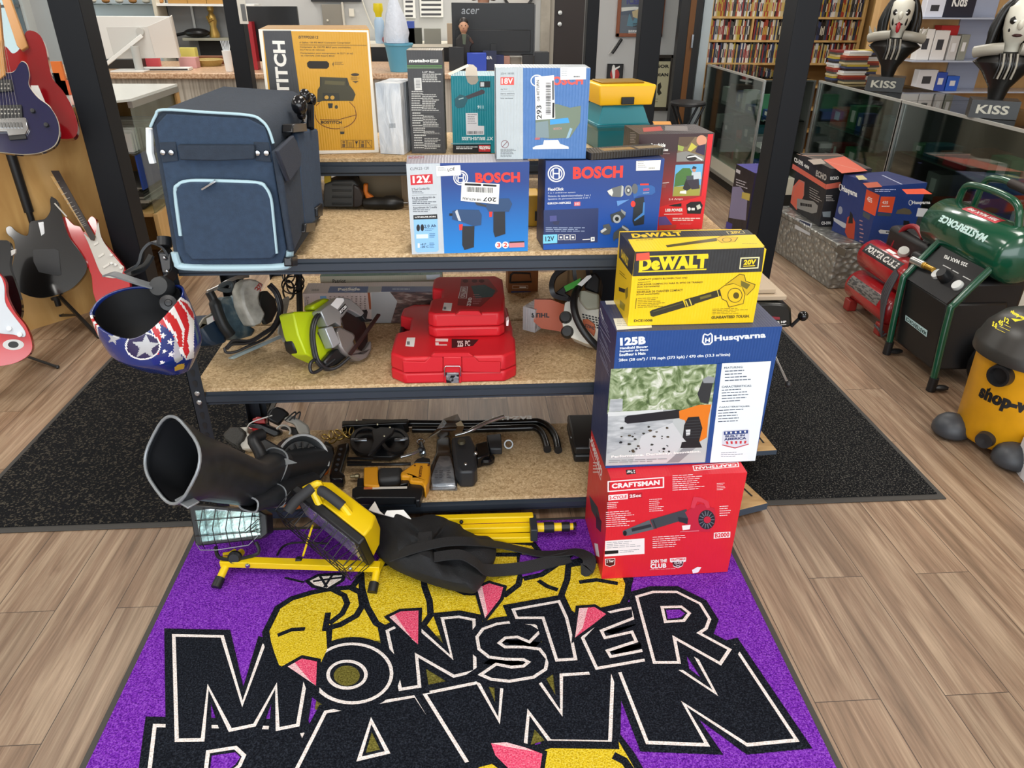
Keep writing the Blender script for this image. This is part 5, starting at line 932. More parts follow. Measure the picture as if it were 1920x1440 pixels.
# things on the lower boards of the rear rack, seen between the shelves
A=Carton((955,562),(1003,560),(950,508),Z2,.1,{'all':card('#8a5222',.5),'front':card('#9a4f20',.5)});A.h=.05
A.mb=MB();F=A.F;F.o=F.o+np.array([0,.08,0]);A.mb.hexa([F.pt(0,0),F.pt(A.w+.02,0),F.pt(A.w+.02,0,-.08),F.pt(0,0,-.08),F.pt(0,.10),F.pt(A.w+.02,.10),F.pt(A.w+.02,.10,-.08),F.pt(0,.10,-.08)],{'all':card('#8a5222',.5)});ik=Ink(A.mb,F).at(940,500,.14173);ik.poly([(130,325),(390,325),(390,420),(130,420)],M('#22386e',.5));ik.line([(150,250),(350,250),(350,290),(150,290)],.0015,M('#d9c3a8',.5),True);ik.poly([(240,262),(330,262),(330,282),(240,282)],M('#e6dccb',.5));A.base=F.pt(.03,0,-.04)
K=A.done('saw_box','small orange cardboard box with black handled tool pictured behind the red cases','cardboard box');sl2=Slab(F,(940,500,.14173));sl2.pipe('tool_handle',[(115,210,.004),(125,110,.004),(160,82,.004),(380,90,.004),(400,200,.004),(115,210,.004)],.004,KB,K,smooth=1)
F=Fr(Py(1040,575,2.62)*np.array([1,1,0])+np.array([0,0,Z2+.001]),(1,0,0),(0,0,1));m=MB();m.fbox(F,0,.12,0,.34,-.05,0,M('#8a6f4c',.6,var=.12,vscale=14));m.fbox(F,.045,.052,0,.34,0,.003,M('#6e5638',.6));t=thing('wooden_crate','tan wooden board standing behind the chain saw','board',F.pt(.06,0,-.03));ob('panel',m,t)
F=Fr(Py(1098,575,2.6)*np.array([1,1,0])+np.array([0,0,Z2+.001]),(1,0,0),(0,0,1));m=MB();m.fbox(F,0,.26,0,.35,-.1,0,M('#16202c',.5));ob('dark_blue_case',m,None,'dark navy case standing behind the chain saw','case',bevel=.006)
Z97=.97
F=Fr(Py(606,393,2.57)*np.array([1,1,0])+np.array([0,0,Z97+.001]),(1,0,0),(0,0,1));s=Slab(F,(540,230,.13542))
t=thing('battery_charger','dark grey ribbed plastic case on the rear rack beside the trolley bag','case',F.o);s.piece('body',[(480,1175),(890,1180),(990,1130),(1020,950),(930,820),(890,795),(640,800),(500,850)],-.08,0,M('#3c3c3a',.5),t,.01)
for k,a in enumerate((850,925,1015,1110)): s.piece('slot',[(610,a),(880,a),(880,a+26),(610,a+26)],0,.003,M('#262624',.5),t,.001)
s.piece('side_wheel',[(900,860),(980,900),(1040,1000),(1030,1130),(960,1180),(900,1180)],-.05,.012,M('#2a211c',.5),t,.006)
t=thing('clamp','yellow plastic clamp jaws standing left of the ribbed case','clamp',F.pt(-.02,0,0));s.piece('jaw',[(500,620),(525,620),(535,740),(545,620),(578,615),(595,800),(590,870),(520,880),(498,810)],-.02,-.005,M('#c9a92a',.4),t,.002);s.piece('grip',[(505,875),(595,870),(580,1170),(510,1170)],-.03,-.012,M('#4d4a42',.5),t,.003)
t=thing('hammer_drill','black drill with orange grip lying on the rear rack','drill',F.pt(.2,0,0));s.piece('grip',[(1040,850),(1105,850),(1100,980),(1180,1030),(1190,1070),(1080,1070),(1040,960)],-.04,-.015,M('#d3701c',.4),t,.006)
m=MB();m.lathe([(.012,0),(.018,.01),(.026,.03),(.026,.06),(.022,.07),(.022,.1),(.016,.14)],s.w((1600,1110),-.01),(-1,0,0),M('#25221d',.4),18);ob('chuck',m,t);m=MB();m.tube([s.w((1580,1110),-.01),s.w((1660,1110),-.01)],.004,M('#8d8a84',.3,.8),8);ob('bit',m,t);s.piece('body',[(1020,1080),(1100,1070),(1290,1090),(1290,1160),(1030,1170)],-.04,-.01,M('#1d1a17',.5),t,.006)
t=thing('kraft_box','brown cardboard box on the rear rack behind the silver kit box','cardboard box',F.pt(.32,0,-.08));m=MB();m.fbox(Fr(F.o+np.array([.275,.06,0]),(1,0,0),(0,0,1)),0,.14,0,.155,-.14,0,card('#8f7a5e',.6));ob('carton',m,t)
t=thing('kraft_board','tan tool board leaning behind the drill on the rear rack','board',F.pt(.2,0,-.1));m=MB();m.fbox(Fr(F.o+np.array([.12,.12,0]),(1,0,0),(0,0,1)),0,.15,0,.12,-.02,0,M('#8c7a5c',.6));ob('panel',m,t)
F3=Fr((F.o[0]+.02,2.92,Z97+.001),(1,0,0),(0,0,1));m=MB();m.fbox(F3,-.02,.36,.0,.075,-.1,.02,M('#121315',.5));ob('black_riser',m,None,'low black riser under the barcoded boxes on the rear rack','riser')
for k in range(3):
 t=thing('blister_box',('small black box with white barcode, leftmost of three on the riser','small black box with white barcode, middle of three on the riser','small blue and black box with code label, rightmost of three on the riser')[k],'box',F3.pt(.06+.115*k,.077,-.03),'small barcoded boxes on the rear rack')
 m=MB();m.fbox(F3,.005+.115*k,.110+.115*k,.077,.145,-.08,0,M('#1a1d26' if k<2 else '#1f3f86',.4));ob('carton',m,t)
 b=MB();ik=Ink(b,F3);a=.03+.115*k;ik.put([(a,.085),(a+.05,.085),(a+.05,.12),(a,.12)],M('#c9cbcd',.5))
 for q in range(9): ik.put([(a+.004+.005*q,.09),(a+.006+.005*q,.09),(a+.006+.005*q,.114),(a+.004+.005*q,.114)],INK)
 ob('barcode_sticker',b,t,smooth=0)
t=thing('tool_case','yellow plastic case standing between the two blue drill boxes','tool case',Pz(1000,425,Z3));m=MB();F=Fr(Pz(985,425,Z3+.001),(1,0,0),(0,0,1));m.prism([(-.06,0),(.06,0),(.06,.06),(.045,.10),(-.05,.10),(-.06,.09)],F,-.1,0,M('#c99a1a',.4));ob('body',m,t,bevel=.004)
m=MB();m.fbox(F,.03,.05,.02,.05,0,.004,BLACK);ob('latch',m,t)
# ================================================================ bottom shelf
KB2=M('#16181b',.32);ORG2=M('#c2621b',.4);VB=M('#23262a',.42,var=.2,vscale=30);GSL=M('#8d9296',.35,.4)
def ring_at(c,d,up,a,b,n=28,sq=2.6):
 """a rounded-square cross section of half sizes a, b around c, square to d"""
 d=nrm(d);r=nrm(np.cross(d,up));u=np.cross(r,d);out=[]
 for k in range(n):
  t=2*math.pi*k/n;ct,st=math.cos(t),math.sin(t)
  out.append(np.array(c)+r*a*math.copysign(abs(ct)**(2/sq),ct)+u*b*math.copysign(abs(st)**(2/sq),st))
 return out
 # ---- big blower vacuum: wide black tubes, housing with fan ring, orange body
t=thing('blower_vacuum','leaf blower vacuum with wide black tube sticking out over the mats','leaf blower',Pz(600,930,Z1))
P0=Py(322,862,1.66);P1=Py(470,905,1.86);P2=Py(520,880,2.0);P3=Py(600,862,2.16)
ax=nrm(P1-P0);m=MB();up=np.array([.1,.2,1.])
lipd=nrm(np.array([-.50,-.62,.42]));lu=nrm(np.cross(lipd,(0,0,1)))
def lip(c,a,b,k=1): return ring_at(c,-lipd,(.45,0,1),a*k*1.22,b*k*1.05,32,3)
L0=lip(P0,.088,.098)
secs=[L0,lip(P0+ax*.03,.088,.098),ring_at(P0+ax*.12,ax,up,.080,.088,32),ring_at(P1,ax,up,.060,.072,32),ring_at(P2-ax*.01,ax,up,.050,.058,32)]
m.loft(secs,VB,cap=False);m.loft([lip(P0+ax*.01,.083,.093)]+[[P0+(np.array(q)-P0)*.96 for q in secs[1]]]+[[np.mean(s,0)+(np.array(q)-np.mean(s,0))*.93 for q in s] for s in secs[2:]],M('#111317',.55),cap=False)
tb=ob('intake_tube',m,t,smooth=50)
m=MB();m.tube(L0,.0045,GSL,8,True);ob('lip_trim',m,tb)
m=MB();cF=P0-lipd*(-.0)+(P1-P0)*.0;e=[L0[k] for k in range(32)];low=sorted(range(32),key=lambda k:e[k]@(nrm(np.array([.7,-.3,-.6]))))[-3:]
q0=e[low[1]];m.bar(q0-lu*.03+ax*.02,q0+lu*.03+ax*.02,.035,.006,GSL,up=(0,0,1));ob('catch',m,tb,bevel=.002)
m=MB();m.loft([ring_at(P2-ax*.03,ax,up,.056,.063,28),ring_at(P2+ax*.0,ax,up,.056,.063,28)],VB);m.loft([ring_at(P2,ax,up,.050,.056,28),ring_at(P3,ax,up,.050,.056,28)],M('#1d2023',.4));ob('lower_tube',m,t,smooth=50)
m=MB();m.tube(ring_at(P2-ax*.031,ax,up,.057,.064,28),.003,GSL,6,True);ob('seam_ring',m,t)
fl=Slab(facing(P2+np.array([.02,-.05,.02]),(-.1,-.6,.8)),(400,750,.22059));m=MB();q=fl.ink(m,.008);
q.poly([(400,525),(620,495),(715,535),(500,572)],M('#6f7273',.5));ob('warning_sticker',m,t,smooth=0)
hs2=Slab(facing(Pz(600,880,Z1+.1),(.55,-.65,.5)),(400,750,.22059))
cH=hs2.w((760,520),-.02);m=MB();m.lathe([(.085,-.07),(.092,-.06),(.092,.0),(.085,.008),(.078,.004),(.07,-.012),(.052,-.012),(.05,-.004),(.001,-.004)],cH,hs2.F.n,M('#2c2f31',.45),40);ob('fan_housing',m,t)
m=MB();m.tube([cH+.0885*(math.cos(a)*hs2.F.u+math.sin(a)*hs2.F.v)+hs2.F.n*.006 for a in np.linspace(-.6,2.2,26)],0,M('#b9bbbb',.4),flat=(.012,.004));ob('rim_band',m,t)
m=MB()
for k in range(16):
 a=2*math.pi*k/16;d=math.cos(a)*hs2.F.u+math.sin(a)*hs2.F.v;m.bar(cH+d*.03,cH+d*.066,.006,.006,KB2,up=hs2.F.n)
ob('fan_blades',m,t)
hs2.piece('engine_cover',[(880,440),(960,490),(1000,560),(985,640),(920,640),(850,560)],-.12,-.05,ORG2,t,.012)
hs2.piece('engine_cover',[(660,735),(730,720),(785,730),(840,820),(800,905),(700,935),(640,940)],-.06,-.01,ORG2,t,.012)
hs2.piece('engine_cover',[(940,730),(1030,735),(1075,780),(1080,810),(1000,800)],-.10,-.06,ORG2,t,.01)
# small second tube
m=MB();S0,S1,S2=Py(466,945,1.78),Py(515,928,1.90),Py(580,905,2.05);sx=nrm(S2-S0)
r0=ring_at(S0,sx,up,.034,.022,24,3);m.loft([r0,ring_at(S0+sx*.04,sx,up,.036,.026,24,3),ring_at(S1,sx,up,.042,.036,24),ring_at(S2,sx,up,.045,.042,24)],VB,cap=False);m.loft([ring_at(S0+sx*.002,sx,up,.030,.018,24,3),ring_at(S1,sx,up,.03,.022,24,3)],M('#0d0e10',.6),cap=False);m.f.append(tuple(range(len(m.v)-24,len(m.v))));m.mi.append(m.slot(M('#0d0e10',.6)));ob('nozzle',m,t,smooth=50)
m=MB();m.tube(r0,.003,GSL,6,True);m.tube(ring_at(S1,sx,up,.043,.038,24),.0022,GSL,6,True);ob('nozzle_trim',m,t)
# harness strap and black handle pieces over the housing
hs2.pipe('side_handle',[(420,290,.0),(340,330,.01),(390,430,.02),(420,520,.02)],.02,M('#1a1c1f',.45),t,n=12)
hs2.piece('brace',[(400,300),(560,390),(640,470),(600,490),(440,480),(370,350)],-.03,.0,M('#1e2023',.4),t,.006)
# ---- grey shoe-like saw head beside it, red lamp and grey lever tool at the back
s=Slab(facing(Pz(470,838,Z1+.03),(-.2,-.7,.7)),(400,750,.22059))
t=thing('angle_tool','black and pale grey tool with moulded grip behind the vacuum tube','power tool',s.F.o);s.piece('grip',[(95,385),(150,330),(240,325),(295,375),(270,440),(230,470),(260,515),(220,520),(110,430)],-.05,0,M('#35332f',.6,bump=.4,bscale=160),t,.012);s.piece('shell',[(225,330),(310,325),(300,370),(345,400),(360,515),(265,520),(220,470),(300,400)],-.06,-.012,M('#c9c5ba',.45),t,.006)
settle(t,Z1)
s=Slab(facing(Pz(472,818,Z1+.05),(-.1,-.85,.5)),(400,750,.22059))
t=thing('trailer_lamp','red tail lamp with wire guard at the back of the bottom shelf','lamp',s.F.o);s.piece('lens',[(230,285),(280,200),(380,215),(395,240),(340,300),(300,325),(245,325)],-.05,0,M('#b81a1c',.15,coat=.7),t,.012);s.piece('lens',[(325,130),(370,110),(430,125),(435,170),(380,170),(330,160)],-.03,0,M('#a3181b',.15,coat=.7),t,.01);s.pipe('wire_guard',[(250,315,.008),(285,200,.012),(330,155,.012),(495,100,.0)],.0025,M('#d6d6d2',.4),t);s.piece('housing',[(280,175),(400,165),(560,230),(560,270),(500,285),(380,230),(290,215)],-.05,-.01,KB2,t,.008)
settle(t,Z1)
s=Slab(facing(Pz(560,835,Z1+.02),(.2,-.75,.6)),(400,750,.22059))
t=thing('ratchet_tool','grey and black hand tool with two wire prongs at the back left','hand tool',s.F.o);s.piece('handle',[(600,180),(660,150),(740,190),(810,240),(832,300),(800,320),(730,310),(690,225),(620,200)],-.04,0,M('#b9b8b0',.45),t,.008);s.piece('body',[(480,110),(540,75),(600,95),(655,140),(590,200),(560,240),(480,200),(450,160)],-.06,-.02,KB2,t,.008);s.piece('jaw',[(565,260),(620,240),(720,260),(730,325),(670,320),(650,280)],-.05,-.01,M('#2a2a29',.5),t,.006);s.piece('tail',[(750,320),(830,310),(865,360),(840,390),(790,370)],-.04,-.01,KB2,t,.005)
for dx in(0,38): s.pipe('prong',[(610+dx,200,.004),(690+dx,130,.01),(705+dx,140,.01),(690+dx,190,.006)],.003,KB2,t)
m=MB();m.tube([s.w((600+60*math.cos(a),290+50*math.sin(a)),.0) for a in np.linspace(-2.8,.6,16)],.004,M('#bdbdb6',.4),6);ob('wire',m,t);settle(t,Z1)
# ---- brass chain on a black tensioner, weight distribution hitch frame and its bent spring bars
s=Slab(Fr((0,0,Z1+.03),(1,0,0),(0,1,0)),(600,760,.15625))
t=thing('chain_binder','gold link chain on a dark strap tensioner','chain',s.F.o);GOLD=M('#b79a4a',.25,.9)
cl=[(60,355),(130,330),(150,400),(215,305),(290,290),(240,360),(320,330),(375,285)]
for k in range(len(cl)):
 x,y=cl[k];m=MB();a0=k*1.1+.4;m.tube([s.w((x+48*math.cos(a)*math.cos(a0)-26*math.sin(a)*math.sin(a0),y+48*math.cos(a)*math.sin(a0)+26*math.sin(a)*math.cos(a0)),.02+.006*math.sin(a+k)) for a in np.linspace(0,2*math.pi,17)[:-1]],.0032,GOLD,8,True);ob('link',m,t)
s.piece('tensioner',[(-10,500),(60,395),(110,420),(160,470),(60,600),(0,580)],-.02,.015,M('#22211f',.5),t,.004);s.piece('red_tag',[(10,575),(50,545),(75,580),(40,610)],.0,.017,M('#a3553c',.5),t,.001);settle(t,Z1)
t=thing('hitch_frame','black steel tow hitch frame with pin holes lying on the bottom shelf','tow hitch',s.F.o);GB=M('#101113',.18)
s.piece('rail',[(265,185),(1060,160),(1062,200),(1020,210),(290,240),(262,250)],-.03,.02,GB,t,.004)
s.piece('arm',[(205,470),(345,440),(330,520),(255,790),(300,830),(270,885),(115,880),(110,830),(150,640)],-.01,.03,GB,t,.006)
for k in range(5): m=MB();m.lathe([(.001,.003),(.006,.003),(.006,0)],s.w((250-14*k,530+62*k),.0302),s.F.n,M('#3a3c40',.3),10);ob('pin_hole',m,t)
s.piece('bracket',[(350,260),(520,230),(760,215),(1010,225),(1030,330),(1050,420),(1000,560),(850,620),(560,610),(430,560),(360,470)],-.02,.0,M('#17191d',.3),t,.005)
for a,b,c,d in((380,420,560,420),(900,420,1050,410),(330,640,640,640),(330,715,1090,705),(330,680,620,690)): s.pipe('rod',[(a,b,.02),((a+c)/2,(b+d)/2,.024),(c,d,.02)],.006,GB if b>500 else M('#7d8084',.25,.8),t)
for c,r in(((560,430),150),((900,430),130)): m=MB();m.tube([s.w((c[0]+r*1.15*math.cos(a),c[1]+r*math.sin(a)),.018) for a in np.linspace(0,2*math.pi,25)[:-1]],0,M('#141518',.3),closed=True,flat=(.014,.01));ob('strap_loop',m,t)
s.piece('head_plate',[(620,300),(720,260),(900,270),(880,330),(760,430),(640,560),(570,600),(640,430)],.018,.028,M('#191a1e',.45),t,.004)
for p in((838,268),(770,372),(690,232),(440,180)): m=MB();m.ball(s.w(p,.028),.004,M('#d4cfae',.3,.6),8);ob('bolt',m,t)
settle(t,Z1)
s5=Slab(Fr((0,0,Z1+.016),(1,0,0),(0,1,0)),(580,740,.30208))
for k,(pts,lab) in enumerate((([(330,172),(700,178),(1000,178),(1340,168),(1430,170),(1490,205),(1530,270),(1545,345)],'black bent steel spring bar with white lettering at the back of the bottom shelf'),([(640,215),(1000,215),(1330,205),(1400,205),(1440,235),(1465,290),(1478,340)],'shorter looking black bent spring bar lying in front of the lettered one'))):
 t=thing('spring_bar',lab,'steel bar',s5.F.o,'bent spring bars on the bottom shelf');b=s5.pipe('bar',pts,.0145,GB,t,.0,14)
 e=s5.w(pts[-1],0);d=nrm(s5.w(pts[-1],0)-s5.w(pts[-2],0));m=MB();m.cyl(e-d*.006,e+d*.002,.0155,M('#1a1b1d',.4),18);ob('end_cap',m,t)
 if k==0:
  m=MB();ik=s5.ink(m,.0152);ik.text('EAZ-LIFT',(1380,130),(1120,138),(1380,152),WHITE,.05);ob('lettering',m,b,smooth=0)
 settle(t,Z1)
 # ---- orange pneumatic stapler
s=Slab(Fr((0,0,Z1+.03),(1,0,0),(0,1,0)),(600,760,.15625));YO=M('#d4921c',.4)
t=thing('pneumatic_stapler','yellow and black pneumatic stapler lying on the bottom shelf','stapler',s.F.o)
s.piece('magazine',[(385,1000),(440,970),(1050,965),(1060,910),(1215,915),(1250,990),(1200,1140),(1150,1145),(1140,1105),(500,1105),(430,1120),(385,1080)],-.02,.012,KB2,t,.004)
m=MB();ik=s.ink(m,.0125);ik.poly([(525,985),(1045,975),(1045,1002),(525,1012)],M('#c9c5bd',.5));ik.poly([(525,985),(630,983),(630,1010),(525,1012)],M('#b6683c',.5));ob('caution_label',m,t,smooth=0)
s.piece('rear_body',[(525,745),(700,735),(690,800),(700,930),(715,965),(640,968),(525,955)],-.03,.02,YO,t,.008);s.piece('grip',[(690,738),(1000,730),(985,790),(960,870),(690,895)],-.025,.018,M('#2a2b2c',.6),t,.014)
s.piece('head',[(965,800),(1130,685),(1320,690),(1325,760),(1300,900),(1260,985),(1220,920),(1070,905),(1075,850),(970,850)],-.03,.026,YO,t,.008);s.piece('cap',[(1130,680),(1160,645),(1230,620),(1320,640),(1322,690),(1135,688)],-.03,.028,KB2,t,.006);s.piece('trigger',[(985,870),(1070,850),(1065,930),(960,955)],-.01,.008,KB2,t,.003);s.piece('rear_post',[(450,870),(520,870),(520,980),(440,1000)],-.02,.01,KB2,t,.003)
m=MB();m.lathe([(.006,0),(.010,.004),(.010,.016),(.007,.018),(.007,.028),(.005,.034)],s.w((480,850),.0),nrm(s.w((330,860),0)-s.w((480,850),0)),M('#9a9276',.3,.8),14);ob('air_fitting',m,t)
m=MB();ik=s.ink(m,.0265);ik.text('BOSTITCH',(1215,862),(1235,730),(1180,860),M('#5a2a10',.5),.05)
for p in((1138,725),(1300,722)): ik.oval(p[0]-12,p[1]-10,p[0]+12,p[1]+10,M('#5a1f10',.5))
ob('print',m,t,smooth=0);settle(t,Z1)
# ---- bagged manual, hitch coupler with lever, hitch pin
PLB=glass('clear_plastic','#f4f6f8',.35,.18)
s=Slab(Fr((0,0,Z1+.006),(1,0,0),(0,1,0)),(600,760,.15625))
t=thing('bagged_manual','folded white manual in clear plastic bag on the bottom shelf','plastic bag',s.F.o);s.piece('paper',[(1385,700),(1430,600),(1560,600),(1600,740),(1625,930),(1345,945),(1330,860)],-.004,.01,ramp_mat('creased_paper',((.35,'#9fa9b6'),(.5,'#b9c1ca'),(.6,'#dfe2e6')),(1,1,1),30,5,.5,.7),t,.004)
m=MB();ik=s.ink(m,.0108)
for a in(1375,1430,1520): ik.bars(a,780,a+50,880,5,M('#5b6472',.5),.4,a)
ob('print',m,t,smooth=0);s.piece('clear_bag',[(1330,700),(1390,560),(1400,400),(1450,370),(1560,375),(1580,560),(1640,700),(1648,960),(1310,955)],-.003,.022,PLB,t,.006);s.piece('grey_parts',[(1400,420),(1460,380),(1550,400),(1565,540),(1400,550)],0,.014,M('#8f8b86',.35,.3),t,.006);settle(t,Z1)
t=thing('crumpled_bag','crumpled clear plastic bag standing up against the hitch frame','plastic bag',Pz(850,820,Z1));m=MB();F=facing(Pz(835,822,Z1+.02),(.1,-.9,.42));s2=Slab(F,(600,760,.15625));rnd=random.Random(11)
pts=[(1280,370),(1400,250),(1480,130),(1650,70),(1690,150),(1730,215),(1700,310),(1610,345),(1400,360)];ctr=(1560,220)
for c0,sg in((.0,1),(-.03,-1)):
 ring=[s2.w(p,c0+rnd.uniform(-.008,.008)) for p in pts];mid=[s2.w((ctr[0]+(p[0]-ctr[0])*.5,ctr[1]+(p[1]-ctr[1])*.5),c0+sg*.02+rnd.uniform(-.012,.012)) for p in pts];m.loft([ring,mid],glass('clear_plastic','#d9dcde',.5,.2),cap=False);m.f.append(tuple(range(len(m.v)-len(pts),len(m.v))));m.mi.append(0)
ob('bag',m,t,smooth=20);settle(t,Z1)
s=Slab(Fr((0,0,Z1+.03),(1,0,0),(0,1,0)),(580,740,.30208));t=thing('trailer_coupler','black trailer coupler with chrome lever on the bottom shelf','coupler',s.F.o);BM=M('#24262a',.45)
s.piece('body',[(880,250),(1000,235),(1030,300),(1042,430),(1020,462),(930,465),(905,430)],-.02,.05,BM,t,.01);s.piece('socket',[(1030,290),(1110,270),(1120,350),(1040,380)],-.02,.03,GB,t,.006);s.piece('grip',[(1100,235),(1190,225),(1198,320),(1120,320)],.0,.03,BM,t,.006)
m=MB();m.lathe([(.001,.02),(.028,.02),(.034,.012),(.034,0)],s.w((1095,395),-.008),s.F.n,GB,26);ob('base_plate',m,t)
m=MB();m.tube(spline([s.w((905,240),.05),s.w((960,225),.055),s.w((1010,205),.06),s.w((1100,160),.07),s.w((1208,122),.08)],3),[.005]*6+[.0085]*8,M('#cfd3d4',.15,.9),14);ob('lever',m,t)
m=MB();m.lathe([(.001,.012),(.014,.011),(.016,0)],s.w((945,285),.05),s.F.n,M('#5a5340',.5,.5),16);ob('adjuster',m,t)
for p in((970,425),(970,478),(1032,355)): m=MB();m.lathe([(.001,.008),(.005,.008),(.007,.004),(.007,0)],s.w(p,.045 if p[1]<470 else.02),s.F.n,M('#d5d6d4',.2,.9),12);ob('bolt',m,t)
m=MB();m.tube(spline([s.w((565,375),.03),s.w((640,355),.03),s.w((680,335),.03)],2),[.005,.006,.006,.006,.006],M('#c9cdd0',.15,.9),12);m.ball(s.w((690,330),.03),.012,BM,12);ob('shank',m,t);settle(t,Z1)
t=thing('steel_ring','bright zinc ring standing beside the trailer coupler','ring',s.w((1232,290),0));m=MB();m.lathe([(.013,0),(.018,0),(.018,.02),(.013,.02),(.013,0)],s.w((1232,290),0),(0.1,-.8,.6),M('#b9c3cc',.15,.9),26,cap=False);ob('ring',m,t);settle(t,Z1)
t=thing('pin_joint','chrome ball joint pin lying between the hitch frame and bagged manual','ball joint',s.w((700,330),0));m=MB();m.tube([s.w((690,250),.02),s.w((700,300),.02)],[.006,.012],M('#23252a',.4),12);m.lathe([(.012,0),(.014,.006),(.014,.02),(.006,.024),(.006,.034)],s.w((698,305),.02),nrm(s.w((706,350),.02)-s.w((698,305),.02)),M('#aab4bb',.2,.9),16);ob('pin',m,t);m=MB();m.tube([s.w((688+22*math.cos(a),245+18*math.sin(a)),.02) for a in np.linspace(0,6.28,15)[:-1]],.003,CHROME,8,True);ob('eye',m,t);settle(t,Z1)
# ---- black case at the right end
F,w=front_frame((1076,868),(1120,867),Z1);t=thing('tool_case','black plastic case lying on the bottom shelf beside the red carton','tool case',F.pt(.1,0,-.1));m=MB();m.fbox(F,0,.25,.001,.035,-.24,0,M('#191a1c',.4));ob('body',m,t,bevel=.008);m=MB();m.fbox(F,0,.25,.036,.07,-.24,0,M('#1c1d1f',.4));ob('lid',m,t,bevel=.008);m=MB();m.ball(F.pt(.0,.05,-.1),.004,M('#8d8f90',.3,.5),8);ob('hinge_pin',m,t)
# ================================================================ in front: twin work light, tool bag, tripod
WY=M('#e9c510',.35);CAGE=M('#17181a',.4)
def wire(nm,parent,segs,r=.0016,mt=None):
 m=MB()
 for a in segs: m.tube(a,r,mt or CAGE,6)
 return ob(nm,m,parent)
t=thing('work_light','twin yellow halogen work light on a low stand on the purple mat','work light',(-.55,1.74,MZ));wl=lambda p: zoomed(340,930,.30709,p)
A0,A1=Pz(*wl([(245,400)])[0],.055),Pz(*wl([(1215,432)])[0],.055)
m=MB();m.bar(A0,A1,.030,.022,WY);ob('cross_bar',m,t,bevel=.002)
for x,y in((412,405),(1035,428)): m=MB();q=Pz(*wl([(x,y)])[0],.058);m.lathe([(.001,.004),(.006,.003),(.008,0)],q+np.array([0,-.016,0]),(0,-1,.2),CHROME,12);ob('screw',m,t)
for i2,(p,q,r) in enumerate((((275,420),(235,505),(210,560)),((1195,450),(1185,530),(1165,590)))):
 a,b,c=Pz(*wl([p])[0],.045),Pz(*wl([q])[0],.03),Pz(*wl([r])[0],.016);back=a+(a-c)*1.2;back[2]=.022
 lg=MB();lg.cyl(c+(a-c)*.4,a,.012,WY,14);lg.cyl(a,back,.012,WY,14);l=ob('leg',lg,t)
 fm=MB();fm.cyl(c,c+(a-c)*.42,.0155,BLACK,16);ob('rubber_foot',fm,l)
 # left lamp head
c0=Py(*wl([(290,190)])[0],1.835);LFm=facing(c0,(-.06,-.72,.50));ls=Slab(LFm,(340,930,.30709))
h=ls.piece('lamp_head',[(45,75),(80,55),(470,85),(520,115),(525,230),(480,265),(110,305),(85,300)],-.06,0,M('#15171a',.4),t,.01)
ls.piece('reflector',[(85,90),(180,78),(470,105),(480,235),(120,280)],0,.002,ramp_mat('foil',((.3,'#7d8a92'),(.5,'#c6d0d4'),(.65,'#f2f6f6')),(1,1,1),16,4,.15,.4,metal=.75),h,.0005);ls.piece('glass',[(80,85),(475,100),(485,240),(118,285)],.004,.006,glass(),h,.0005)
segs=[]
for x in(130,210,290,370,440): segs.append([ls.w((x,75),.006),ls.w((x-20,200),.028),ls.w((x-5,300-.1*x),.03),ls.w((x+10,325-.06*x),.006)])
for y in(150,245): segs.append([ls.w((85,y),.006),ls.w((110,y),.03),ls.w((440,y-26),.03),ls.w((480,y-24),.006)])
for k in range(3): segs.append([ls.w((380+20*k,220),.03),ls.w((470,140+30*k),.012)])
wire('cage',h,segs);wire('cage_edge',h,[[ls.w((90,290),.012),ls.w((115,330),.02),ls.w((215,330),.02),ls.w((410,300),.02),ls.w((470,240),.01)]],.0012,GSL)
m=MB();a=Pz(*wl([(330,372)])[0],.07);m.lathe([(.001,.018),(.016,.018),(.022,.01),(.022,0)],a,(0,-.9,.3),BLACK,18);ob('tilt_knob',m,t)
wire('yoke',t,[spline([ls.w((210,310),-.03),Pz(*wl([(230,375)])[0],.075),Pz(*wl([(330,385)])[0],.07),Pz(*wl([(470,350)])[0],.075),ls.w((455,280),-.03)],3)],.006,BLACK)
m=MB();m.tube(spline([Pz(*wl([q])[0],.06) for q in((255,355),(295,350),(330,330))],3),.006,WY,8);ob('bracket',m,t)
# right lamp head: seen from above its yellow back, glass towards the lower left
e0,e1=Py(*wl([(745,105)])[0],1.93),Pz(*wl([(1145,430)])[0],.075)
U=nrm(e1-e0);N0=nrm(np.array([-.55,-.62,-.30]));N0=nrm(N0-U*(N0@U));V=np.cross(N0,U)
R2=Fr(e0,U,V);LN=float(np.linalg.norm(e1-e0));sg=1 if V[2]>0 else-1
m=MB()
def r2(a,b,c): return R2.pt(a,sg*b,c)
m.loft([[r2(.0,-.005,0),r2(LN,-.005,0),r2(LN,.145,0),r2(.0,.145,0)],[r2(.0,-.005,-.03),r2(LN,-.005,-.03),r2(LN,.145,-.03),r2(.0,.145,-.03)]],BLACK)
h=ob('lamp_head',m,t,bevel=.006)
m=MB();m.loft([[r2(.012,.0,-.03),r2(LN-.01,.0,-.03),r2(LN-.01,.14,-.03),r2(.012,.14,-.03)],[r2(.02,.01,-.07),r2(LN-.02,.01,-.07),r2(LN-.02,.13,-.07),r2(.02,.13,-.07)],[r2(.06,.03,-.11),r2(LN-.05,.03,-.11),r2(LN-.05,.11,-.11),r2(.06,.11,-.11)]],WY);bk=ob('back_shell',m,h,bevel=.006)
m=MB();m.loft([[r2(.02,.01,.001),r2(LN-.02,.01,.001),r2(LN-.02,.13,.001),r2(.02,.13,.001)],[r2(.02,.01,.002),r2(LN-.02,.01,.002),r2(LN-.02,.13,.002),r2(.02,.13,.002)]],_mats['foil']);ob('reflector',m,h)
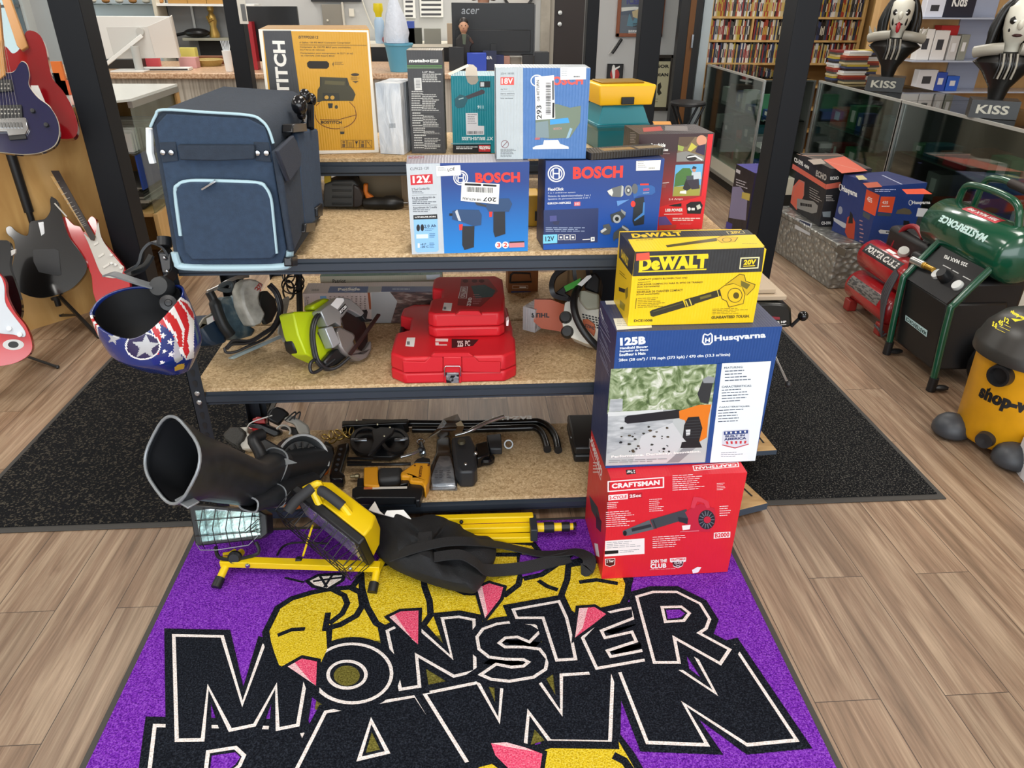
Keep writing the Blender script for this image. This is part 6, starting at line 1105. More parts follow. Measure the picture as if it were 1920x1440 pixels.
segs=[[r2(LN*k/7,.0,.0),r2(LN*k/7,.02,.07),r2(LN*k/7,.12,.07),r2(LN*k/7,.14,.0)] for k in range(8)]+[[r2(.0,.02+.033*k,.0),r2(.0,.02+.033*k,.07),r2(LN,.02+.033*k,.07),r2(LN,.02+.033*k,.0)] for k in range(4)];wire('cage',h,segs)
# yellow cover as the photo shows it from above, with its carrying handle
ys=Slab(facing(Py(*wl([(1000,130)])[0],1.82),(.05,-.55,.83)),(340,930,.30709))
ys.piece('cover',[(800,105),(900,35),(965,0),(1060,30),(1130,85),(1190,180),(1165,215),(1180,240),(1120,358),(1045,262),(1000,245),(900,170)],-.025,.0,WY,bk,.005)
m=MB();ik=ys.ink(m,.0006);ik.poly([(855,105),(905,50),(1030,95),(1085,115),(1075,132),(1010,200)],M('#b9b7a6',.5))
for k in range(8): ik.line([(868+7*k,105-7*k+k*13),(1000+8*k,175-8*k+k*2)],.0013,M('#5d5c55',.5))
ob('warning_label',m,bk,smooth=0)
ys.pipe('handle',[(850,65,.03),(820,0,.05),(805,-40,.06)],.013,WY,h);ys.pipe('handle',[(1065,215,.0),(1055,160,.03),(1010,90,.05),(960,35,.06),(905,-5,.065),(850,-30,.06)],.013,WY,h)
ys.pipe('grip',[(985,62,.056),(930,18,.064),(870,-25,.064),(850,-32,.06)],.0165,M('#2a2b2e',.7),h,n=14);ys.pipe('grip',[(650,95,.05),(700,30,.06),(760,-20,.065),(800,-50,.065)],.0165,M('#2a2b2e',.7),h,n=14);ys.pipe('handle',[(800,-60,.06),(840,-75,.06),(850,-20,.04),(850,60,.02)],.012,WY,h)
for p in((1078,235),(1098,218)): m=MB();m.ball(ys.w(p,.002),.004,BLACK,8);ob('screw',m,h)
m=MB();m.tube([Pz(*wl([(800,185)])[0],.16),Pz(*wl([(745,360)])[0],.06)],0,WY,flat=(.018,.006));ob('stand_arm',m,t);m=MB();q=Pz(*wl([(720,390)])[0],.06);m.lathe([(.001,.014),(.01,.014),(.013,0)],q,(0,-1,.3),BLACK,14);ob('tilt_knob',m,t)
m=MB();m.tube(spline([Pz(*wl([q])[0],.03) for q in((585,360),(620,310),(700,285),(900,290))],4),.0035,BLACK,8);m.tube(spline([Pz(*wl([q])[0],.02) for q in((440,415),(540,435),(620,420))],4),.0035,BLACK,8);ob('power_cord',m,t)
# ---- yellow tripod
t=thing('tripod','folded yellow tripod stand with black collars beside the red carton','tripod',Pz(1000,990,MZ));tp=lambda p: zoomed(680,920,.23958,p)
zt=.055;dv=nrm(Pz(*tp([(1690,245)])[0],zt)-Pz(*tp([(1100,262)])[0],zt))
for k,(y,z) in enumerate(((205,.075),(285,.05),(360,.03))):
 m=MB();a,b=Pz(*tp([(560,y+14)])[0],z),Pz(*tp([(1335,y-8 if k<2 else y-2)])[0],z);m.bar(a,b,.026,.026,WY);ob('leg',m,t,bevel=.004)
m=MB();a=Pz(*tp([(1335,280)])[0],.058);m.bar(a-dv*.012,a+dv*.012,.085,.05,M('#2c3138',.4));ob('collar',m,t,bevel=.003)
x=a+dv*.012;seq=(('tube',.016,.024,WY),('clamp',.019,.034,BLACK),('tube',.0145,.026,WY),('clamp',.0165,.028,BLACK),('tube',.012,.012,WY),('clamp',.0125,.006,BLACK))
for nm,r,l,mt in seq:
 m=MB();m.cyl(x,x+dv*l,r,mt,20);ob(nm,m,t);x=x+dv*l
m=MB();m.bar(x-dv*.004,x+dv*.006,.02,.02,CHROME);ob('stud',m,t);m=MB();m.ball(Pz(*tp([(772,235)])[0],.085),.007,BLACK,10);ob('pivot_bolt',m,t)
settle(t,MZ)
# ---- black bag
CLO=M('#17191c',.8,bump=.3,bscale=300,var=.25,vscale=14);STP=M('#1f2022',.75,bump=.4,bscale=500)
t=thing('carry_bag','limp black fabric bag with long straps lying on the purple mat','bag',Pz(830,1050,MZ))
out=[(95,75),(200,85),(330,150),(500,155),(640,175),(740,215),(830,300),(900,350),(980,355),(1030,400),(1035,520),(970,660),(900,770),(830,800),(560,740),(300,640),(190,570),(110,480),(100,320),(50,160)]
cz=(520,420);m=MB();rings=[];rnd=random.Random(4);pts=spline([np.array([*p,0.]) for p in out],3,True);N=len(pts);ph=[rnd.random()*6 for _ in range(4)]
for f,z in((1.0,MZ+.001),(1.03,.03),(.97,.06),(.82,.095),(.6,.115),(.34,.122),(.1,.125)):
 ring=[]
 for k,p in enumerate(pts):
  a=2*math.pi*k/N;wob=.010*math.sin(5*a+ph[0]+7*f)+.008*math.sin(9*a+ph[1]-9*f)+.006*math.sin(3*a+ph[2]+14*f);zz=max(MZ+.001,(z+wob*(1 if f<1 else 0))*(1 if p[0]<700 else.8));px,py=tp([(cz[0]+(p[0]-cz[0])*f,cz[1]+(p[1]-cz[1])*f)])[0];q9=Pz(px,py,zz);q9[1]=min(q9[1],1.995);ring.append(q9)
 rings.append(ring)
m.loft(rings,CLO);ob('body',m,t,smooth=60,sub=1)
def flatstrap(nm,pts,w=.042):
 m=MB();m.tube(spline([Pz(*tp([p[:2]])[0],p[2]) for p in pts],5),0,STP,flat=(w,.004));return ob(nm,m,t)
flatstrap('strap',[(215,520,.10),(400,455,.128),(620,405,.135),(760,395,.13),(880,400,.11),(960,410,.07),(1100,430,.03),(1250,465,.02),(1400,495,.02),(1560,490,.02),(1680,480,.03),(1770,530,.045),(1760,610,.03),(1710,620,.02)])
flatstrap('strap',[(560,520,.126),(760,500,.13),(880,560,.10),(960,620,.06),(1100,620,.03),(1280,600,.02),(1450,560,.018),(1620,520,.016)])
m=MB();m.bar(Pz(*tp([(430,370)])[0],.125),Pz(*tp([(545,360)])[0],.127),.05,.006,STP);ob('strap_keeper',m,t,bevel=.002)
s=Slab(facing(Pz(*tp([(250,180)])[0],.112),(0,-.5,.86)),(680,920,.23958));s.piece('white_print',[(190,155),(320,150),(380,220),(350,250),(260,215),(170,190)],-.002,.002,WHITE,t,.0);s.piece('white_lining',[(45,150),(95,82),(135,160),(170,190),(80,165)],-.004,.003,M('#d9d4cc',.6),t,.001);s.piece('white_print',[(370,240),(410,236),(455,262),(420,258)],-.002,.001,WHITE,t,.0)
# ================================================================ left: display case, guitars, counter and the back of the shop
MAPLE=ramp_mat('maple_veneer',((.3,'#b58a50'),(.5,'#c9a063'),(.7,'#d6b078')),(2,2,.35),4,5,.45,0,.6);MAPD=M('#8f6a3c',.5);ALUM=M('#b9bbb6',.3,.8);LAMI=ramp_mat('laminate_top',((.35,'#a9805f'),(.5,'#c7a17f'),(.65,'#dbbd9e')),(1,1,1),60,4,.35)
def rectbox(name,label,cat,x0,y0,x1,y1,Y,depth,mt,group=None,zb=None,bevel=.0,**k):
 """a box whose front stands at distance Y, between two picture points; zb: what it stands on"""
 a,b=Py(x0,y1,Y),Py(x1,y0,Y);m=MB();m.box(a[0],b[0],Y,Y+depth,zb if zb is not None else a[2],b[2],mt);return ob(name,m,None,label,cat,group,bevel=bevel,**k)
 # ---- angled display case
ZT=1.10;t=thing('display_case','maple display case with glass top behind the guitars','display case',(-2.1,4.6,0))
p0,p1=np.array([-2.55,3.60,0]),np.array([-2.02,4.23,0]);m=MB()
def quadbox(m,a,b,back,z0,z1,mt):
 a,b,back=np.array(a,float),np.array(b,float),np.array(back,float);m.cub([a+[0,0,z0],b+[0,0,z0],b+back+[0,0,z0],a+back+[0,0,z0],a+[0,0,z1],b+[0,0,z1],b+back+[0,0,z1],a+back+[0,0,z1]],mt)
quadbox(m,p0,p1,(-.02,.016,0),0,ZT,MAPLE);ob('end_panel',m,t)
m=MB();m.box(-1.87,-1.845,4.44,5.2,0,.46,MAPLE);ob('base_panel',m,t)
m=MB();m.box(-1.875,-1.85,5.16,5.2,.46,ZT,MAPLE);m.box(-2.5,-1.85,5.2,5.22,0,ZT,MAPLE);ob('side_panel',m,t)
m=MB();m.box(-2.5,-1.88,4.46,5.18,.44,.46,MAPLE);m.box(-2.5,-1.90,4.46,5.18,.80,.81,glass('shelf_glass','#dff0ea',.3));ob('shelf',m,t)
m=MB();m.box(-1.868,-1.862,4.46,5.16,.46,ZT-.03,glass());ob('front_glass',m,t)
m=MB();m.cub([(-2.55,3.62,ZT),(-1.85,4.44,ZT),(-1.85,5.22,ZT),(-2.62,5.22,ZT),(-2.55,3.62,ZT+.012),(-1.85,4.44,ZT+.012),(-1.85,5.22,ZT+.012),(-2.62,5.22,ZT+.012)],M('#d9dcd6',.12,0,.6));ob('top_pane',m,t)
m=MB();m.box(-1.868,-1.842,4.44,5.2,ZT-.035,ZT,ALUM);ob('top_rail',m,t)
m=MB();m.box(-2.56,-2.54,4.46,5.2,0,ZT,MAPLE);ob('back_panel',m,t)
rnd=random.Random(21)
for k in range(16):
 y=4.50+.04*k;m=MB();h=rnd.uniform(.1,.13);c=rnd.choice(('#d9d6d0','#c9c3ba','#b7b5b6','#e6e4df','#a8a29c'));m.box(-2.30,-1.92,y,y+.022,.8115,.8115+h,M(c,.5));ob('sheet_music',m,None,'pale booklet standing in the row on the glass shelf of the maple case','booklet','booklets in the maple display case')
m=MB();m.box(-1.91,-1.90,4.47,5.14,.60,.799,M('#1d3f93',.5));o=ob('blue_drape',m,None,'blue cloth skirt hanging under the glass shelf of the maple case','cloth');k=MB();k.box(-1.8995,-1.899,4.75,4.95,.66,.76,M('#a8a9a4',.6));ob('paper_note',k,o)
for k in range(14):
 z=.462+.0095*k;m=MB();x=-2.3+rnd.uniform(-.03,.03);m.box(x,x+.36,4.55,5.05+rnd.uniform(-.05,.05),z,z+.0088,M(rnd.choice(('#35342f','#5b5850','#8e8a80','#2a2927','#a7a399')),.6));ob('magazine',m,None,'dark magazine in the pile on the wooden deck of the maple case','magazine','magazines piled in the maple display case')
for k,(x,c,l) in enumerate(((-1.93,'#d2691e','orange carded pack hung above the maple case behind the red guitar'),(-2.02,'#23242a','black and white carded pack behind the red guitar'),(-1.88,'#c9572b','small orange and black pack behind the red guitar'))):
 m=MB();z=(1.24,1.18,1.14)[k];x=Py((108,100,112)[k],130,4.62)[0]-.03;m.box(x,x+.055,4.62,4.64,1.113 if k==2 else 1.113,z+.05,M(c,.5));ob('string_pack',m,None,l,'accessory pack')
 # ---- wall panels and trims at the far left of the case
m=MB();m.box(-3.3,-2.56,3.9,3.94,0,1.05,MAPLE)
for x in(-2.66,-2.72,-2.80): m.box(x-.012,x+.012,3.885,3.90,0,1.05,MAPD)
m.box(-2.62,-2.60,3.88,3.90,0,1.05,WHITE);ob('cabinet',m,None,'maple cabinet with grooved front at the far left edge','cabinet')
# ---- guitars
def outline(pts,k=4): return[tuple(p[:2]) for p in spline([np.array([*p,0.]) for p in pts],k,True)]
NECKW,FRET=M('#c08a4e',.35),M('#2b1d16',.45)
# stand with tubes first: it carries the guitars
t=thing('guitar_stand','black tripod guitar stand with upright pole','guitar stand',(-2.28,3.92,0));SB=M('#141517',.4)
pb,pt=np.array([-2.28,3.92,.0]),np.array([-2.28,3.92,1.02]);hub=np.array([-2.28,3.92,.16])
m=MB();m.cyl(pb+[0,0,.09],pt-[0,0,.3],.016,SB,16);m.cyl(pt-[0,0,.4],pt,.024,SB,16);ob('pole',m,t)
m=MB();m.cyl(hub-[0,0,.03],hub+[0,0,.035],.028,SB,18);m.ball(hub+[-.05,-.02,.0],.018,SB,10);ob('hub',m,t)
for ang in(200,320,80):
 d=np.array([math.cos(math.radians(ang)),math.sin(math.radians(ang)),0]);m=MB();m.bar(hub+[0,0,.02],hub+d*.40+[0,0,-.15],.016,.016,SB);l=ob('leg',m,t);m=MB();m.bar(pb+[0,0,.03],pb+d*.22+[0,0,.09],.012,.012,SB);ob('brace',m,l);m=MB();m.ball(pb+d*.40+[0,0,.012],.012,BLACK,10);ob('foot',m,l)
for sx in(-1,1): m=MB();m.tube(spline([pt-[0,0,.06],pt+[sx*.05,-.05,-.05],pt+[sx*.06,-.12,-.02]],3),.008,SB,8);ob('arm',m,t)
s=Slab(facing(np.array([-2.16,3.72,1.2]),(.30,-.90,.42)),(0,0,.25))
def guitar(label,o): return thing('electric_guitar',label,'electric guitar',o,'electric guitars at the left')
g=guitar('dark blue electric guitar with cream edge, nearest on the stand',s.F.o);NV=M('#15173f',.12,coat=1)
bo=[(-60,505),(20,540),(72,548),(112,530),(142,482),(165,462),(200,485),(218,560),(215,640),(280,730),(370,800),(425,890),(442,980),(425,1060),(380,1108),(285,1145),(170,1155),(60,1145),(-70,1125),(-190,1060),(-255,950),(-240,840),(-180,760),(-150,680),(-180,590),(-150,510),(-110,470)]
bo=outline(bo);s.piece('body',bo,-.045,0,NV,g,.004);s.piece('binding',[(p[0]*1.012+1,p[1]+(4 if p[1]>800 else-4)) for p in bo],-.012,-.004,M('#cfc7b4',.4),g,.001)
s.piece('neck',[(-60,0),(-10,0),(40,560),(-10,600),(-30,560)],-.02,.012,NECKW,g,.003)
for a,b,c,d in((-60,600,95,690),(-60,790,170,890)): s.piece('pickup',[(a,b),(c-10,b-5),(c,d-10),(a,d+5)],0,.012,BLACK,g,.002);m=MB();q=s.ink(m,.0122);[q.oval(x-7,y-6,x+7,y+6,M('#d0d0cc',.2,.9)) for y in(b+30,b+62) for x in range(a+20,c-10,26)];ob('pole_pieces',m,g)
s.piece('bridge',[(-60,890),(190,880),(212,965),(195,1005),(60,1018),(50,985),(-60,990)],.0,.018,M('#b8babb',.15,.95),g,.003);m=MB()
for k in range(7): m.fbox(Fr(s.w((10+25*k,940),.018),s.F.u,s.F.v),-.004,.004,-.012,.012,0,.006,M('#7d7f80',.2,.9))
ob('saddles',m,g);s.piece('fine_tuners',[(60,1018),(190,1005),(200,1040),(70,1050)],.0,.012,BLACK,g,.002)
for p in((248,835),(350,940)): m=MB();m.lathe([(.001,.018),(.009,.017),(.011,0)],s.w(p,0),s.F.n,BLACK,18);ob('knob',m,g)
m=MB()
for k in range(6): m.tube([s.w((-30+12*k,300),.016),s.w((8+28*k,900),.02)],.0007,M('#d5d5d0',.2,.9),5)
ob('strings',m,g);settle(g,.86) if False else None
s=Slab(facing(np.array([-2.1,3.98,1.2]),(.30,-.90,.42)),(0,0,.25));g=guitar('deep red electric guitar behind the dark blue one',s.F.o);RG=M('#8c1118',.12,coat=1)
ro=outline([(190,245),(240,230),(300,265),(340,350),(365,480),(395,590),(470,680),(540,800),(580,920),(577,1000),(540,1038),(440,1040),(300,1010),(180,900),(110,760),(70,640),(-20,560),(-40,440),(0,362),(45,350),(95,400),(150,360)]);s.piece('body',ro,-.045,0,RG,g,.008);s.piece('neck',[(0,-40),(70,-40),(212,350),(165,380),(125,340)],-.01,.02,NECKW,g,.005);s.piece('pickguard',[(215,640),(285,640),(345,780),(300,760)],0,.003,WHITE,g,.0005)
s=Slab(facing(np.array([-2.24,3.79,.5]),(.30,-.90,.42)),(0,330,.25));g=guitar('glossy black electric guitar turned back to front behind the stand pole',s.F.o);BG=M('#0c0d0f',.12,coat=1)
s.piece('body',outline([(45,390),(80,377),(130,420),(205,445),(222,350),(280,332),(340,318),(378,255),(375,175),(398,160),(440,200),(465,300),(515,450),(595,560),(650,660),(635,740),(545,840),(420,895),(300,915),(190,890),(112,830),(90,700),(112,560),(100,480),(55,435)]),-.04,0,BG,g,.008);s.piece('cover_plate',[(245,550),(410,545),(440,560),(460,740),(430,750),(290,720),(250,640)],0,.003,M('#1a1b1e',.35),g,.001);s.piece('neck_plate',[(285,348),(325,342),(335,430),(310,450)],0,.004,CHROME,g,.001);m=MB();q=s.w((390,170),-.02);m.lathe([(.001,.012),(.006,.011),(.004,0)],q,(0,0,1),CHROME,10);ob('strap_button',m,g);m=MB();m.tube([s.w((410,205),.006),s.w((500,305),.01)],.004,M('#d9d5cb',.5),6);ob('strap',m,g)
s=Slab(facing(np.array([-2.02,3.86,.45]),(.20,-.93,.42)),(0,330,.25));g=guitar('bright red electric guitar with white scratch plate standing right of the stand',s.F.o);R3=M('#c3141c',.12,coat=1)
s.piece('body',outline([(452,335),(488,306),(530,345),(560,370),(600,380),(632,420),(660,330),(690,302),(722,335),(735,420),(770,490),(850,580),(930,690),(975,820),(950,960),(870,1040),(760,1010),(700,880),(685,750),(635,640),(565,540),(480,430)]),-.045,0,R3,g,.007);s.piece('pickguard',outline([(628,430),(680,470),(715,440),(735,345),(760,460),(830,570),(905,660),(930,690),(890,760),(800,760),(750,720),(700,600),(660,500)]),0,.004,M('#cfcbc2',.3),g,.001);s.piece('neck',[(375,0),(440,0),(715,455),(705,485),(680,480),(640,420)],-.005,.012,M('#c9a063',.4),g,.002);nk=s.piece('fretboard',[(380,-40),(440,-40),(715,455),(705,485),(680,480)],.012,.018,FRET,g,.001)
m=MB();q=s.ink(m,.0185)
for k in range(14): f=.1+.88*(1-.5**(k/6));a=(392+(690-392)*f,(480)*f);q.line([(a[0]-16,a[1]+6),(a[0]+24,a[1]-10)],.0012,M('#8d8a84',.3,.8))
ob('frets',m,nk,smooth=0)
for p,q2 in(((700,510),(735,490)),((735,600),(775,575)),((770,680),(820,650))): s.piece('pickup',[(p[0],p[1]),(q2[0],q2[1]),(q2[0]+6,q2[1]+14),(p[0]+6,p[1]+16)],.004,.010,M('#e6e2d8',.3),g,.001)
for p in((838,595),(840,655),(870,665),(912,690)): m=MB();m.lathe([(.001,.014),(.007,.013),(.009,0)],s.w(p,.004),s.F.n,WHITE,14);ob('knob',m,g)
s=Slab(facing(np.array([-2.02,3.15,.4]),(.35,-.90,.42)),(0,330,.25));g=guitar('red and white electric guitar cut by the left edge of the picture',s.F.o)
s.piece('body',outline([(-200,760),(-60,700),(0,735),(42,800),(52,900),(110,1020),(190,1120),(235,1230),(237,1310),(180,1370),(80,1412),(-60,1425),(-200,1380),(-280,1200),(-250,950)]),-.045,0,R3,g,.007);s.piece('pickguard',outline([(-180,800),(-60,740),(0,748),(33,830),(40,950),(100,1045),(185,1160),(180,1208),(100,1190),(0,1180),(-120,1150),(-200,1000)]),0,.004,M('#d3dae2',.3),g,.001)
for p in((70,1145),(150,1190)): m=MB();m.lathe([(.001,.012),(.010,.011),(.012,0)],s.w(p,.004),s.F.n,M('#e8ecef',.3),16);ob('knob',m,g)
m=MB();q=s.ink(m,.0006);q.oval(20,1225,180,1305,M('#cfd0cf',.3));q.oval(60,1240,140,1290,BLACK);ob('jack_plate',m,g,smooth=0)
s=Slab(facing(np.array([-2.10,3.32,.4]),(.35,-.90,.42)),(0,330,.25));g=guitar('black electric guitar edge behind the red and white one',s.F.o);s.piece('body',outline([(-150,470),(0,480),(65,490),(85,560),(75,680),(115,800),(160,950),(155,1060),(100,1100),(-60,1080),(-200,900),(-220,650)]),-.045,0,BG,g,.008);s.piece('edge_tag',[(80,560),(118,545),(115,580),(85,600)],-.02,.002,M('#b9b6b0',.5),g,.001)
t=thing('guitar_stand','low black guitar stand with thin leg under the red and white guitar','guitar stand',(-2.05,3.3,0));m=MB();a,b=Pz(50,668,.02),Pz(108,688,.008);m.cyl(a,b,.007,SB,10);m.ball(b,.010,BLACK,8);ob('leg',m,t);m=MB();c=a+np.array([-.15,.05,.0]);m.cyl(a,c,.007,SB,10);m.cyl(c,c+[0,.05,.35],.008,SB,10);ob('frame',m,t)
# ---- service counter with laminate top
CZ=1.05;t=thing('service_counter','long service counter with speckled brown laminate top','counter',(-1.2,7.1,0))
m=MB();m.box(-3.6,.62,6.60,7.8,CZ-.045,CZ,LAMI);ob('worktop',m,t,bevel=.008)
m=MB();m.box(-3.55,.58,6.66,7.75,0,CZ-.045,ramp_mat('beadboard',((.4,'#9c9488'),(.5,'#b4ac9f'),(.6,'#c3bcb0')),(26,1,.2),2,2,.6));ob('front_panel',m,t)
# things on the counter
PWH=M('#e6e4df',.35);t=thing('computer_monitor','large white monitor seen from behind on the service counter','monitor',(-3.0,6.9,CZ));s=Slab(facing(Py(250,80,6.85),(.16,-.97,-.12)),(160,0,.16667))
s.piece('screen_back',[(20,185),(945,190),(1060,655),(60,665)],-.03,0,PWH,t,.004);s.piece('flank',[(945,190),(960,190),(1062,655),(1050,660)],-.09,-.005,M('#cfcac2',.4),t,.002);s.piece('recess',[(235,305),(700,300),(790,650),(330,655)],.0,.003,M('#d3d1cc',.4),t,.001);s.piece('slope',[(700,300),(945,192),(1055,652),(790,650)],0,.006,M('#d8d2cb',.4),t,.001)
m=MB();m.bar(s.w((640,400),.02),s.w((215,740),.06),.03,.03,PWH);ob('arm',m,t,bevel=.004);m=MB();a=Py(262,132,6.75);m.cyl((a[0],6.75,CZ),(a[0],6.75,CZ+.19),.033,M('#b9bab6',.4),20);ob('post',m,t);m=MB();m.box(a[0]-.2,a[0]+.07,6.65,6.85,CZ,CZ+.012,PWH);ob('base',m,t,bevel=.003)
m=MB();m.lathe([(.001,.03),(.03,.03),(.03,0)],s.w((620,350),0),s.F.n,M('#c4c3be',.4),16);ob('joint',m,t);settle(t,CZ)
m=MB();F=Fr(Pz(262,133,CZ+.001),(1,.05,0),(0,0,1));m.fbox(F,0,.40,0,.022,-.13,0,M('#e3e2de',.4));o=ob('keyboard',m,None,'white keyboard with dark keys on the service counter','keyboard',bevel=.003);k=MB();k.fbox(F,.01,.39,.006,.016,0,.002,M('#2b2c2f',.5));ob('keys',k,o)
rectbox('notebook','pink red notebook standing under the white monitor','notebook',263,108,296,119,7.2,.05,M('#dd5a66',.5),zb=CZ+.001)
rectbox('cash_drawer','low black box under the white monitor','box',200,112,255,125,7.0,.2,M('#35322f',.5),zb=CZ+.001)
m=MB();a=Pz(367,118,CZ+.002);m.box(a[0],a[0]+.10,a[1],a[1]+.16,CZ+.001,CZ+.03,M('#dfe0de',.5));m.cub([a+[0.01,-.01,.0],a+[.10,-.02,.0],a+[.10,.0,.0],a+[.01,0,0],a+[0.03,-.19,.003],a+[.12,-.19,.003],a+[.12,-.01,.004],a+[.03,0,.004]],WHITE);ob('receipt_printer',m,None,'white receipt printer with paper hanging on the counter','printer')
m=MB();a=Py(431,135,6.75);m.lathe([(.030,0),(.038,.16)],(a[0],6.75,CZ+.001),(0,0,1),M('#eceae6',.4),20);o=ob('paper_cup',m,None,'tall white cup of straws beside the black column','cup');m=MB()
for k in range(7): m.tube([(a[0]-.02+.006*k,6.75,CZ+.13),(a[0]-.035+.012*k,6.75+.004*k,CZ+.235)],.0035,M('#d7dce0',.4),6)
ob('straws',m,o)
m=MB();a=Py(390,108,7.3);m.lathe([(.10,0),(.13,.05),(.12,.055),(.09,.01)],(a[0],7.3,CZ+.001),(0,0,1),M('#b39a5a',.6,bump=.5,bscale=90),26);ob('basket',m,None,'round woven basket on the service counter','basket')
rectbox('snack_pack','yellow and white packet on the service counter beside the basket','packet',336,90,364,106,7.2,.08,M('#d9cf6a',.5),zb=CZ+.001)
rectbox('book','white and red book under the yellow packet','book',336,108,366,116,7.05,.1,M('#cf9c9c',.5),zb=CZ+.001);rectbox('wood_box','flat reddish wooden box on the service counter','box',370,106,425,116,7.45,.12,M('#7d4a30',.5),zb=CZ+.001)
# wall shelving behind the counter, with the lit jewellery shelves
t=thing('wall_shelf','grey wall shelving with glass shelf and wooden top boxes behind the counter','shelf',(-2.7,8.3,0));m=MB();a,b=Py(305,50,8.3)[0],Py(432,50,8.3)[0];m.box(a,b,8.5,8.53,0,2.2,M('#8f9294',.7));ob('back_panel',m,t);m=MB();z=Py(380,71,8.3)[2];m.box(Py(343,71,8.3)[0],b,8.28,8.5,z-.025,z,M('#a9a898',.4));ob('shelf_board',m,t);ZS=z
m=MB();m.box(Py(365,90,8.3)[0],b,8.45,8.49,1.0,z-.03,M('#1d1a18',.6));ob('dark_back',m,t);m=MB();m.box(Py(357,30,8.4)[0]-.01,Py(357,30,8.4)[0]+.012,8.47,8.5,z,2.2,M('#b9bcbd',.4,.5));ob('rail',m,t);m=MB();z2=Py(380,7,8.3)[2];m.box(a,Py(480,7,8.3)[0],8.22,8.5,z2-.02,z2,WHITE);ob('top_board',m,t)
for k in range(3): x=Py(315+36*k,4,8.25)[0];m=MB();m.box(x,x+.19,8.25,8.45,z2+.001,z2+.12,M('#b98a45',.5));ob('wooden_tray',m,None,('leftmost','middle','rightmost')[k]+' of three wooden trays on the top board of the grey shelving','tray','wooden trays on the grey shelving')
m=MB();x=Py(403,68,8.36)[0];GD=M('#b59552',.35,.7);m.lathe([(.05,0),(.052,.03),(.03,.1),(.045,.15),(.035,.2),(.02,.225),(.034,.25),(.03,.285),(.005,.305)],(x,8.36,ZS+.001),(0,0,1),GD,18);m.tube([(x-.04,8.34,ZS+.19),(x-.015,8.31,ZS+.15),(x+.02,8.32,ZS+.17)],.014,GD,8);ob('figurine',m,None,'gold robed figurine on the grey wall shelf','figurine')
m=MB();x=Py(370,66,8.33)[0];m.ball((x,8.33,ZS+.045),.13,M('#121316',.3),18,(1,.7,.33));m.tube([(x-.12,8.33,ZS+.04),(x-.22,8.33,ZS+.02)],.015,M('#121316',.3),8);m.tube([(x-.22,8.33,ZS+.02),(x-.30,8.33,ZS+.02)],.012,M('#3c3f86',.4),8);ob('ladle',m,None,'black oval object with blue handle lying on the grey wall shelf','utensil')
t=thing('jewellery_case','bright white lit jewellery shelves at the top left behind the counter','display shelves',(-3.3,8.3,0));m=MB();a,b=Py(160,30,8.3)[0],Py(303,30,8.3)[0];m.box(a,b,8.48,8.52,0,2.2,M('#e2ecf0',.5));ob('back_panel',m,t);m=MB();[m.box(a,b,8.25,8.48,z,z+.008,glass('shelf_glass','#dff0ea',.3)) for z in(1.33,1.52)];ob('glass_shelves',m,t);m=MB();m.box(b-.03,b,8.2,8.5,0,2.2,M('#d9d2c0',.5));ob('post',m,t)
for k in range(6):
 m=MB();x=a+.08+.13*k;m.ball((x,8.35,1.556),.035,M('#b47a3c' if k%2 else '#e3d7c4',.4),10,(1.2,.8,.7));ob('jewellery_stand',m,None,('brown leather' if k%2 else 'cream')+' ring cushion on the glass jewellery shelf','cushion','brown ring cushions on the glass shelf' if k%2 else 'cream ring cushions on the glass shelf')
 # black monitor, tag and red edge near the second column
m=MB();a,b=Py(461,60,7.0),Py(556,12,7.0);m.box(a[0],b[0],7.0,7.04,CZ+.06,b[2],M('#141517',.35));o=ob('black_monitor',m,None,'black monitor behind the yellow compressor carton','monitor',bevel=.004);k=MB();c=(a[0]+b[0])/2;k.box(c-.1,c+.1,6.95,7.1,CZ+.001,CZ+.012,BLACK);k.box(c-.03,c+.03,7.03,7.06,CZ+.01,CZ+.2,BLACK);ob('stand',k,o)
m=MB();a,b=Py(465,88,6.9),Py(471,41,6.9);m.box(a[0],b[0],6.9,7.0,CZ+.001,b[2],M('#a3202b',.4));ob('red_case',m,None,'thin red case standing against the black monitor','case')
m=MB();a,b=Py(455,45,6.05),Py(465,0,6.05);m.box(Py(446,20,6.05)[0],Py(462,20,6.05)[0],6.055,6.06,a[2],b[2]+.1,M('#e3e0d6',.6));m.box(Py(452,20,6.05)[0],Py(460,20,6.05)[0],6.052,6.055,a[2]+.02,a[2]+.13,M('#6d6f70',.6));ob('paper_tag',m,None,'white paper tag hanging on the black column','paper tag')
# back office wall: door, switch, notices, desk
m=MB();a,b=Py(606,45,8.66),Py(640,8,8.66);m.box(a[0],b[0],8.66,8.695,1.0,b[2],M('#8f8a80',.5));m.box(b[0],b[0]+.02,8.65,8.695,1.0,b[2]+.02,M('#cfc9bd',.5));o=ob('fuse_box',m,None,'grey metal panel door on the back wall','panel door',bevel=.003);k=MB();k.ball((a[0]+.05,8.655,1.38),.012,M('#e6dfcf',.3),10);ob('knob',k,o)
rectbox('wall_switch','small cream switch on the back wall beside the panel door','switch',655,16,663,31,8.67,.025,M('#e6e0d2',.5))
rectbox('picture_frame','black picture frame whose lower edge shows above the panel door','picture frame',583,-60,672,3,8.66,.035,M('#1c1d20',.4))
for k,(x0,x1,y1,l) in enumerate(((758,776,34,'narrow notice on the bright wall left of the striped one'),(788,829,32,'wide striped notice on the bright wall'))):
 o=rectbox('notice',l,'notice',x0,-40,x1,y1,8.67,.02,M('#f4f4ef',.6));m=MB();F=Fr((0,8.669,0),(1,0,0),(0,0,1));ik=Ink(m,F)
 for q in range(4): ik.rect(x0+2,1+9*q-(k*3),x1-2,5+9*q-(k*3),M('#4b4c50',.6))
 ob('print',m,o,smooth=0)
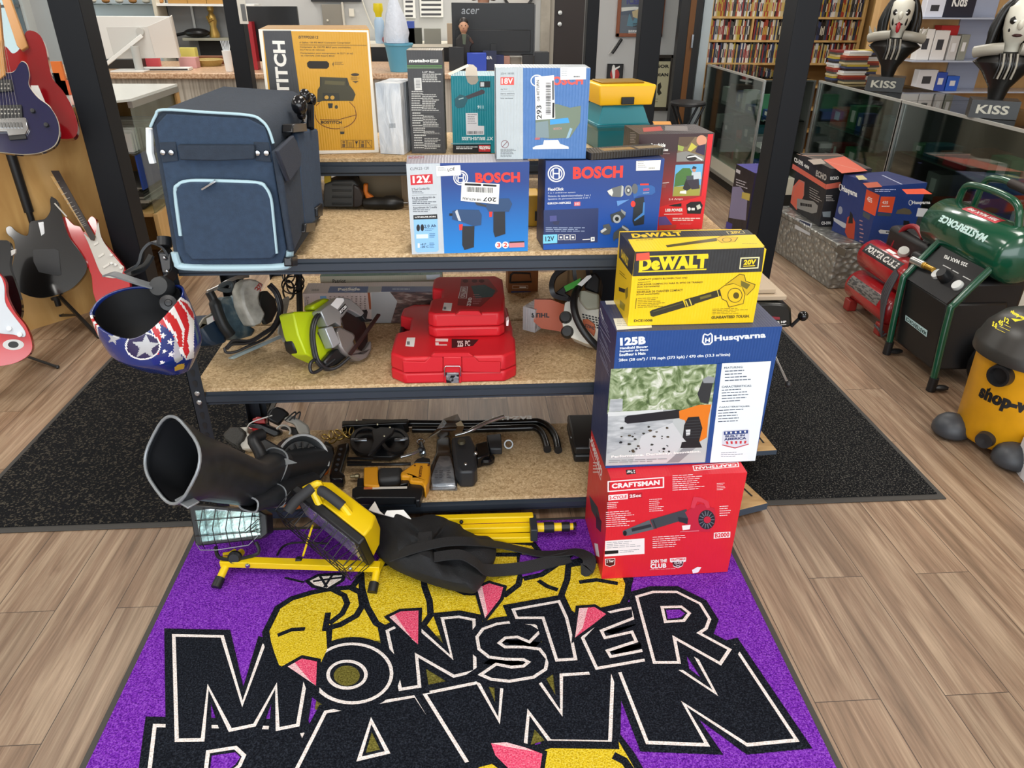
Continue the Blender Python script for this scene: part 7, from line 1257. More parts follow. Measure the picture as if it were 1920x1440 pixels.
m=MB();m.tube(spline([Py(x,y,8.67) for x,y in((676,-10),(684,15),(696,45),(712,70))],4),.008,M('#d9d6cc',.6),6);ob('wall_cable',m,None,'pale cable running down the back wall','cable')
DZ=1.19;t=thing('back_desk','white topped high desk along the back wall with black cupboards','desk',(-.3,8.3,0));m=MB();m.box(-1.15,.25,8.12,8.66,DZ-.03,DZ,M('#efe9d8',.4));ob('desk_top',m,t);m=MB();m.box(-1.1,.2,8.14,8.6,0,DZ-.03,M('#141416',.5));ob('cupboard',m,t);m=MB();m.lathe([(.03,.006),(.03,0)],Py(722,74,8.05),(0,-1,0),M('#8d4a52',.4),16);ob('badge',m,t)
m=MB();x=Py(712,60,8.2)[0];m.lathe([(.045,0),(.05,.02),(.05,.2),(.03,.24)],(x,8.2,DZ+.001),(0,0,1),M('#a9c4dd',.3),18);o=ob('spray_bottle',m,None,'pale blue bottle with yellow trigger on the white desk','bottle');k=MB();k.lathe([(.03,.235),(.035,.27),(.05,.3),(.045,.36),(.001,.36)],(x,8.2,DZ+.001),(0,0,1),M('#e3cf1e',.4),16);ob('cap',k,o)
for x0,y0,x1,y1,c,nm,l in((734,38,746,54,'#55564e','radio','small grey radio with aerial on the white desk'),(726,46,735,62,'#8b8a80','stapler','grey stapler on the white desk'),(763,40,776,50,'#3a56b0','ink_box','small blue and white carton on the white desk'),(755,53,790,66,'#4a4d44','label_printer','dark flat printer on the white desk'),(795,54,826,65,'#8d8f86','paper_tray','grey paper tray on the white desk'),(838,44,848,50,'#b9a892','tape_roll','small tan roll on the white desk')):
 rectbox(nm,l,nm.replace('_',' '),x0,y0,x1,y1,8.12,.1,M(c,.5),zb=DZ+.001)
 # blue bin and white bag on the counter between the cartons
m=MB();a=Py(748,175,6.75);m.lathe([(.085,0),(.115,.20),(.122,.205),(.122,.22),(.11,.22),(.105,.2)],(a[0]+.02,6.8,CZ+.001),(0,0,1),M('#5fa3bf',.4),26);ob('blue_tub',m,None,'light blue plastic tub behind the tall grey box','tub');rnd=random.Random(2)
m=MB();cx=a[0];m.loft([[np.array([cx+r*math.cos(q)*(1+.18*math.sin(5*q+k)),6.8+r*.8*math.sin(q),z]) for q in np.linspace(0,2*math.pi,19)[:-1]] for k,(r,z) in enumerate(((.095,CZ+.223),(.10,CZ+.30),(.075,CZ+.42),(.04,CZ+.52),(.012,CZ+.60)))],M('#d3dae6',.3,bump=.6,bscale=26));ob('plastic_bag',m,None,'upright white plastic bag in the light blue tub','plastic bag',smooth=60)
# black monitor with maker's lettering
t=thing('office_monitor','wide black monitor seen from behind with grey lettering in the middle of the counter','monitor',(.33,7.3,CZ));F=Fr((0,7.2,0),(1,0,0),(0,0,1));a,b=Py(849,104,7.2),Py(1002,6,7.2);m=MB();m.box(a[0],b[0],7.2,7.24,a[2],b[2],M('#0f1012',.35));m.box(a[0]+.03,b[0]-.03,7.185,7.2,a[2]+.03,(a[2]+b[2])/2,M('#131417',.4));sc=ob('screen_back',m,t,bevel=.004)
m=MB();ik=Ink(m,F).at(820,0,.25);ik.text('acer',(180,105),(310,105),(185,65),M('#8e9092',.3,.5),.0);ob('lettering',m,sc,smooth=0);m=MB();c=(a[0]+b[0])/2;m.box(c-.025,c+.025,7.16,7.19,CZ+.01,a[2]+.1,M('#1a1b1d',.4));m.box(c-.12,c+.12,7.1,7.3,CZ+.001,CZ+.012,M('#1a1b1d',.4));ob('stand',m,t);m=MB();m.box(b[0],b[0]+.012,7.2,7.24,a[2],b[2]-.01,M('#4a4b4d',.3));ob('side_trim',m,t)
# toy figure in a dark jacket
t=thing('action_figure','small toy man in dark jacket before the wide black monitor','toy figure',(Py(870,115,6.95)[0],6.95,CZ));s=Slab(Fr((0,6.95,0),(1,0,0),(0,0,1)),(700,0,.16667));SK=M('#c99a7c',.5)
m=MB();c=s.w((1018,415),0);m.ball(c,.046,SK,18,(.82,.9,1.28));m.ball(c+[0,-.042,-.006],.010,SK,8,(.8,1,1.2));m.cyl(c+[0,0,-.09],c+[0,0,-.03],.02,SK,12)
for sx in(-1,1): m.ball(c+[sx*.016,-.038,.008],.005,M('#2a1d18',.4),6);m.ball(c+[sx*.038,0,0],.011,SK,6,(.5,.8,1.2))
m.box(c[0]-.014,c[0]+.014,c[1]-.045,c[1]-.035,c[2]-.032,c[2]-.028,M('#8e5a50',.5));ob('head',m,t,smooth=60)
m=MB();m.ball(c+[0,.008,.03],.043,M('#1c1613',.5),16,(.9,.95,.95));ob('hair',m,t,smooth=60);s.piece('jacket',[(935,560),(975,505),(1050,500),(1090,530),(1130,600),(1100,640),(1085,900),(950,900),(930,640)],-.05,.03,M('#23201f',.6),t,.012);s.piece('shirt',[(1000,500),(1050,500),(1040,620),(1010,620)],.028,.034,M('#56604f',.6),t,.003);s.piece('sleeve',[(1090,530),(1135,600),(1120,615),(1075,570)],-.02,.034,M('#4a3023',.6),t,.006);settle(t,CZ)
for x0,y0,x1,y1,Y,d,c,nm,cat,l in((876,100,912,120,6.8,.1,'#2746b5','blue_box','box','bright blue box on the counter beside the toy figure'),(842,88,870,118,6.85,.02,'#17181b','leaning_card','card','dark card leaning beside the toy figure'),(912,104,945,122,7.0,.1,'#1b2455','navy_box','box','navy box behind the lettered sign'),(941,105,956,119,7.2,.06,'#b98a7c','pink_toy','toy','small pink toy at the foot of the wide monitor'),(957,107,978,119,7.25,.1,'#9b968a','silver_box','box','flat silver box at the foot of the wide monitor'),(980,103,1000,119,7.1,.08,'#1b1b1d','camera','camera','small black camera at the right foot of the wide monitor'),(1001,98,1030,119,7.2,.15,'#2b2c2f','card_reader','card reader','black card reader at the right end of the counter')):
 rectbox(nm,l,cat,x0,y0,x1,y1,Y,d,M(c,.4),zb=CZ+.001,bevel=.003)
o=rectbox('counter_sign','small dark blue sign with N/A lettering on the counter','sign',906,95,931,124,6.9,.01,M('#1d2547',.4),zb=CZ+.001);m=MB();ik=Ink(m,Fr((0,6.8995,0),(1,0,0),(0,0,1))).at(820,0,.25);ik.text('N/A',(358,445),(412,445),(358,420),WHITE,.04);ob('lettering',m,o,smooth=0)
# person behind the wide monitor: only chin and hair reach into the picture
t=thing('person','person with dark hair behind the wide black monitor','person',(Py(907,3,7.9)[0],7.98,0));X,Y=t.location.x,7.98
m=MB()
hd=Py(907,3,7.9)[2]+.03
m.loft([[np.array([X+a*math.cos(q),Y+b*math.sin(q),z]) for q in np.linspace(0,2*math.pi,25)[:-1]] for a,b,z in((.16,.11,.0),(.17,.12,.4),(.17,.12,.85),(.15,.11,1.05),(.19,.12,1.2),(.205,.11,hd-.21),(.16,.09,hd-.13),(.06,.055,hd-.09),(.055,.055,hd-.04),(.062,.078,hd+.0),(.074,.095,hd+.07),(.078,.1,hd+.13),(.07,.09,hd+.2),(.03,.04,hd+.235))],M('#c79a84',.5));ob('body',m,t,smooth=60)
m=MB();m.loft([[np.array([X+a*math.cos(q),Y+b*math.sin(q)*1.005,z]) for q in np.linspace(0,2*math.pi,25)[:-1]] for a,b,z in((.162,.112,.0),(.175,.125,.4),(.176,.126,.85),(.158,.117,1.05),(.198,.127,1.2),(.213,.116,hd-.21),(.168,.096,hd-.13),(.07,.065,hd-.10))],M('#2c3140',.8));ob('shirt',m,t,smooth=60)
m=MB();HM=M('#2a1b14',.5)
for sx in(-1,1): m.tube(spline([np.array([X+sx*.03,Y-.02,hd+.24]),np.array([X+sx*.085,Y-.03,hd+.17]),np.array([X+sx*.095,Y-.05,hd+.06]),np.array([X+sx*.085,Y-.06,hd-.02])],4),[.04]*12+[.02],HM,10)
m.ball((X,Y+.03,hd+.15),.1,HM,16);ob('hair',m,t,smooth=60);m=MB()
for sx in(-1,1): m.ball((X+sx*.03,Y-.092,hd+.11),.011,M('#f0ece6',.3),10,(1.3,.6,.8));m.ball((X+sx*.03,Y-.099,hd+.11),.0055,M('#2b1d14',.3),8)
m.ball((X,Y-.1,hd+.075),.016,M('#c79a84',.5),10,(.8,1,1.3));m.ball((X,Y-.085,hd+.035),.02,M('#a8645a',.5),10,(1.3,.5,.3));ob('face',m,t,smooth=60)
m=MB();m.lathe([(.001,.02),(.15,.02),(.165,.03),(.17,0)],Py(972,-14,8.69),(0,-1,0),M('#17181a',.4),34);o=ob('wall_clock',m,None,'black rimmed wall clock cut by the top edge','clock');m=MB();m.lathe([(.001,.003),(.135,.003),(.14,0)],Py(972,-14,8.668),(0,-1,0),M('#e8e6df',.5),30);ob('dial',m,o)
# pale block wall strip, framed pictures on the grey wall
m=MB();a,b=Py(1014,60,8.6)[0],1.0;m.box(a,b-.02,8.6,8.69,0,RZ,ramp_mat('painted_blocks',((.4,'#a9a296'),(.6,'#b9b3a6')),(1,1,1),6,3,.8));struct('trim_2',m)
def framed(label,x0,y0,x1,y1,fw,fc,inner,art,Y=8.66):
 a,b=Py(x0,y1,Y),Py(x1,y0,Y);m=MB();z1=b[2]
 for q in((a[0],a[0]+fw,a[2],z1),(b[0]-fw,b[0],a[2],z1),(a[0],b[0],a[2],a[2]+fw),(a[0],b[0],z1-fw,z1)): m.box(q[0],q[1],Y,8.697,q[2],q[3],fc)
 o=ob('picture_frame',m,None,label,'framed picture',bevel=.003);m=MB();m.box(a[0]+fw*.8,b[0]-fw*.8,Y+.012,Y+.02,a[2]+fw*.8,z1-fw*.8,inner);ik=Ink(m,Fr((0,Y+.0118,0),(1,0,0),(0,0,1))).at(1120,0,.16667);art(ik);ob('picture',m,o,smooth=0)
def art(i):
 i.poly([(265,90),(720,90),(720,170),(265,170)],M('#3f4a5a',.2));i.poly([(270,85),(420,75),(600,90),(720,80),(720,140),(420,110),(270,130)],M('#d8dad0',.2));i.poly([(330,290),(360,150),(400,240),(470,110),(560,130),(560,250),(400,300)],M('#4f7d8f',.2));i.poly([(390,130),(480,95),(570,110),(570,200),(480,220),(400,190)],M('#b9a77a',.2));i.text('ICEHOUSE',(330,50),(700,50),(330,-20),M('#2b2a72',.2),.06);i.bars(350,340,500,380,3,WHITE,.5,3);i.bars(400,260,540,310,3,BLACK,.5,5)
framed('beer mirror in wide brown wooden frame on the grey wall',1155,-40,1252,69,.035,M('#8a4a24',.4),M('#2a3038',.1,0,.8),art)
def art(i): i.oval(145,770,248,905,M('#b8352f',.5));i.poly([(168,745),(180,728),(195,735),(200,765),(250,740),(255,755),(200,790),(198,860),(185,950),(170,950),(172,860),(162,790)],WHITE);i.text('Jumpman',(122,930),(262,905),(122,908),WHITE,.02) if False else i.bars(122,908,262,935,1,WHITE,.8,2,-.15)
framed('small black poster with red disc and white figure on the grey wall',1136.5,120,1169.5,170,.004,BLACK,BLACK,art)
def art(i):
 i.rect(470,690,835,1205,M('#d9d3ae',.4));i.text('CAPTAIN',(500,765),(805,765),(500,728),INK,.04) if False else i.text('WINDSOR',(480,765),(808,765),(480,727),INK,.05);i.text('CANADIAN',(480,860),(798,860),(480,822),INK,.05);i.poly([(680,950),(712,925),(722,980),(705,1010),(725,1050),(690,1075),(672,1040)],M('#3a362a',.5));i.bars(640,1110,700,1170,2,M('#9a9474',.5),.3,3)
framed('cream and dark whisky sign in dark frame low on the grey wall',1190,103,1265,208,.035,M('#3a322c',.35),M('#1e1712',.2),art)
m=MB();m.tube(spline([Py(x,y,8.66) for x,y in((1166,73),(1160,82),(1155,90),(1148,100))],3),[.022,.02,.02,.016,.016,.01,.008][:7] if False else.016,BLACK,8);m.tube(spline([Py(x,y,8.66) for x,y in((1153,84),(1146,95),(1141,102))],2),.006,M('#c9c9c5',.4),6);ob('cord_bundle',m,None,'short black cord bundle hanging under the beer mirror','cord')
# drum throne and the dark door stiles behind it
t=thing('folding_stool','round black topped folding stool before the grey wall','stool',(Py(1290,200,7.0)[0],7.0,0));X,z=Py(1290,193,7.0)[0],Py(1290,190,7.0)[2];m=MB();m.lathe([(.001,0),(.15,0),(.165,-.012),(.165,-.028),(.14,-.035),(.001,-.035)],(X,7.0,z),(0,0,1),M('#1d1d1f',.4),34);ob('seat',m,t)
for sx in(-1,1):
 for y in(6.92,7.08): m=MB();m.cyl((X+sx*.13,y,z-.035),(X-sx*.2,y,.0),.011,M('#2a2b2d',.35,.6),10);ob('leg',m,t)
m=MB();a=Py(1268,100,7.9)[0];b=Py(1308,100,7.9)[0];m.box(a,b,7.9,8.0,0,RZ,M('#131416',.4));m.box(a+(b-a)*.42,a+(b-a)*.68,7.89,7.9,0,RZ,M('#6d4419',.5));o=struct('door_2',m);m=MB();m.box(a+(b-a)*.6,a+(b-a)*.68,7.86,7.89,1.18,1.30,CHROME);ob('latch',m,o)
m=MB();a=Py(1310,100,7.95)[0];b=Py(1326,100,7.95)[0];m.box(a,b,7.95,8.6,0,RZ,M('#b5c3c9',.6));struct('wall_stub',m)
# ================================================================ right: diamond plate chest, cartons, compressors, vacuum
DIA=ramp_mat('diamond_plate',((.12,'#d9d9d4'),(.3,'#a5a59f'),(.6,'#8f8f8a')),(26,30,34),1,2,.35,.9,voro=True,metal=.6)
t=thing('truck_chest','diamond plate aluminium truck chest standing before the glass cases','tool chest',(2.55,4.65,0));HC2=.30
c0,c1=np.array([2.262,5.098,0]),np.array([2.321,4.198,0]);m=MB();quadbox(m,c0,c1,(.58,.03,0),.002,HC2-.035,DIA);ob('body',m,t,bevel=.006);m=MB();quadbox(m,c0+[-.008,0,0],c1+[-.008,-.006,0],(.60,.035,0),HC2-.034,HC2,DIA);ob('lid',m,t,bevel=.006)
CFm=Fr(c0,c1-c0,(0,0,1));s=Slab(CFm,(1480,160,.22917));b=s.piece('badge',[(55,1085),(180,1130),(165,1230),(42,1170)],0,.004,M('#b9bcc0',.35),t,.001);m=MB();ik=s.ink(m,.0045);ik.poly([(85,1100),(172,1135),(160,1200),(72,1150)],M('#20304f',.4));ik.text('KOBALT',(84,1142),(160,1185),(90,1112),WHITE,.04);ob('lettering',m,b,smooth=0)
s.piece('latch',[(375,1295),(465,1345),(450,1405),(365,1355)],0,.006,M('#6d6a62',.4,.6),t,.003)
def side_carton(bl,br,tl,z,depth,mats): return Carton(bl,br,tl,z,depth,mats)
EB=card('#27272a',.45,.05);A=side_carton((1480,387),(1535,424.7),(1487.5,286),HC2,.27,{'all':EB,'top':card('#4f4a46',.45,.05)});i=A.i.at(1480,160,.22917);OR=M('#d86a55',.5)
i.poly([(28,640),(300,810),(296,850),(22,680)],OR);i.text('CS-590',(40,625),(112,665),(40,585),WHITE,.04);i.text('4MM',(120,668),(160,690),(122,640),WHITE,.03);i.text('ECHO',(215,740),(300,785),(222,690),M('#b9b4ae',.5),.05);i.bars(165,830,270,930,5,M('#a39d98',.5),.3,3,.55)
i.poly([(10,960),(30,830),(80,770),(125,790),(120,900),(60,1020)],OR);i.line([(20,940),(45,830),(95,780),(125,800),(115,910)],.004,M('#8f8a86',.5));i.poly([(65,925),(200,950),(235,985),(225,1040),(185,1048),(60,1005)],M('#8f8e8a',.4));i.bars(90,960,185,990,1,INK,.8,2,.15)
r=A.ir.at(1480,160,.22917);r.poly([(300,810),(420,790),(415,835),(297,852)],OR);r.text('ECHO',(335,775),(405,770),(335,748),WHITE,.05);r.bars(300,900,372,955,4,M('#c9c4bf',.5),.4,3);r.poly([(270,1035),(340,1030),(335,1080),(275,1075)],M('#8f9aa0',.4));r.text('CS-590',(262,1140),(340,1138),(262,1115),WHITE,.04)
q=A.it.at(1480,160,.22917);q.poly([(280,610),(450,580),(640,700),(430,720)],OR);q.line([(105,575),(440,570)],.012,M('#d9a58f',.5));q.poly([(150,610),(260,600),(300,640),(200,650)],M('#a79a8f',.5));q.line([(60,560),(560,690)],.004,M('#e0b8a5',.5))
A.done('chainsaw_box','black and orange chain saw carton on the diamond plate chest','cardboard box')
HQ=card('#26376f',.42,.05);A=side_carton((1559,432),(1625.5,460),(1575,326),HC2,.335,{'all':HQ,'top':card('#31386a',.42,.05),'right':card('#243d7d',.42,.05)});i=A.i.at(1480,160,.22917);OQ=M('#e0512e',.45)
i.text('Husqvarna',(430,875),(552,930),(434,815),WHITE,.04);i.oval(408,808,430,860,WHITE,ring=.003);i.poly([(632,850),(740,900),(702,1070),(605,1020)],OQ);i.text('435',(635,945),(675,965),(640,905),M('#f0d9cf',.5),.03);i.poly([(605,1030),(665,1060),(655,1105),(600,1070)],M('#4a4f55',.5));i.oval(400,990,435,1055,M('#8f93a3',.5));i.poly([(360,1080),(460,1130),(480,1170),(440,1165),(365,1110)],M('#b9bcc2',.4));i.poly([(455,1200),(475,1080),(510,1060),(540,1120),(530,1260),(480,1250)],M('#b8432a',.45));i.poly([(480,1130),(500,1030),(520,1060),(520,1130)],BLACK);i.bars(575,1100,610,1300,6,M('#b58a8f',.5),.3,3,.3)
r=A.ir.at(1480,160,.22917);r.text('Husqvarna',(1005,980),(1152,978),(1006,945),WHITE,.04);r.oval(978,940,1003,980,WHITE,ring=.003);r.poly([(750,910),(868,912),(838,1045),(724,1035)],OQ);r.text('435',(758,970),(805,973),(762,945),M('#f0d9cf',.5),.03);r.bars(755,985,820,1000,1,M('#f0d9cf',.5),.6,2);r.poly([(722,1042),(835,1048),(830,1072),(720,1068)],M('#3f4753',.5));r.poly([(868,1050),(885,1020),(940,1003),(985,1015),(1003,1045),(985,1058)],M('#5c5340',.6));r.poly([(728,1190),(745,1180),(905,1198),(912,1222),(740,1212)],M('#d6d8da',.4));r.bars(790,1195,870,1210,1,INK,.8,3);r.poly([(905,1235),(930,1150),(985,1130),(1040,1175),(1035,1220),(980,1230),(960,1245)],M('#c4472a',.45));r.poly([(930,1150),(935,1105),(980,1110),(985,1140)],BLACK);r.poly([(960,1240),(1000,1170),(1030,1180),(1000,1240)],M('#5a2a22',.45));r.bars(670,1290,1000,1340,4,M('#8a97bd',.5),.3,4)
q=A.it.at(1480,160,.22917);q.poly([(920,850),(1100,845),(1170,890),(960,890)],OQ);q.poly([(600,800),(720,790),(760,830),(640,840)],M('#b8593f',.5));q.poly([(540,740),(600,735),(640,770),(570,775)],M('#c9bd8d',.5));q.bars(700,850,900,880,2,M('#8a8fb5',.5),.4,5);q.line([(760,735),(920,810)],.012,M('#a9adc6',.5))
K=A.done('chainsaw_box','navy and orange chain saw carton in front of the black one','cardboard box');A.i.at(1480,160,.22917);A.sticker(K,'R',[(1052,1003),(1132,1010),(1120,1076),(1036,1072)],None,'barcode_sticker',M('#e3e4e6',.5))
A=side_carton((1362.5,427.5),(1395,450),(1381,307.5),0,.22,{'all':card('#2a2540',.4,.05),'front':card('#28232a',.4,.05),'top':card('#4a4392',.4,.05)});i=A.i.at(1180,220,.16667);i.poly([(1160,780),(1250,780),(1330,900),(1310,1160),(1120,1130)],M('#8a84a6',.5));i.poly([(1270,840),(1360,860),(1350,940),(1262,910)],M('#c9b45a',.5));i.bars(1200,690,1360,780,3,M('#b9b4bd',.5),.4,3,.35);i.poly([(1095,1170),(1160,1200),(1150,1260),(1080,1250)],M('#473f97',.5));i.poly([(1205,580),(1250,600),(1245,640),(1200,615)],M('#d3d0d6',.5));A.done('vacuum_box','tall black and purple carton behind the right black column','cardboard box')
# ---- red twin tank compressor
t=thing('air_compressor','small red twin tank air compressor beside the diamond plate chest','air compressor',(2.38,3.6,0));RT=M('#a81e24',.25,coat=.4)
def tank(nm,p,q,r,mt,par):
 p=np.array(p);q=np.array(q);d=nrm(q-p);L=np.linalg.norm(q-p);m=MB();m.lathe([(.001,-r*.42),(r*.55,-r*.36),(r*.88,-r*.16),(r,0),(r,L),(r*.88,L+r*.16),(r*.55,L+r*.36),(.001,L+r*.42)],p,d,mt,36);o=ob(nm,m,par,smooth=50);return o
pa,pb2=np.array([2.36,3.88,.335]),np.array([2.36,3.46,.335]);tu=tank('tank',pa,pb2,.088,RT,t);tl=tank('tank',pa+[-.02,.02,-.19],pb2+[-.02,.02,-.19],.088,RT,t)
fn=nrm(np.array([-.62,0,.78]));TF=Fr(pa+fn*.0885,nrm(pb2-pa),np.cross(fn,nrm(pb2-pa)));TF=TF if TF.n@fn>0 else Fr(TF.o,TF.u,-TF.v)
def curved(ik_pts,par,nm,c,mt,ax0,axd,r):
 """a label bent round a tank: grid of points (along, angle)"""
 (a0,a1),(g0,g1)=ik_pts;m=MB();N=10;t1=np.array([-1,0,0.]);t2=np.array([0,0,1.]);g=[[ax0+axd*a+(r+c)*(math.cos(x)*t1+math.sin(x)*t2) for x in np.linspace(g0,g1,N)] for a in(a0,a1)]
 for k in range(N-1): m.quad(g[0][k],g[1][k],g[1][k+1],g[0][k+1],mt)
 return ob(nm,m,par,smooth=60)
def bent_text(txt,a0,a1,g0,g1,par,c,mt,ax0,axd,r,bold=.05):
 v,f=text2d(txt,bold);m=MB();m.add([ax0+axd*(a0+(a1-a0)*x)+(r+c)*(math.cos(g0+(g1-g0)*y)*np.array([-1,0,0.])+math.sin(g0+(g1-g0)*y)*np.array([0,0,1.])) for x,y in v],f,mt);return ob('lettering',m,par,smooth=0)
axd=nrm(pb2-pa);l=curved(((.03,.39),(.35,1.05)),tu,'name_plate',.0008,M('#17181a',.4),pa,axd,.088);bent_text('PORTER CABLE',.05,.37,.5,.9,tu,.0014,M('#d9d5cf',.5),pa,axd,.088);curved(((.17,.25),(1.2,1.42)),tu,'white_label',.0008,WHITE,pa,axd,.088)
curved(((.02,.36),(.1,.8)),tl,'warning_label',.0008,ramp_mat('label_lines',((.45,'#3d3b3a'),(.52,'#77726d')),(1,8,40),3,1,.5),pa+[-.02,.02,-.19],axd,.088)
for p in((2.30,3.86),(2.30,3.50),(2.42,3.86),(2.42,3.50)): m=MB();m.box(p[0]-.035,p[0]+.02,p[1]-.03,p[1]+.03,.0,.07,M('#8f2a25',.4));ob('foot',m,t,bevel=.006)
m=MB();m.tube(spline([pa+[.05,-.1,.08],pa+[.06,-.14,.19],pa+[.06,-.24,.23],pa+[.05,-.34,.2]],4),.014,M('#8d1c25',.35),10);ob('handle',m,t);m=MB();m.box(2.40,2.56,3.48,3.86,.33,.52,M('#1c1c1d',.45));ob('motor',m,t,bevel=.03);m=MB();m.lathe([(.001,.02),(.026,.02),(.03,0)],pa+[-.01,-.30,.11],(-.4,-.5,.75),M('#c9c7c0',.3),20);ob('gauge',m,t)
for k in range(5): m=MB();m.tube(spline([np.array([2.25+.008*k,3.42+.02*k,.38]),np.array([2.21+.008*k,3.40+.025*k,.25]),np.array([2.22+.01*k,3.38+.02*k,.06]),np.array([2.26,3.40+.03*k,.05])],4),.006,M('#47464a',.5),8);ob('power_cord',m,t)
# ---- green wheeled compressor
t=thing('air_compressor','large green air compressor with tube frame and black front panel','air compressor',(2.45,3.05,0));GN=M('#0f4a33',.2,coat=.6)
g0,g1=np.array([2.47,3.50,.63]),np.array([2.47,2.93,.63]);tk=tank('tank',g0,g1,.125,GN,t);gx=nrm(g1-g0)
bent_text('MASTERFORCE',.47,.12,.62,.34,tk,.0012,M('#c9e6e2',.5),g0,gx,.125);curved(((.17,.42),(1.15,1.55)),tk,'warning_label',.0008,M('#c2333f',.45),g0,gx,.125);bent_text('225 MAX PSI',.40,.19,1.42,1.25,tk,.0014,WHITE,g0,gx,.125)
for k,(px,Yk) in enumerate((((1665,665),(1688,520),(1752,447)),((1760,735),(1782,592),(1858,505)))[0:2] and[(0,3.26),(1,2.86)]):
 a,b,c=np.array([2.20,Yk,.03]),np.array([2.215,Yk+.06,.40]),np.array([2.385,Yk+.09,.60]);m=MB();m.tube(spline([a,a+(b-a)*.9,b+(c-b)*.12,c],5),.0165,GN,14);l=ob('frame_tube',m,t);m=MB();m.cyl(a-[0,0,.028],a+[0,0,.04],.021,BLACK,16);m.ball(a+[.04,-.01,-.01],.02,BLACK,10,(2,1,.7));ob('rubber_foot',m,l)
ba,bb=np.array([2.23,3.28,.07]),np.array([2.23,2.93,.07]);m=MB();m.cub([ba,bb,bb+[.30,0,0],ba+[.30,0,0],ba+[0,.04,.33],bb+[0,.04,.33],bb+[.30,.04,.33],ba+[.30,.04,.33]],M('#121315',.4));ob('front_cover',m,t,bevel=.012)
kA,kB=np.array([2.225,3.32,.40]),np.array([2.225,2.97,.40]);tA,tB=np.array([2.385,3.35,.585]),np.array([2.385,3.0,.585]);PFm=Fr(kA,kB-kA,nrm(tA-kA));PFm.v=nrm(PFm.v-PFm.u*(PFm.v@PFm.u));PFm.n=np.cross(PFm.u,PFm.v);m=MB();wp,hp=.35,float(np.linalg.norm(tA-kA));m.fbox(PFm,.0,wp,.0,hp,-.02,0,M('#1b1b1d',.45));ik=Ink(m,Fr(PFm.pt(0,0,.0003),PFm.u,PFm.v)).at(1400,340,.27778);ik.text('225 MAX PSI',(1495,555),(1340,495),(1485,580),WHITE,.04)
for a in((1325,565,1378,592),(1390,600,1430,622),(1460,640,1512,668)): ik.line([a[:2],a[2:]],.004,M('#c9c9c6',.5))
pn=ob('control_panel',m,t,smooth=0);s=Slab(PFm,(1400,340,.27778))
for p,r in(((1290,632),.026),((1428,708),.026)): m=MB();m.lathe([(.001,.016),(r*.9,.016),(r,.008),(r,0)],s.w(p,0),PFm.n,M('#d3d6d4',.25),22);ob('gauge',m,t)
m=MB();m.lathe([(.001,.05),(.024,.05),(.03,.03),(.032,0)],s.w((1350,655),0),PFm.n,M('#1a1b1d',.3),18);ob('regulator_knob',m,t);m=MB();a,b=s.w((1262,598),.02),s.w((1120,530),.03);m.tube([a,a+(b-a)*.35,a+(b-a)*.36,b],[.013,.013,.016,.018],M('#b98f3c',.3,.8),14);m.tube([a+(b-a)*.45,b],.019,M('#c9c9c6',.2,.8),14);ob('hose_coupler',m,t)
s=Slab(Fr(ba+[-.001,0,0],bb-ba,nrm(np.array([0,.04,.33]))),(1400,340,.27778));m=MB();ik=s.ink(m,.001);ik.poly([(1090,900),(1250,975),(1240,1018),(1085,935)],M('#b9d6d8',.5));ik.text('MASTERFORCE',(1240,985),(1095,908),(1232,1010),M('#2b4a48',.5),.05);ob('name_plate',m,t,smooth=0)
HT=spline([g0+[.0,.10*0-.06,.12],g0+[.0,-.08,.20],g0+[.0,-.18,.225],g0+[0,-.36,.225],g0+[0,-.46,.20],g0+[0,-.50,.12]],4);m=MB();m.tube(HT,.017,GN,12);ob('carry_handle',m,t);m=MB();m.tube(spline([g0+[.15,.03,.0],g0+[.15,.0,.20],g0+[.15,-.1,.24],g0+[.15,-.2,.24]],4),.017,GN,12);h=ob('pull_handle',m,t);m=MB();m.cyl(g0+[.15,-.18,.24],g0+[.15,-.5,.22],.021,M('#2b2320',.6),14);ob('grip',m,h);m=MB();m.box(2.3,2.60,2.98,3.45,.14,.50,M('#141416',.45));ob('pump',m,t,bevel=.02)
for y in(2.885,3.50): m=MB();m.lathe([(.06,-.02),(.11,-.025),(.13,-.015),(.13,.015),(.11,.025),(.06,.02),(.001,.02)],(2.50,y,.13),(0,-1,0),BLACK,30);w=ob('wheel',m,t);m=MB();m.lathe([(.001,.032),(.09,.03),(.095,.02)],(2.50,y,.13),(0,-1,0),M('#8f1f2b',.4),28);ik=Ink(m,Fr((2.50,y-.0335,.13),(1,0,0),(0,0,1)));[ik.mb.add([np.array([2.50-.01+e[1]*.03*k2-.02*j2,y-.033,.13-.05+e[0]*.1]) for e in text2d(tx,.04)[0]],text2d(tx,.04)[1],WHITE) for j2,(tx,k2) in enumerate((('225',-1),('MAX PSI',-.8)))];ob('hub_cap',m,w,smooth=0)
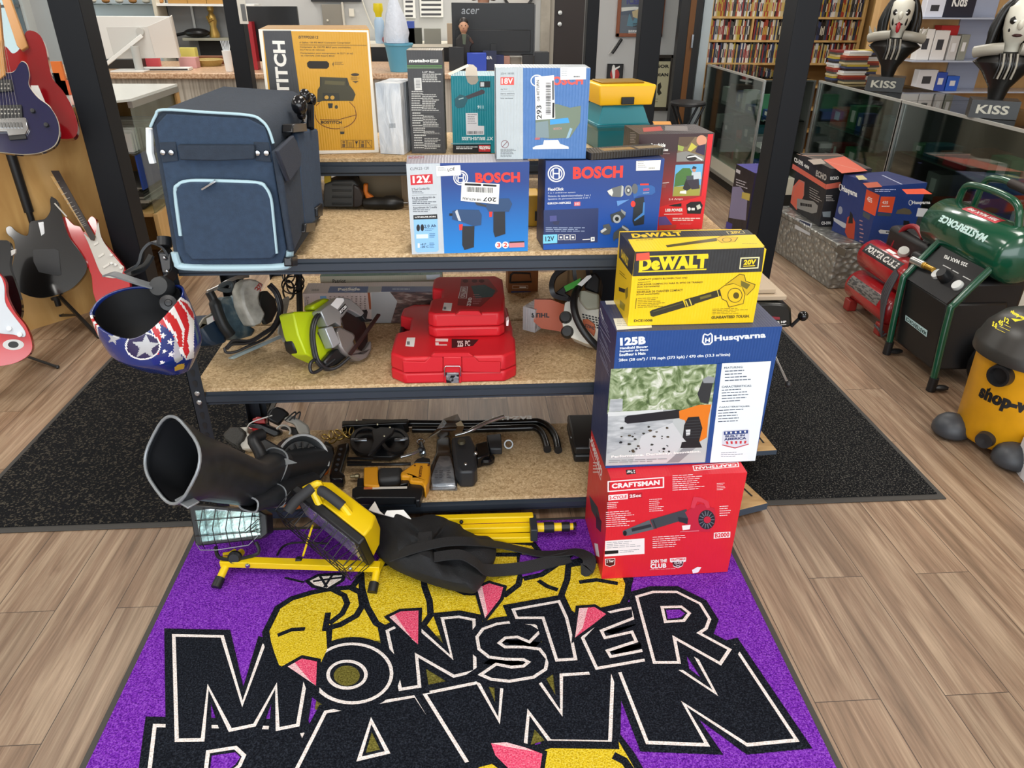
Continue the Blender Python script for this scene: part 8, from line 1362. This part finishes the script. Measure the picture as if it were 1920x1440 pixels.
# ---- shop vacuum
VC=np.array([2.245,2.425,0]);t=thing('wet_dry_vacuum','yellow canister wet and dry vacuum with black lid at the right edge','vacuum cleaner',VC);VY=M('#e0a012',.4,var=.06,vscale=14);m=MB();m.lathe([(.001,.03),(.165,.03),(.178,.05),(.19,.42),(.195,.43)],VC,(0,0,1),VY,48);ob('tank',m,t,smooth=50)
m=MB();m.lathe([(.20,.40),(.212,.405),(.212,.445),(.205,.455),(.19,.50),(.15,.55),(.08,.585),(.001,.59)],VC,(0,0,1),M('#2e2c29',.35),48);ld=ob('lid',m,t,smooth=50)
s=Slab(facing(VC+[-.10,-.07,.535],(-.5,-.4,.77)),(1740,560,.39911));m=MB();ik=s.ink(m,.012);YT=M('#e3d21e',.5)
ik.text('shop-vac',(385,72),(458,110),(392,50),YT,.06)
for k in range(3): ik.text(('5.0','45','12')[k],(300+28*k,128-10*k),(322+28*k,140-10*k),(305+28*k,105-10*k),YT,.04);ik.line([(315+22*k,138-8*k),(362+22*k,160-8*k)],.0015,YT)
ik.poly([(390,92),(450,100),(455,120),(420,118)],YT);ob('lettering',m,ld,smooth=0)
v,f=text2d('shop-vac',.07);m=MB();m.add([VC+np.array([(.1855)*math.cos(math.radians(186+72*x)),.1855*math.sin(math.radians(186+72*x)),.215+.075*y]) for x,y in v],f,BLACK);ob('lettering',m,t,smooth=0)
def vp(deg,z,r=.185): return VC+np.array([r*math.cos(math.radians(deg)),r*math.sin(math.radians(deg)),z])
d=vp(205,0,1)-VC;m=MB();m.lathe([(.001,.004),(.03,.004),(.034,.03),(.043,.03),(.046,.0),(.046,-.02)],vp(205,.36,.185),d,M('#1b1b1c',.4),26);ob('hose_port',m,t);d=vp(213,0,1)-VC;m=MB();m.lathe([(.001,.02),(.026,.03),(.032,.03),(.036,-.01)],vp(213,.075,.175),d,M('#222326',.4),22);ob('drain_cap',m,t)
for a in(165,245,335): m=MB();c=vp(a,.0,.20);m.ball(c+[0,0,.035],.075,M('#3a3d42',.45),18,(1,1,.9));[m.v.__setitem__(k,(q[0],q[1],max(q[2],.012))) for k,q in enumerate(m.v)];f2=ob('foot',m,t,smooth=60);m=MB();m.ball(c+(c-VC)*[.2,.2,0]+[0,0,.02],.018,BLACK,10);ob('caster',m,f2)
A=side_carton((1897,874),(1934,925),(1913,815),0,.3,{'all':card('#dcdcdf',.5,.05)});i=A.i;i.oval(1903,866,1915,884,INK,ring=.003);i.text('UL',(1906,879),(1912,881),(1906,870),INK,.04);i.line([(1900,886),(1920,903)],.002,INK);i.line([(1907,860),(1925,872)],.002,INK);A.done('white_carton','white carton with certification mark cut by the right edge','cardboard box')
# ---- bench tool with tan table behind the stacked cartons, and slotted wooden boards
t=thing('bench_sander','black half horsepower bench machine with tan table and ball handle behind the cartons','bench tool',(1.2,2.5,0));FB=Fr((0,2.22,0),(1,0,0),(0,0,1));s=Slab(FB,(1380,500,.08333));TAN=M('#b9a68d',.5)
s.piece('housing',[(200,830),(1000,840),(1180,880),(1255,960),(1280,1290),(1200,1380),(200,1400)],-.22,0,M('#191b1a',.3),t,.012);z=Py(1470,573,2.22)[2];x1=Py(1478,574,2.22)[0];m=MB();m.box(x1-.35,x1,2.24,2.75,z+.01,z+.028,TAN);ob('table',m,t,bevel=.004);m=MB();m.box(x1-.35,x1-.035,2.26,2.74,z+.0285,z+.045,TAN);ob('table_insert',m,t,bevel=.003)
m=MB();ik=s.ink(m,.0005);ik.text('1/2 HP',(870,1285),(1130,1265),(870,1232),WHITE,.04);ik.line([(900,1318),(1130,1300)],.002,WHITE);ik.poly([(800,1120),(980,1130),(990,1190),(830,1195)],M('#8d2a36',.5));ob('lettering',m,t,smooth=0)
m=MB();a,b=s.w((1240,1340),.0),s.w((1420,1170),.01);m.cyl(a,b,.006,BLACK,10);m.ball(s.w((1510,1110),.01),.0175,M('#0e0f10',.15),18);ob('ball_handle',m,t)
for x in(-.30,-.02): m=MB();m.cyl((x1+x,2.3,z-.09),(x1+x-.02,2.35,.0),.012,M('#191b1a',.4),10);ob('leg',m,t)
m=MB();a,b=Py(1447,655,2.3),Py(1478,720,2.18);m.cyl(a,b,.005,CHROME,10);m.ball(b,.012,M('#26272a',.4),12);ob('side_rod',m,t)
WB2=ramp_mat('plywood',((.35,'#9a7747'),(.5,'#b48e58'),(.65,'#c49f69')),(1,4,1),7,4,.6)
for k,(pa2,pb3,z0,h,lab,sl3) in enumerate((((1370,858),(1455,852),.10,.022,'upper slotted wooden board poking out behind the cartons',[(1420,829),(1440,836)]),((1385,968),(1437,955),.012,.030,'lower slotted wooden board poking out near the floor behind the red carton',[(1398,912),(1412,930)]))):
 a,b=Pz(*pa2,z0),Pz(*pb3,z0);d=nrm((b-a)*[1,1,0]);bk=np.array([-d[1],d[0],0]);a=b-d*.12;m=MB();m.cub([a,b,b+bk*.30,a+bk*.30]+[q+np.array([0,0,h]) for q in(a,b,b+bk*.30,a+bk*.30)],WB2);t2=thing('slotted_board',lab,'wooden board',(a+b)/2,'slotted boards behind the cartons');ob('board',m,t2,bevel=.004)
 m=MB();m.cub([a-d*.0-bk*.001+np.array([0,0,.001]),b-bk*.001+np.array([0,0,.001]),b+bk*.0005,a+bk*.0005]+[q+np.array([0,0,h-.002]) for q in(a-bk*.001,b-bk*.001,b+bk*.0005,a+bk*.0005)],M('#3e4a59',.5));ob('painted_edge',m,t2);m=MB();c=b-d*.035+bk*.05+np.array([0,0,h+.0006]);m.quad(c,c+d*.008,c+d*.008+bk*.12,c+bk*.12,M('#0f0e0d',.7));ob('slot',m,t2)
 for q in((a+b)/2,): m=MB();m.box(q[0]-.02,q[0]+.02,q[1]+.1,q[1]+.16,0,z0,WB2);ob('block',m,t2)
 # ================================================================ glass showcases, busts, media racks
GZ=1.04;BLKM=M('#1f201f',.5);PL=M('#d9d6c6',.5)
def showcase(label,X,y0,y1,X2):
 t=thing('glass_showcase',label,'showcase',((X+X2)/2,(y0+y1)/2,0),'glass showcases along the right wall');m=MB();m.box(X,X2,y0,y1,.10,.24,PL);m.box(X-.008,X,y0,y1,.10,.13,M('#8b8a82',.4));m.box(X+.05,X2,y0,y1,.0,.10,BLKM);ob('plinth',m,t)
 m=MB();m.box(X2-.02,X2,y0,y1,.24,GZ-.01,M('#3a3b38',.6));ob('back_panel',m,t);m=MB();m.box(X+.02,X2,y1-.012,y1,.24,GZ-.01,M('#474844',.6));ob('end_panel',m,t)
 G=glass('showcase_glass','#e9f2ee',.2)
 m=MB();m.box(X+.004,X+.010,y0+.02,y1-.02,.24,GZ-.012,G);ob('front_glass',m,t);m=MB();m.box(X,X2,y0,y1,GZ-.010,GZ,glass('showcase_top','#dfe9e3',.28));ob('top_glass',m,t)
 for z in(.46,.72): m=MB();m.box(X+.06,X2-.03,y0+.02,y1-.02,z-.008,z,glass('shelf_glass','#cfe3d9',.35));m.box(X+.055,X+.06,y0+.02,y1-.02,z-.008,z,M('#3d5a4d',.2));ob('glass_shelf',m,t)
 for y in(y0,y1): m=MB();m.box(X-.006,X+.012,y-.012,y+.012,.10,GZ,M('#c9cac6',.25,.8));ob('corner_post',m,t)
 m=MB();m.box(X-.008,X+.012,y0,y1,GZ-.014,GZ+.002,M('#d9dad3',.25,.5));ob('front_rail',m,t);return t
showcase('far glass showcase below the pine media rack',2.49,6.22,7.72,2.93);showcase('middle glass showcase carrying the spiky shouldered bust',2.95,4.95,6.20,3.5);showcase('nearest glass showcase carrying the long haired bust',2.95,3.55,4.94,3.5)
rnd=random.Random(33);goods=(('#1f5a66','teal'),('#e9e9e4','white'),('#1b1c1e','black'),('#2a4a86','blue'),('#c9502a','orange'),('#8d8f8c','grey'),('#3f7f57','green'),('#b52a30','red'),('#6b4a38','brown'));names=('middle shelf','upper shelf','base')
for X,a,b,cn in((2.95,3.62,4.9,'nearest'),(2.95,5.0,6.12,'middle'),(2.49,6.3,7.6,'far')):
 for zi,z in enumerate((.4605,.7205,.2405)):
  y=b
  while y>a+.1:
   w=rnd.uniform(.07,.22);h=rnd.choice((.04,.06,.08,.13,.17));d=rnd.uniform(.1,.24);c,cl=rnd.choice(goods);x=X+.09+rnd.uniform(0,.07);m=MB();y-=w;m.box(x,x+d,y,y+w*.94,z,z+h,M(c,.4));o=ob('boxed_gadget',m,None,f'{cl} boxed gadget on the {names[zi]} of the {cn} glass showcase','box',f'{cl} boxed gadgets on the {names[zi]} of the {cn} showcase');y-=rnd.uniform(.0,.03)
   if rnd.random()<.6: k=MB();k.box(x-.001,x,y+w*.3,y+w*.7,z+h*.3,z+h*.8,WHITE);ob('label_sticker',k,o)
   # busts: plaster heads with long black hair on dark plinths
def bust(label,c,sc,yaw,txt,spikes):
 t=thing('bust',label,'bust',c);R=np.array([[math.cos(yaw),-math.sin(yaw),0],[math.sin(yaw),math.cos(yaw),0],[0,0,1.]]);P=lambda x,y,z: np.array(c)+R@(np.array([x,y,z])*sc)
 def tb(pts,r,mt,n=8): m.tube(spline([P(*p) for p in pts],4),r,mt,n)
 def el(x,y,z,a,b,h,mt,n=16): m.v;k0=len(m.v);m.ball((0,0,0),1,mt,n);m.v[k0:]=[tuple(P(x+q[0]*a,y+q[1]*b,z+q[2]*h)) for q in m.v[k0:]]
 HB,FW,GRY=M('#141312',.35),M('#d6d4c6',.45),M('#9a968a',.4)
 m=MB();k0=len(m.v);m.cub([P(*q) for q in((-.15,-.11,0),(.15,-.11,0),(.15,.11,0),(-.15,.11,0),(-.15,-.11,.12),(.15,-.11,.12),(.15,.11,.12),(-.15,.11,.12))],M('#2c2e2f',.4));v,f=text2d(txt,.03);m.add([P(-.11+.2*x,-.1106,.03+.06*y) for x,y in v],f,M('#b9b7a8',.5));ob('plinth',m,t,smooth=30)
 m=MB();m.loft([[P(a*math.cos(q),b*math.sin(q),z) for q in np.linspace(0,2*math.pi,21)[:-1]] for a,b,z in((.05,.05,.12),(.07,.06,.2),(.14,.09,.3),(.21,.11,.36),(.16,.09,.40),(.06,.06,.43))],HB);ob('torso',m,t,smooth=50)
 m=MB();m.loft([[P(a*math.cos(q),b*math.sin(q)-y,z) for q in np.linspace(0,2*math.pi,21)[:-1]] for a,b,y,z in((.055,.055,0,.40),(.05,.055,.0,.48),(.065,.08,.02,.51),(.085,.105,.02,.57),(.09,.11,.02,.64),(.085,.1,.01,.7),(.05,.06,.0,.75))],FW);el(0,-.125,.60,.02,.03,.035,FW,8);el(0,-.105,.535,.032,.02,.012,M('#3a1416',.4),8)
 if spikes: el(0,-.125,.51,.018,.012,.045,M('#b0202c',.3),8)
 for sx in(-1,1): el(sx*.038,-.098,.625,.03,.024,.03,HB,10);el(sx*.038,-.118,.622,.011,.008,.008,WHITE,8);el(sx*.05,-.085,.57,.012,.02,.05 if spikes else.02,HB,8)
 ob('head',m,t,smooth=60);m=MB();rr=random.Random(int(sc*77));el(0,.03,.68,.105,.115,.10,HB)
 for k in range(26): a=rr.uniform(-.6,math.pi+.6);x,y=.10*math.cos(a),.03+.1*math.sin(a);tb([(x*.5,y*.5,.76),(x*1.1,y*1.05,.68),(x*1.35+rr.uniform(-.02,.02),y*1.2,.55),(x*1.3+rr.uniform(-.03,.03),y*1.25+.01,.44-.05*rr.random())],.020*sc,HB,7)
 ob('hair',m,t,smooth=60);m=MB()
 for sx in(-1,1):
  tb([(sx*.05,-.06,.45),(sx*.13,-.05,.44),(sx*.21,.0,.42)],.04*sc,GRY,10)
  if spikes:
   for q in(.12,.17,.21): m.lathe([(.018*sc,0),(.001,.07*sc)],P(sx*q,0,.45),(sx*.4,0,1),GRY,10)
 for k in range(6): tb([(-.06+.02*k,-.09,.42),(-.05+.02*k,-.105,.34),(-.06+.02*k,-.10,.26)],.008*sc,GRY if k%2 else HB,6)
 ob('collar',m,t,smooth=60);return t
b1=Pz(1650,172,GZ);bust('white faced bust with spiky collar and red tongue on the glass showcase',b1+[.06,.06,.002],.82,-.55,'KISS',True);b2=Pz(1835,222,GZ);bust('larger white faced bust with long straight black hair near the right edge',b2+[.10,.05,.002],.80,-.5,'KISS',False)
# wooden end wall with glass shelves and small packs
PWD=_mats['panel_wood'];m=MB();gx0=3.62;m.box(gx0,5.55,6.75,6.85,0,2.4,PWD);o=struct('wall_partition',m);t=thing('wall_shelf','stepped glass shelves with small packs on the wooden end wall','shelf',(4.4,6.5,1.0));zs=[Py(1790,y,6.45)[2] for y in(33,114,172)];m=MB();sx0=Py(1725,60,6.45)[0];[m.box(sx0,5.3,6.45,6.749,z-.012,z,M('#b9c3d6',.15,0,.6)) for z in zs];ob('shelf_board',m,t);m=MB();m.box(Py(1800,60,6.7)[0],Py(1800,60,6.7)[0]+.3,6.735,6.749,.9,2.2,M('#aab3c9',.5));ob('blue_back',m,t)
for x0,y0,x1,sh,hgt,c,l in((1727,66,1752,1,.24,'#eceae6','white carded gadget pack, leftmost on the middle glass shelf'),(1753,70,1780,1,.23,'#e6e3df','white carded gadget pack, second on the middle glass shelf'),(1783,76,1800,1,.19,'#c9c6c2','grey clear pack on the middle glass shelf'),(1803,75,1818,1,.2,'#8f9186','olive clear pack on the middle glass shelf'),(1724,134,1760,2,.17,'#d9d8da','white boxed gadget on the low glass shelf'),(1757,138,1778,2,.15,'#2d4fae','blue boxed gadget on the low glass shelf'),(1778,146,1800,2,.12,'#2a62c9','small bright blue pack on the low glass shelf'),(1740,0,1775,0,.13,'#dfe3ef','white folded clothing pile on the top glass shelf'),(1776,0,1832,0,.22,'#1d2233','navy cap with white lettering on the top glass shelf')):
 a,b=Py(x0,y0,6.5)[0],Py(x1,y0,6.5)[0];m=MB();m.box(a,b,6.5,6.58,zs[sh]+.001,zs[sh]+hgt,M(c,.45));o=ob('pack',m,None,l,'pack',bevel=.003);m=MB();ik=Ink(m,Fr((a,6.4995,zs[sh]),(1,0,0),(0,0,1)));w=b-a
 if c=='#1d2233': v,f=text2d('Kids',.03);m.add([np.array([a+.05+.13*q[0],6.499,zs[sh]+.08+.08*q[1]]) for q in v],f,WHITE)
 else: ik.put([(w*.25,hgt*.35),(w*.7,hgt*.35),(w*.7,hgt*.7),(w*.25,hgt*.7)],M('#35373d' if c[1] in 'de' else '#e3e3e3',.5))
 ob('print',m,o,smooth=0)
rectbox('red_case','red case with white tag behind the carded packs','case',1750,48,1800,112,6.62,.1,M('#c92b30',.4),zb=zs[1]+.001);rectbox('red_pouch','red pouch with white tag under the low glass shelf','pouch',1720,168,1760,192,6.62,.08,M('#c0343a',.5),zb=GZ*0+.95)
# pine media racks with film cases
PINE=ramp_mat('pine',((.3,'#b98f52'),(.5,'#cfa869'),(.7,'#dcb97d')),(3,3,.5),4,4,.5);YB=8.15;bx0=Py(1332,60,YB)[0];bx1=Py(1612,60,YB)[0];shz=[Py(1400,y,YB)[2] for y in(118,75,31)];CUTS=(bx0,Py(1411,50,YB)[0],Py(1500,50,YB)[0],bx1)
COLS=(('#2a2320','dark'),('#e3ddd0','cream'),('#7d2a2a','maroon'),('#c9b98d','tan'),('#3a4468','blue'),('#d9d9d9','white'),('#a8452f','rust'),('#50504a','grey'),('#b8a13a','yellow'))
proto={}
t=thing('media_rack','pine rack full of upright film cases behind the glass showcases','bookcase',((bx0+bx1)/2,YB+.1,0),'pine media racks');m=MB();m.box(bx0-.02,bx0+.0,YB-.005,YB+.2,0,2.2,PINE);m.box(bx1,bx1+.025,YB-.005,YB+.2,0,2.2,PINE);ob('side_panel',m,t);m=MB();m.box(bx0,bx1,YB+.185,YB+.2,0,2.2,M('#7d6238',.6));ob('back_panel',m,t)
for z in[.1,.33,.56,.79]+shz+[shz[2]+.235]: m=MB();m.box(bx0,bx1,YB,YB+.185,z-.02,z,PINE);ob('shelf',m,t)
m=MB();m.box(CUTS[1]-.01,CUTS[1]+.01,YB,YB+.18,shz[1],shz[2]-.02,PINE);ob('divider',m,t);rnd=random.Random(14);nm3=('lower','middle','upper')
def filmcase(x,y,z,rack,shelf):
 c,cl=rnd.choice(COLS)
 if c not in proto:
  m=MB();m.box(-.0072,.0072,0,.135,0,.19,M(c,.4));k=M(rnd.choice(('#d9d2c0','#9c2f2f','#20242c','#c8a84a')),.5);m.box(-.005,.005,-.0006,0,.05,.13,k);o=ob('film_case',m,None,base=(0,0,0));proto[c]=o;o.location=(x,y,z)
 else: o=proto[c].copy();COL.objects.link(o);o.location=(x,y,z)
 o.scale[2]=rnd.choice((1,1,1,.93,.88));tag(o,f'{cl} film case on the {shelf} visible shelf of the {rack}','film case',f'{cl} film cases on the {shelf} visible shelf of the {rack}')
for q,z in enumerate(shz):
 x=bx0+.015
 while x<bx1-.012:
  if not(abs(x-CUTS[1])<.022 and q==1) and not(CUTS[2]-.12<x<CUTS[2]+.07): filmcase(x,YB+.02,z+.0006,'pine media rack',nm3[q])
  x+=.0158
t=thing('media_rack','second pine rack with film cases behind the spiky bust','bookcase',(bx1+.5,YB+.1,0),'pine media racks');m=MB();m.box(bx1+.10,bx1+.12,YB-.005,YB+.2,0,2.2,PINE);ob('side_panel',m,t);m=MB();m.box(bx1+.1,bx1+.95,YB+.185,YB+.2,0,2.2,PINE);ob('back_panel',m,t)
for z in shz+[shz[2]+.235]: m=MB();m.box(bx1+.12,bx1+.95,YB,YB+.185,z-.02,z,PINE);ob('shelf',m,t)
for q,z in enumerate(shz[1:]):
 for k in range(17): filmcase(bx1+.14+.0165*k,YB+.02,z+.0006,'second pine rack',nm3[q+1])
 # flat stacks of film cases on the middle showcase, low shelf of pale cartons behind
for k,(px,Yk) in enumerate(((1590,6.02),(1612,5.92),(1632,6.05))):
 for q in range(15):
  x=Py(px,100,Yk)[0];c,cl=COLS[(q*4+k*3)%9];m=MB();dx=rnd.uniform(-.012,.012);m.box(x+dx-.09,x+dx+.09,Yk,Yk+.13,GZ+.003+.0155*q,GZ+.0175+.0155*q,M(c,.4));ob('film_case',m,None,f'{cl} film case lying flat in the {("left", "middle", "right")[k]} stack on the glass showcase','film case',f'{cl} film cases in the {("left", "middle", "right")[k]} flat stack')
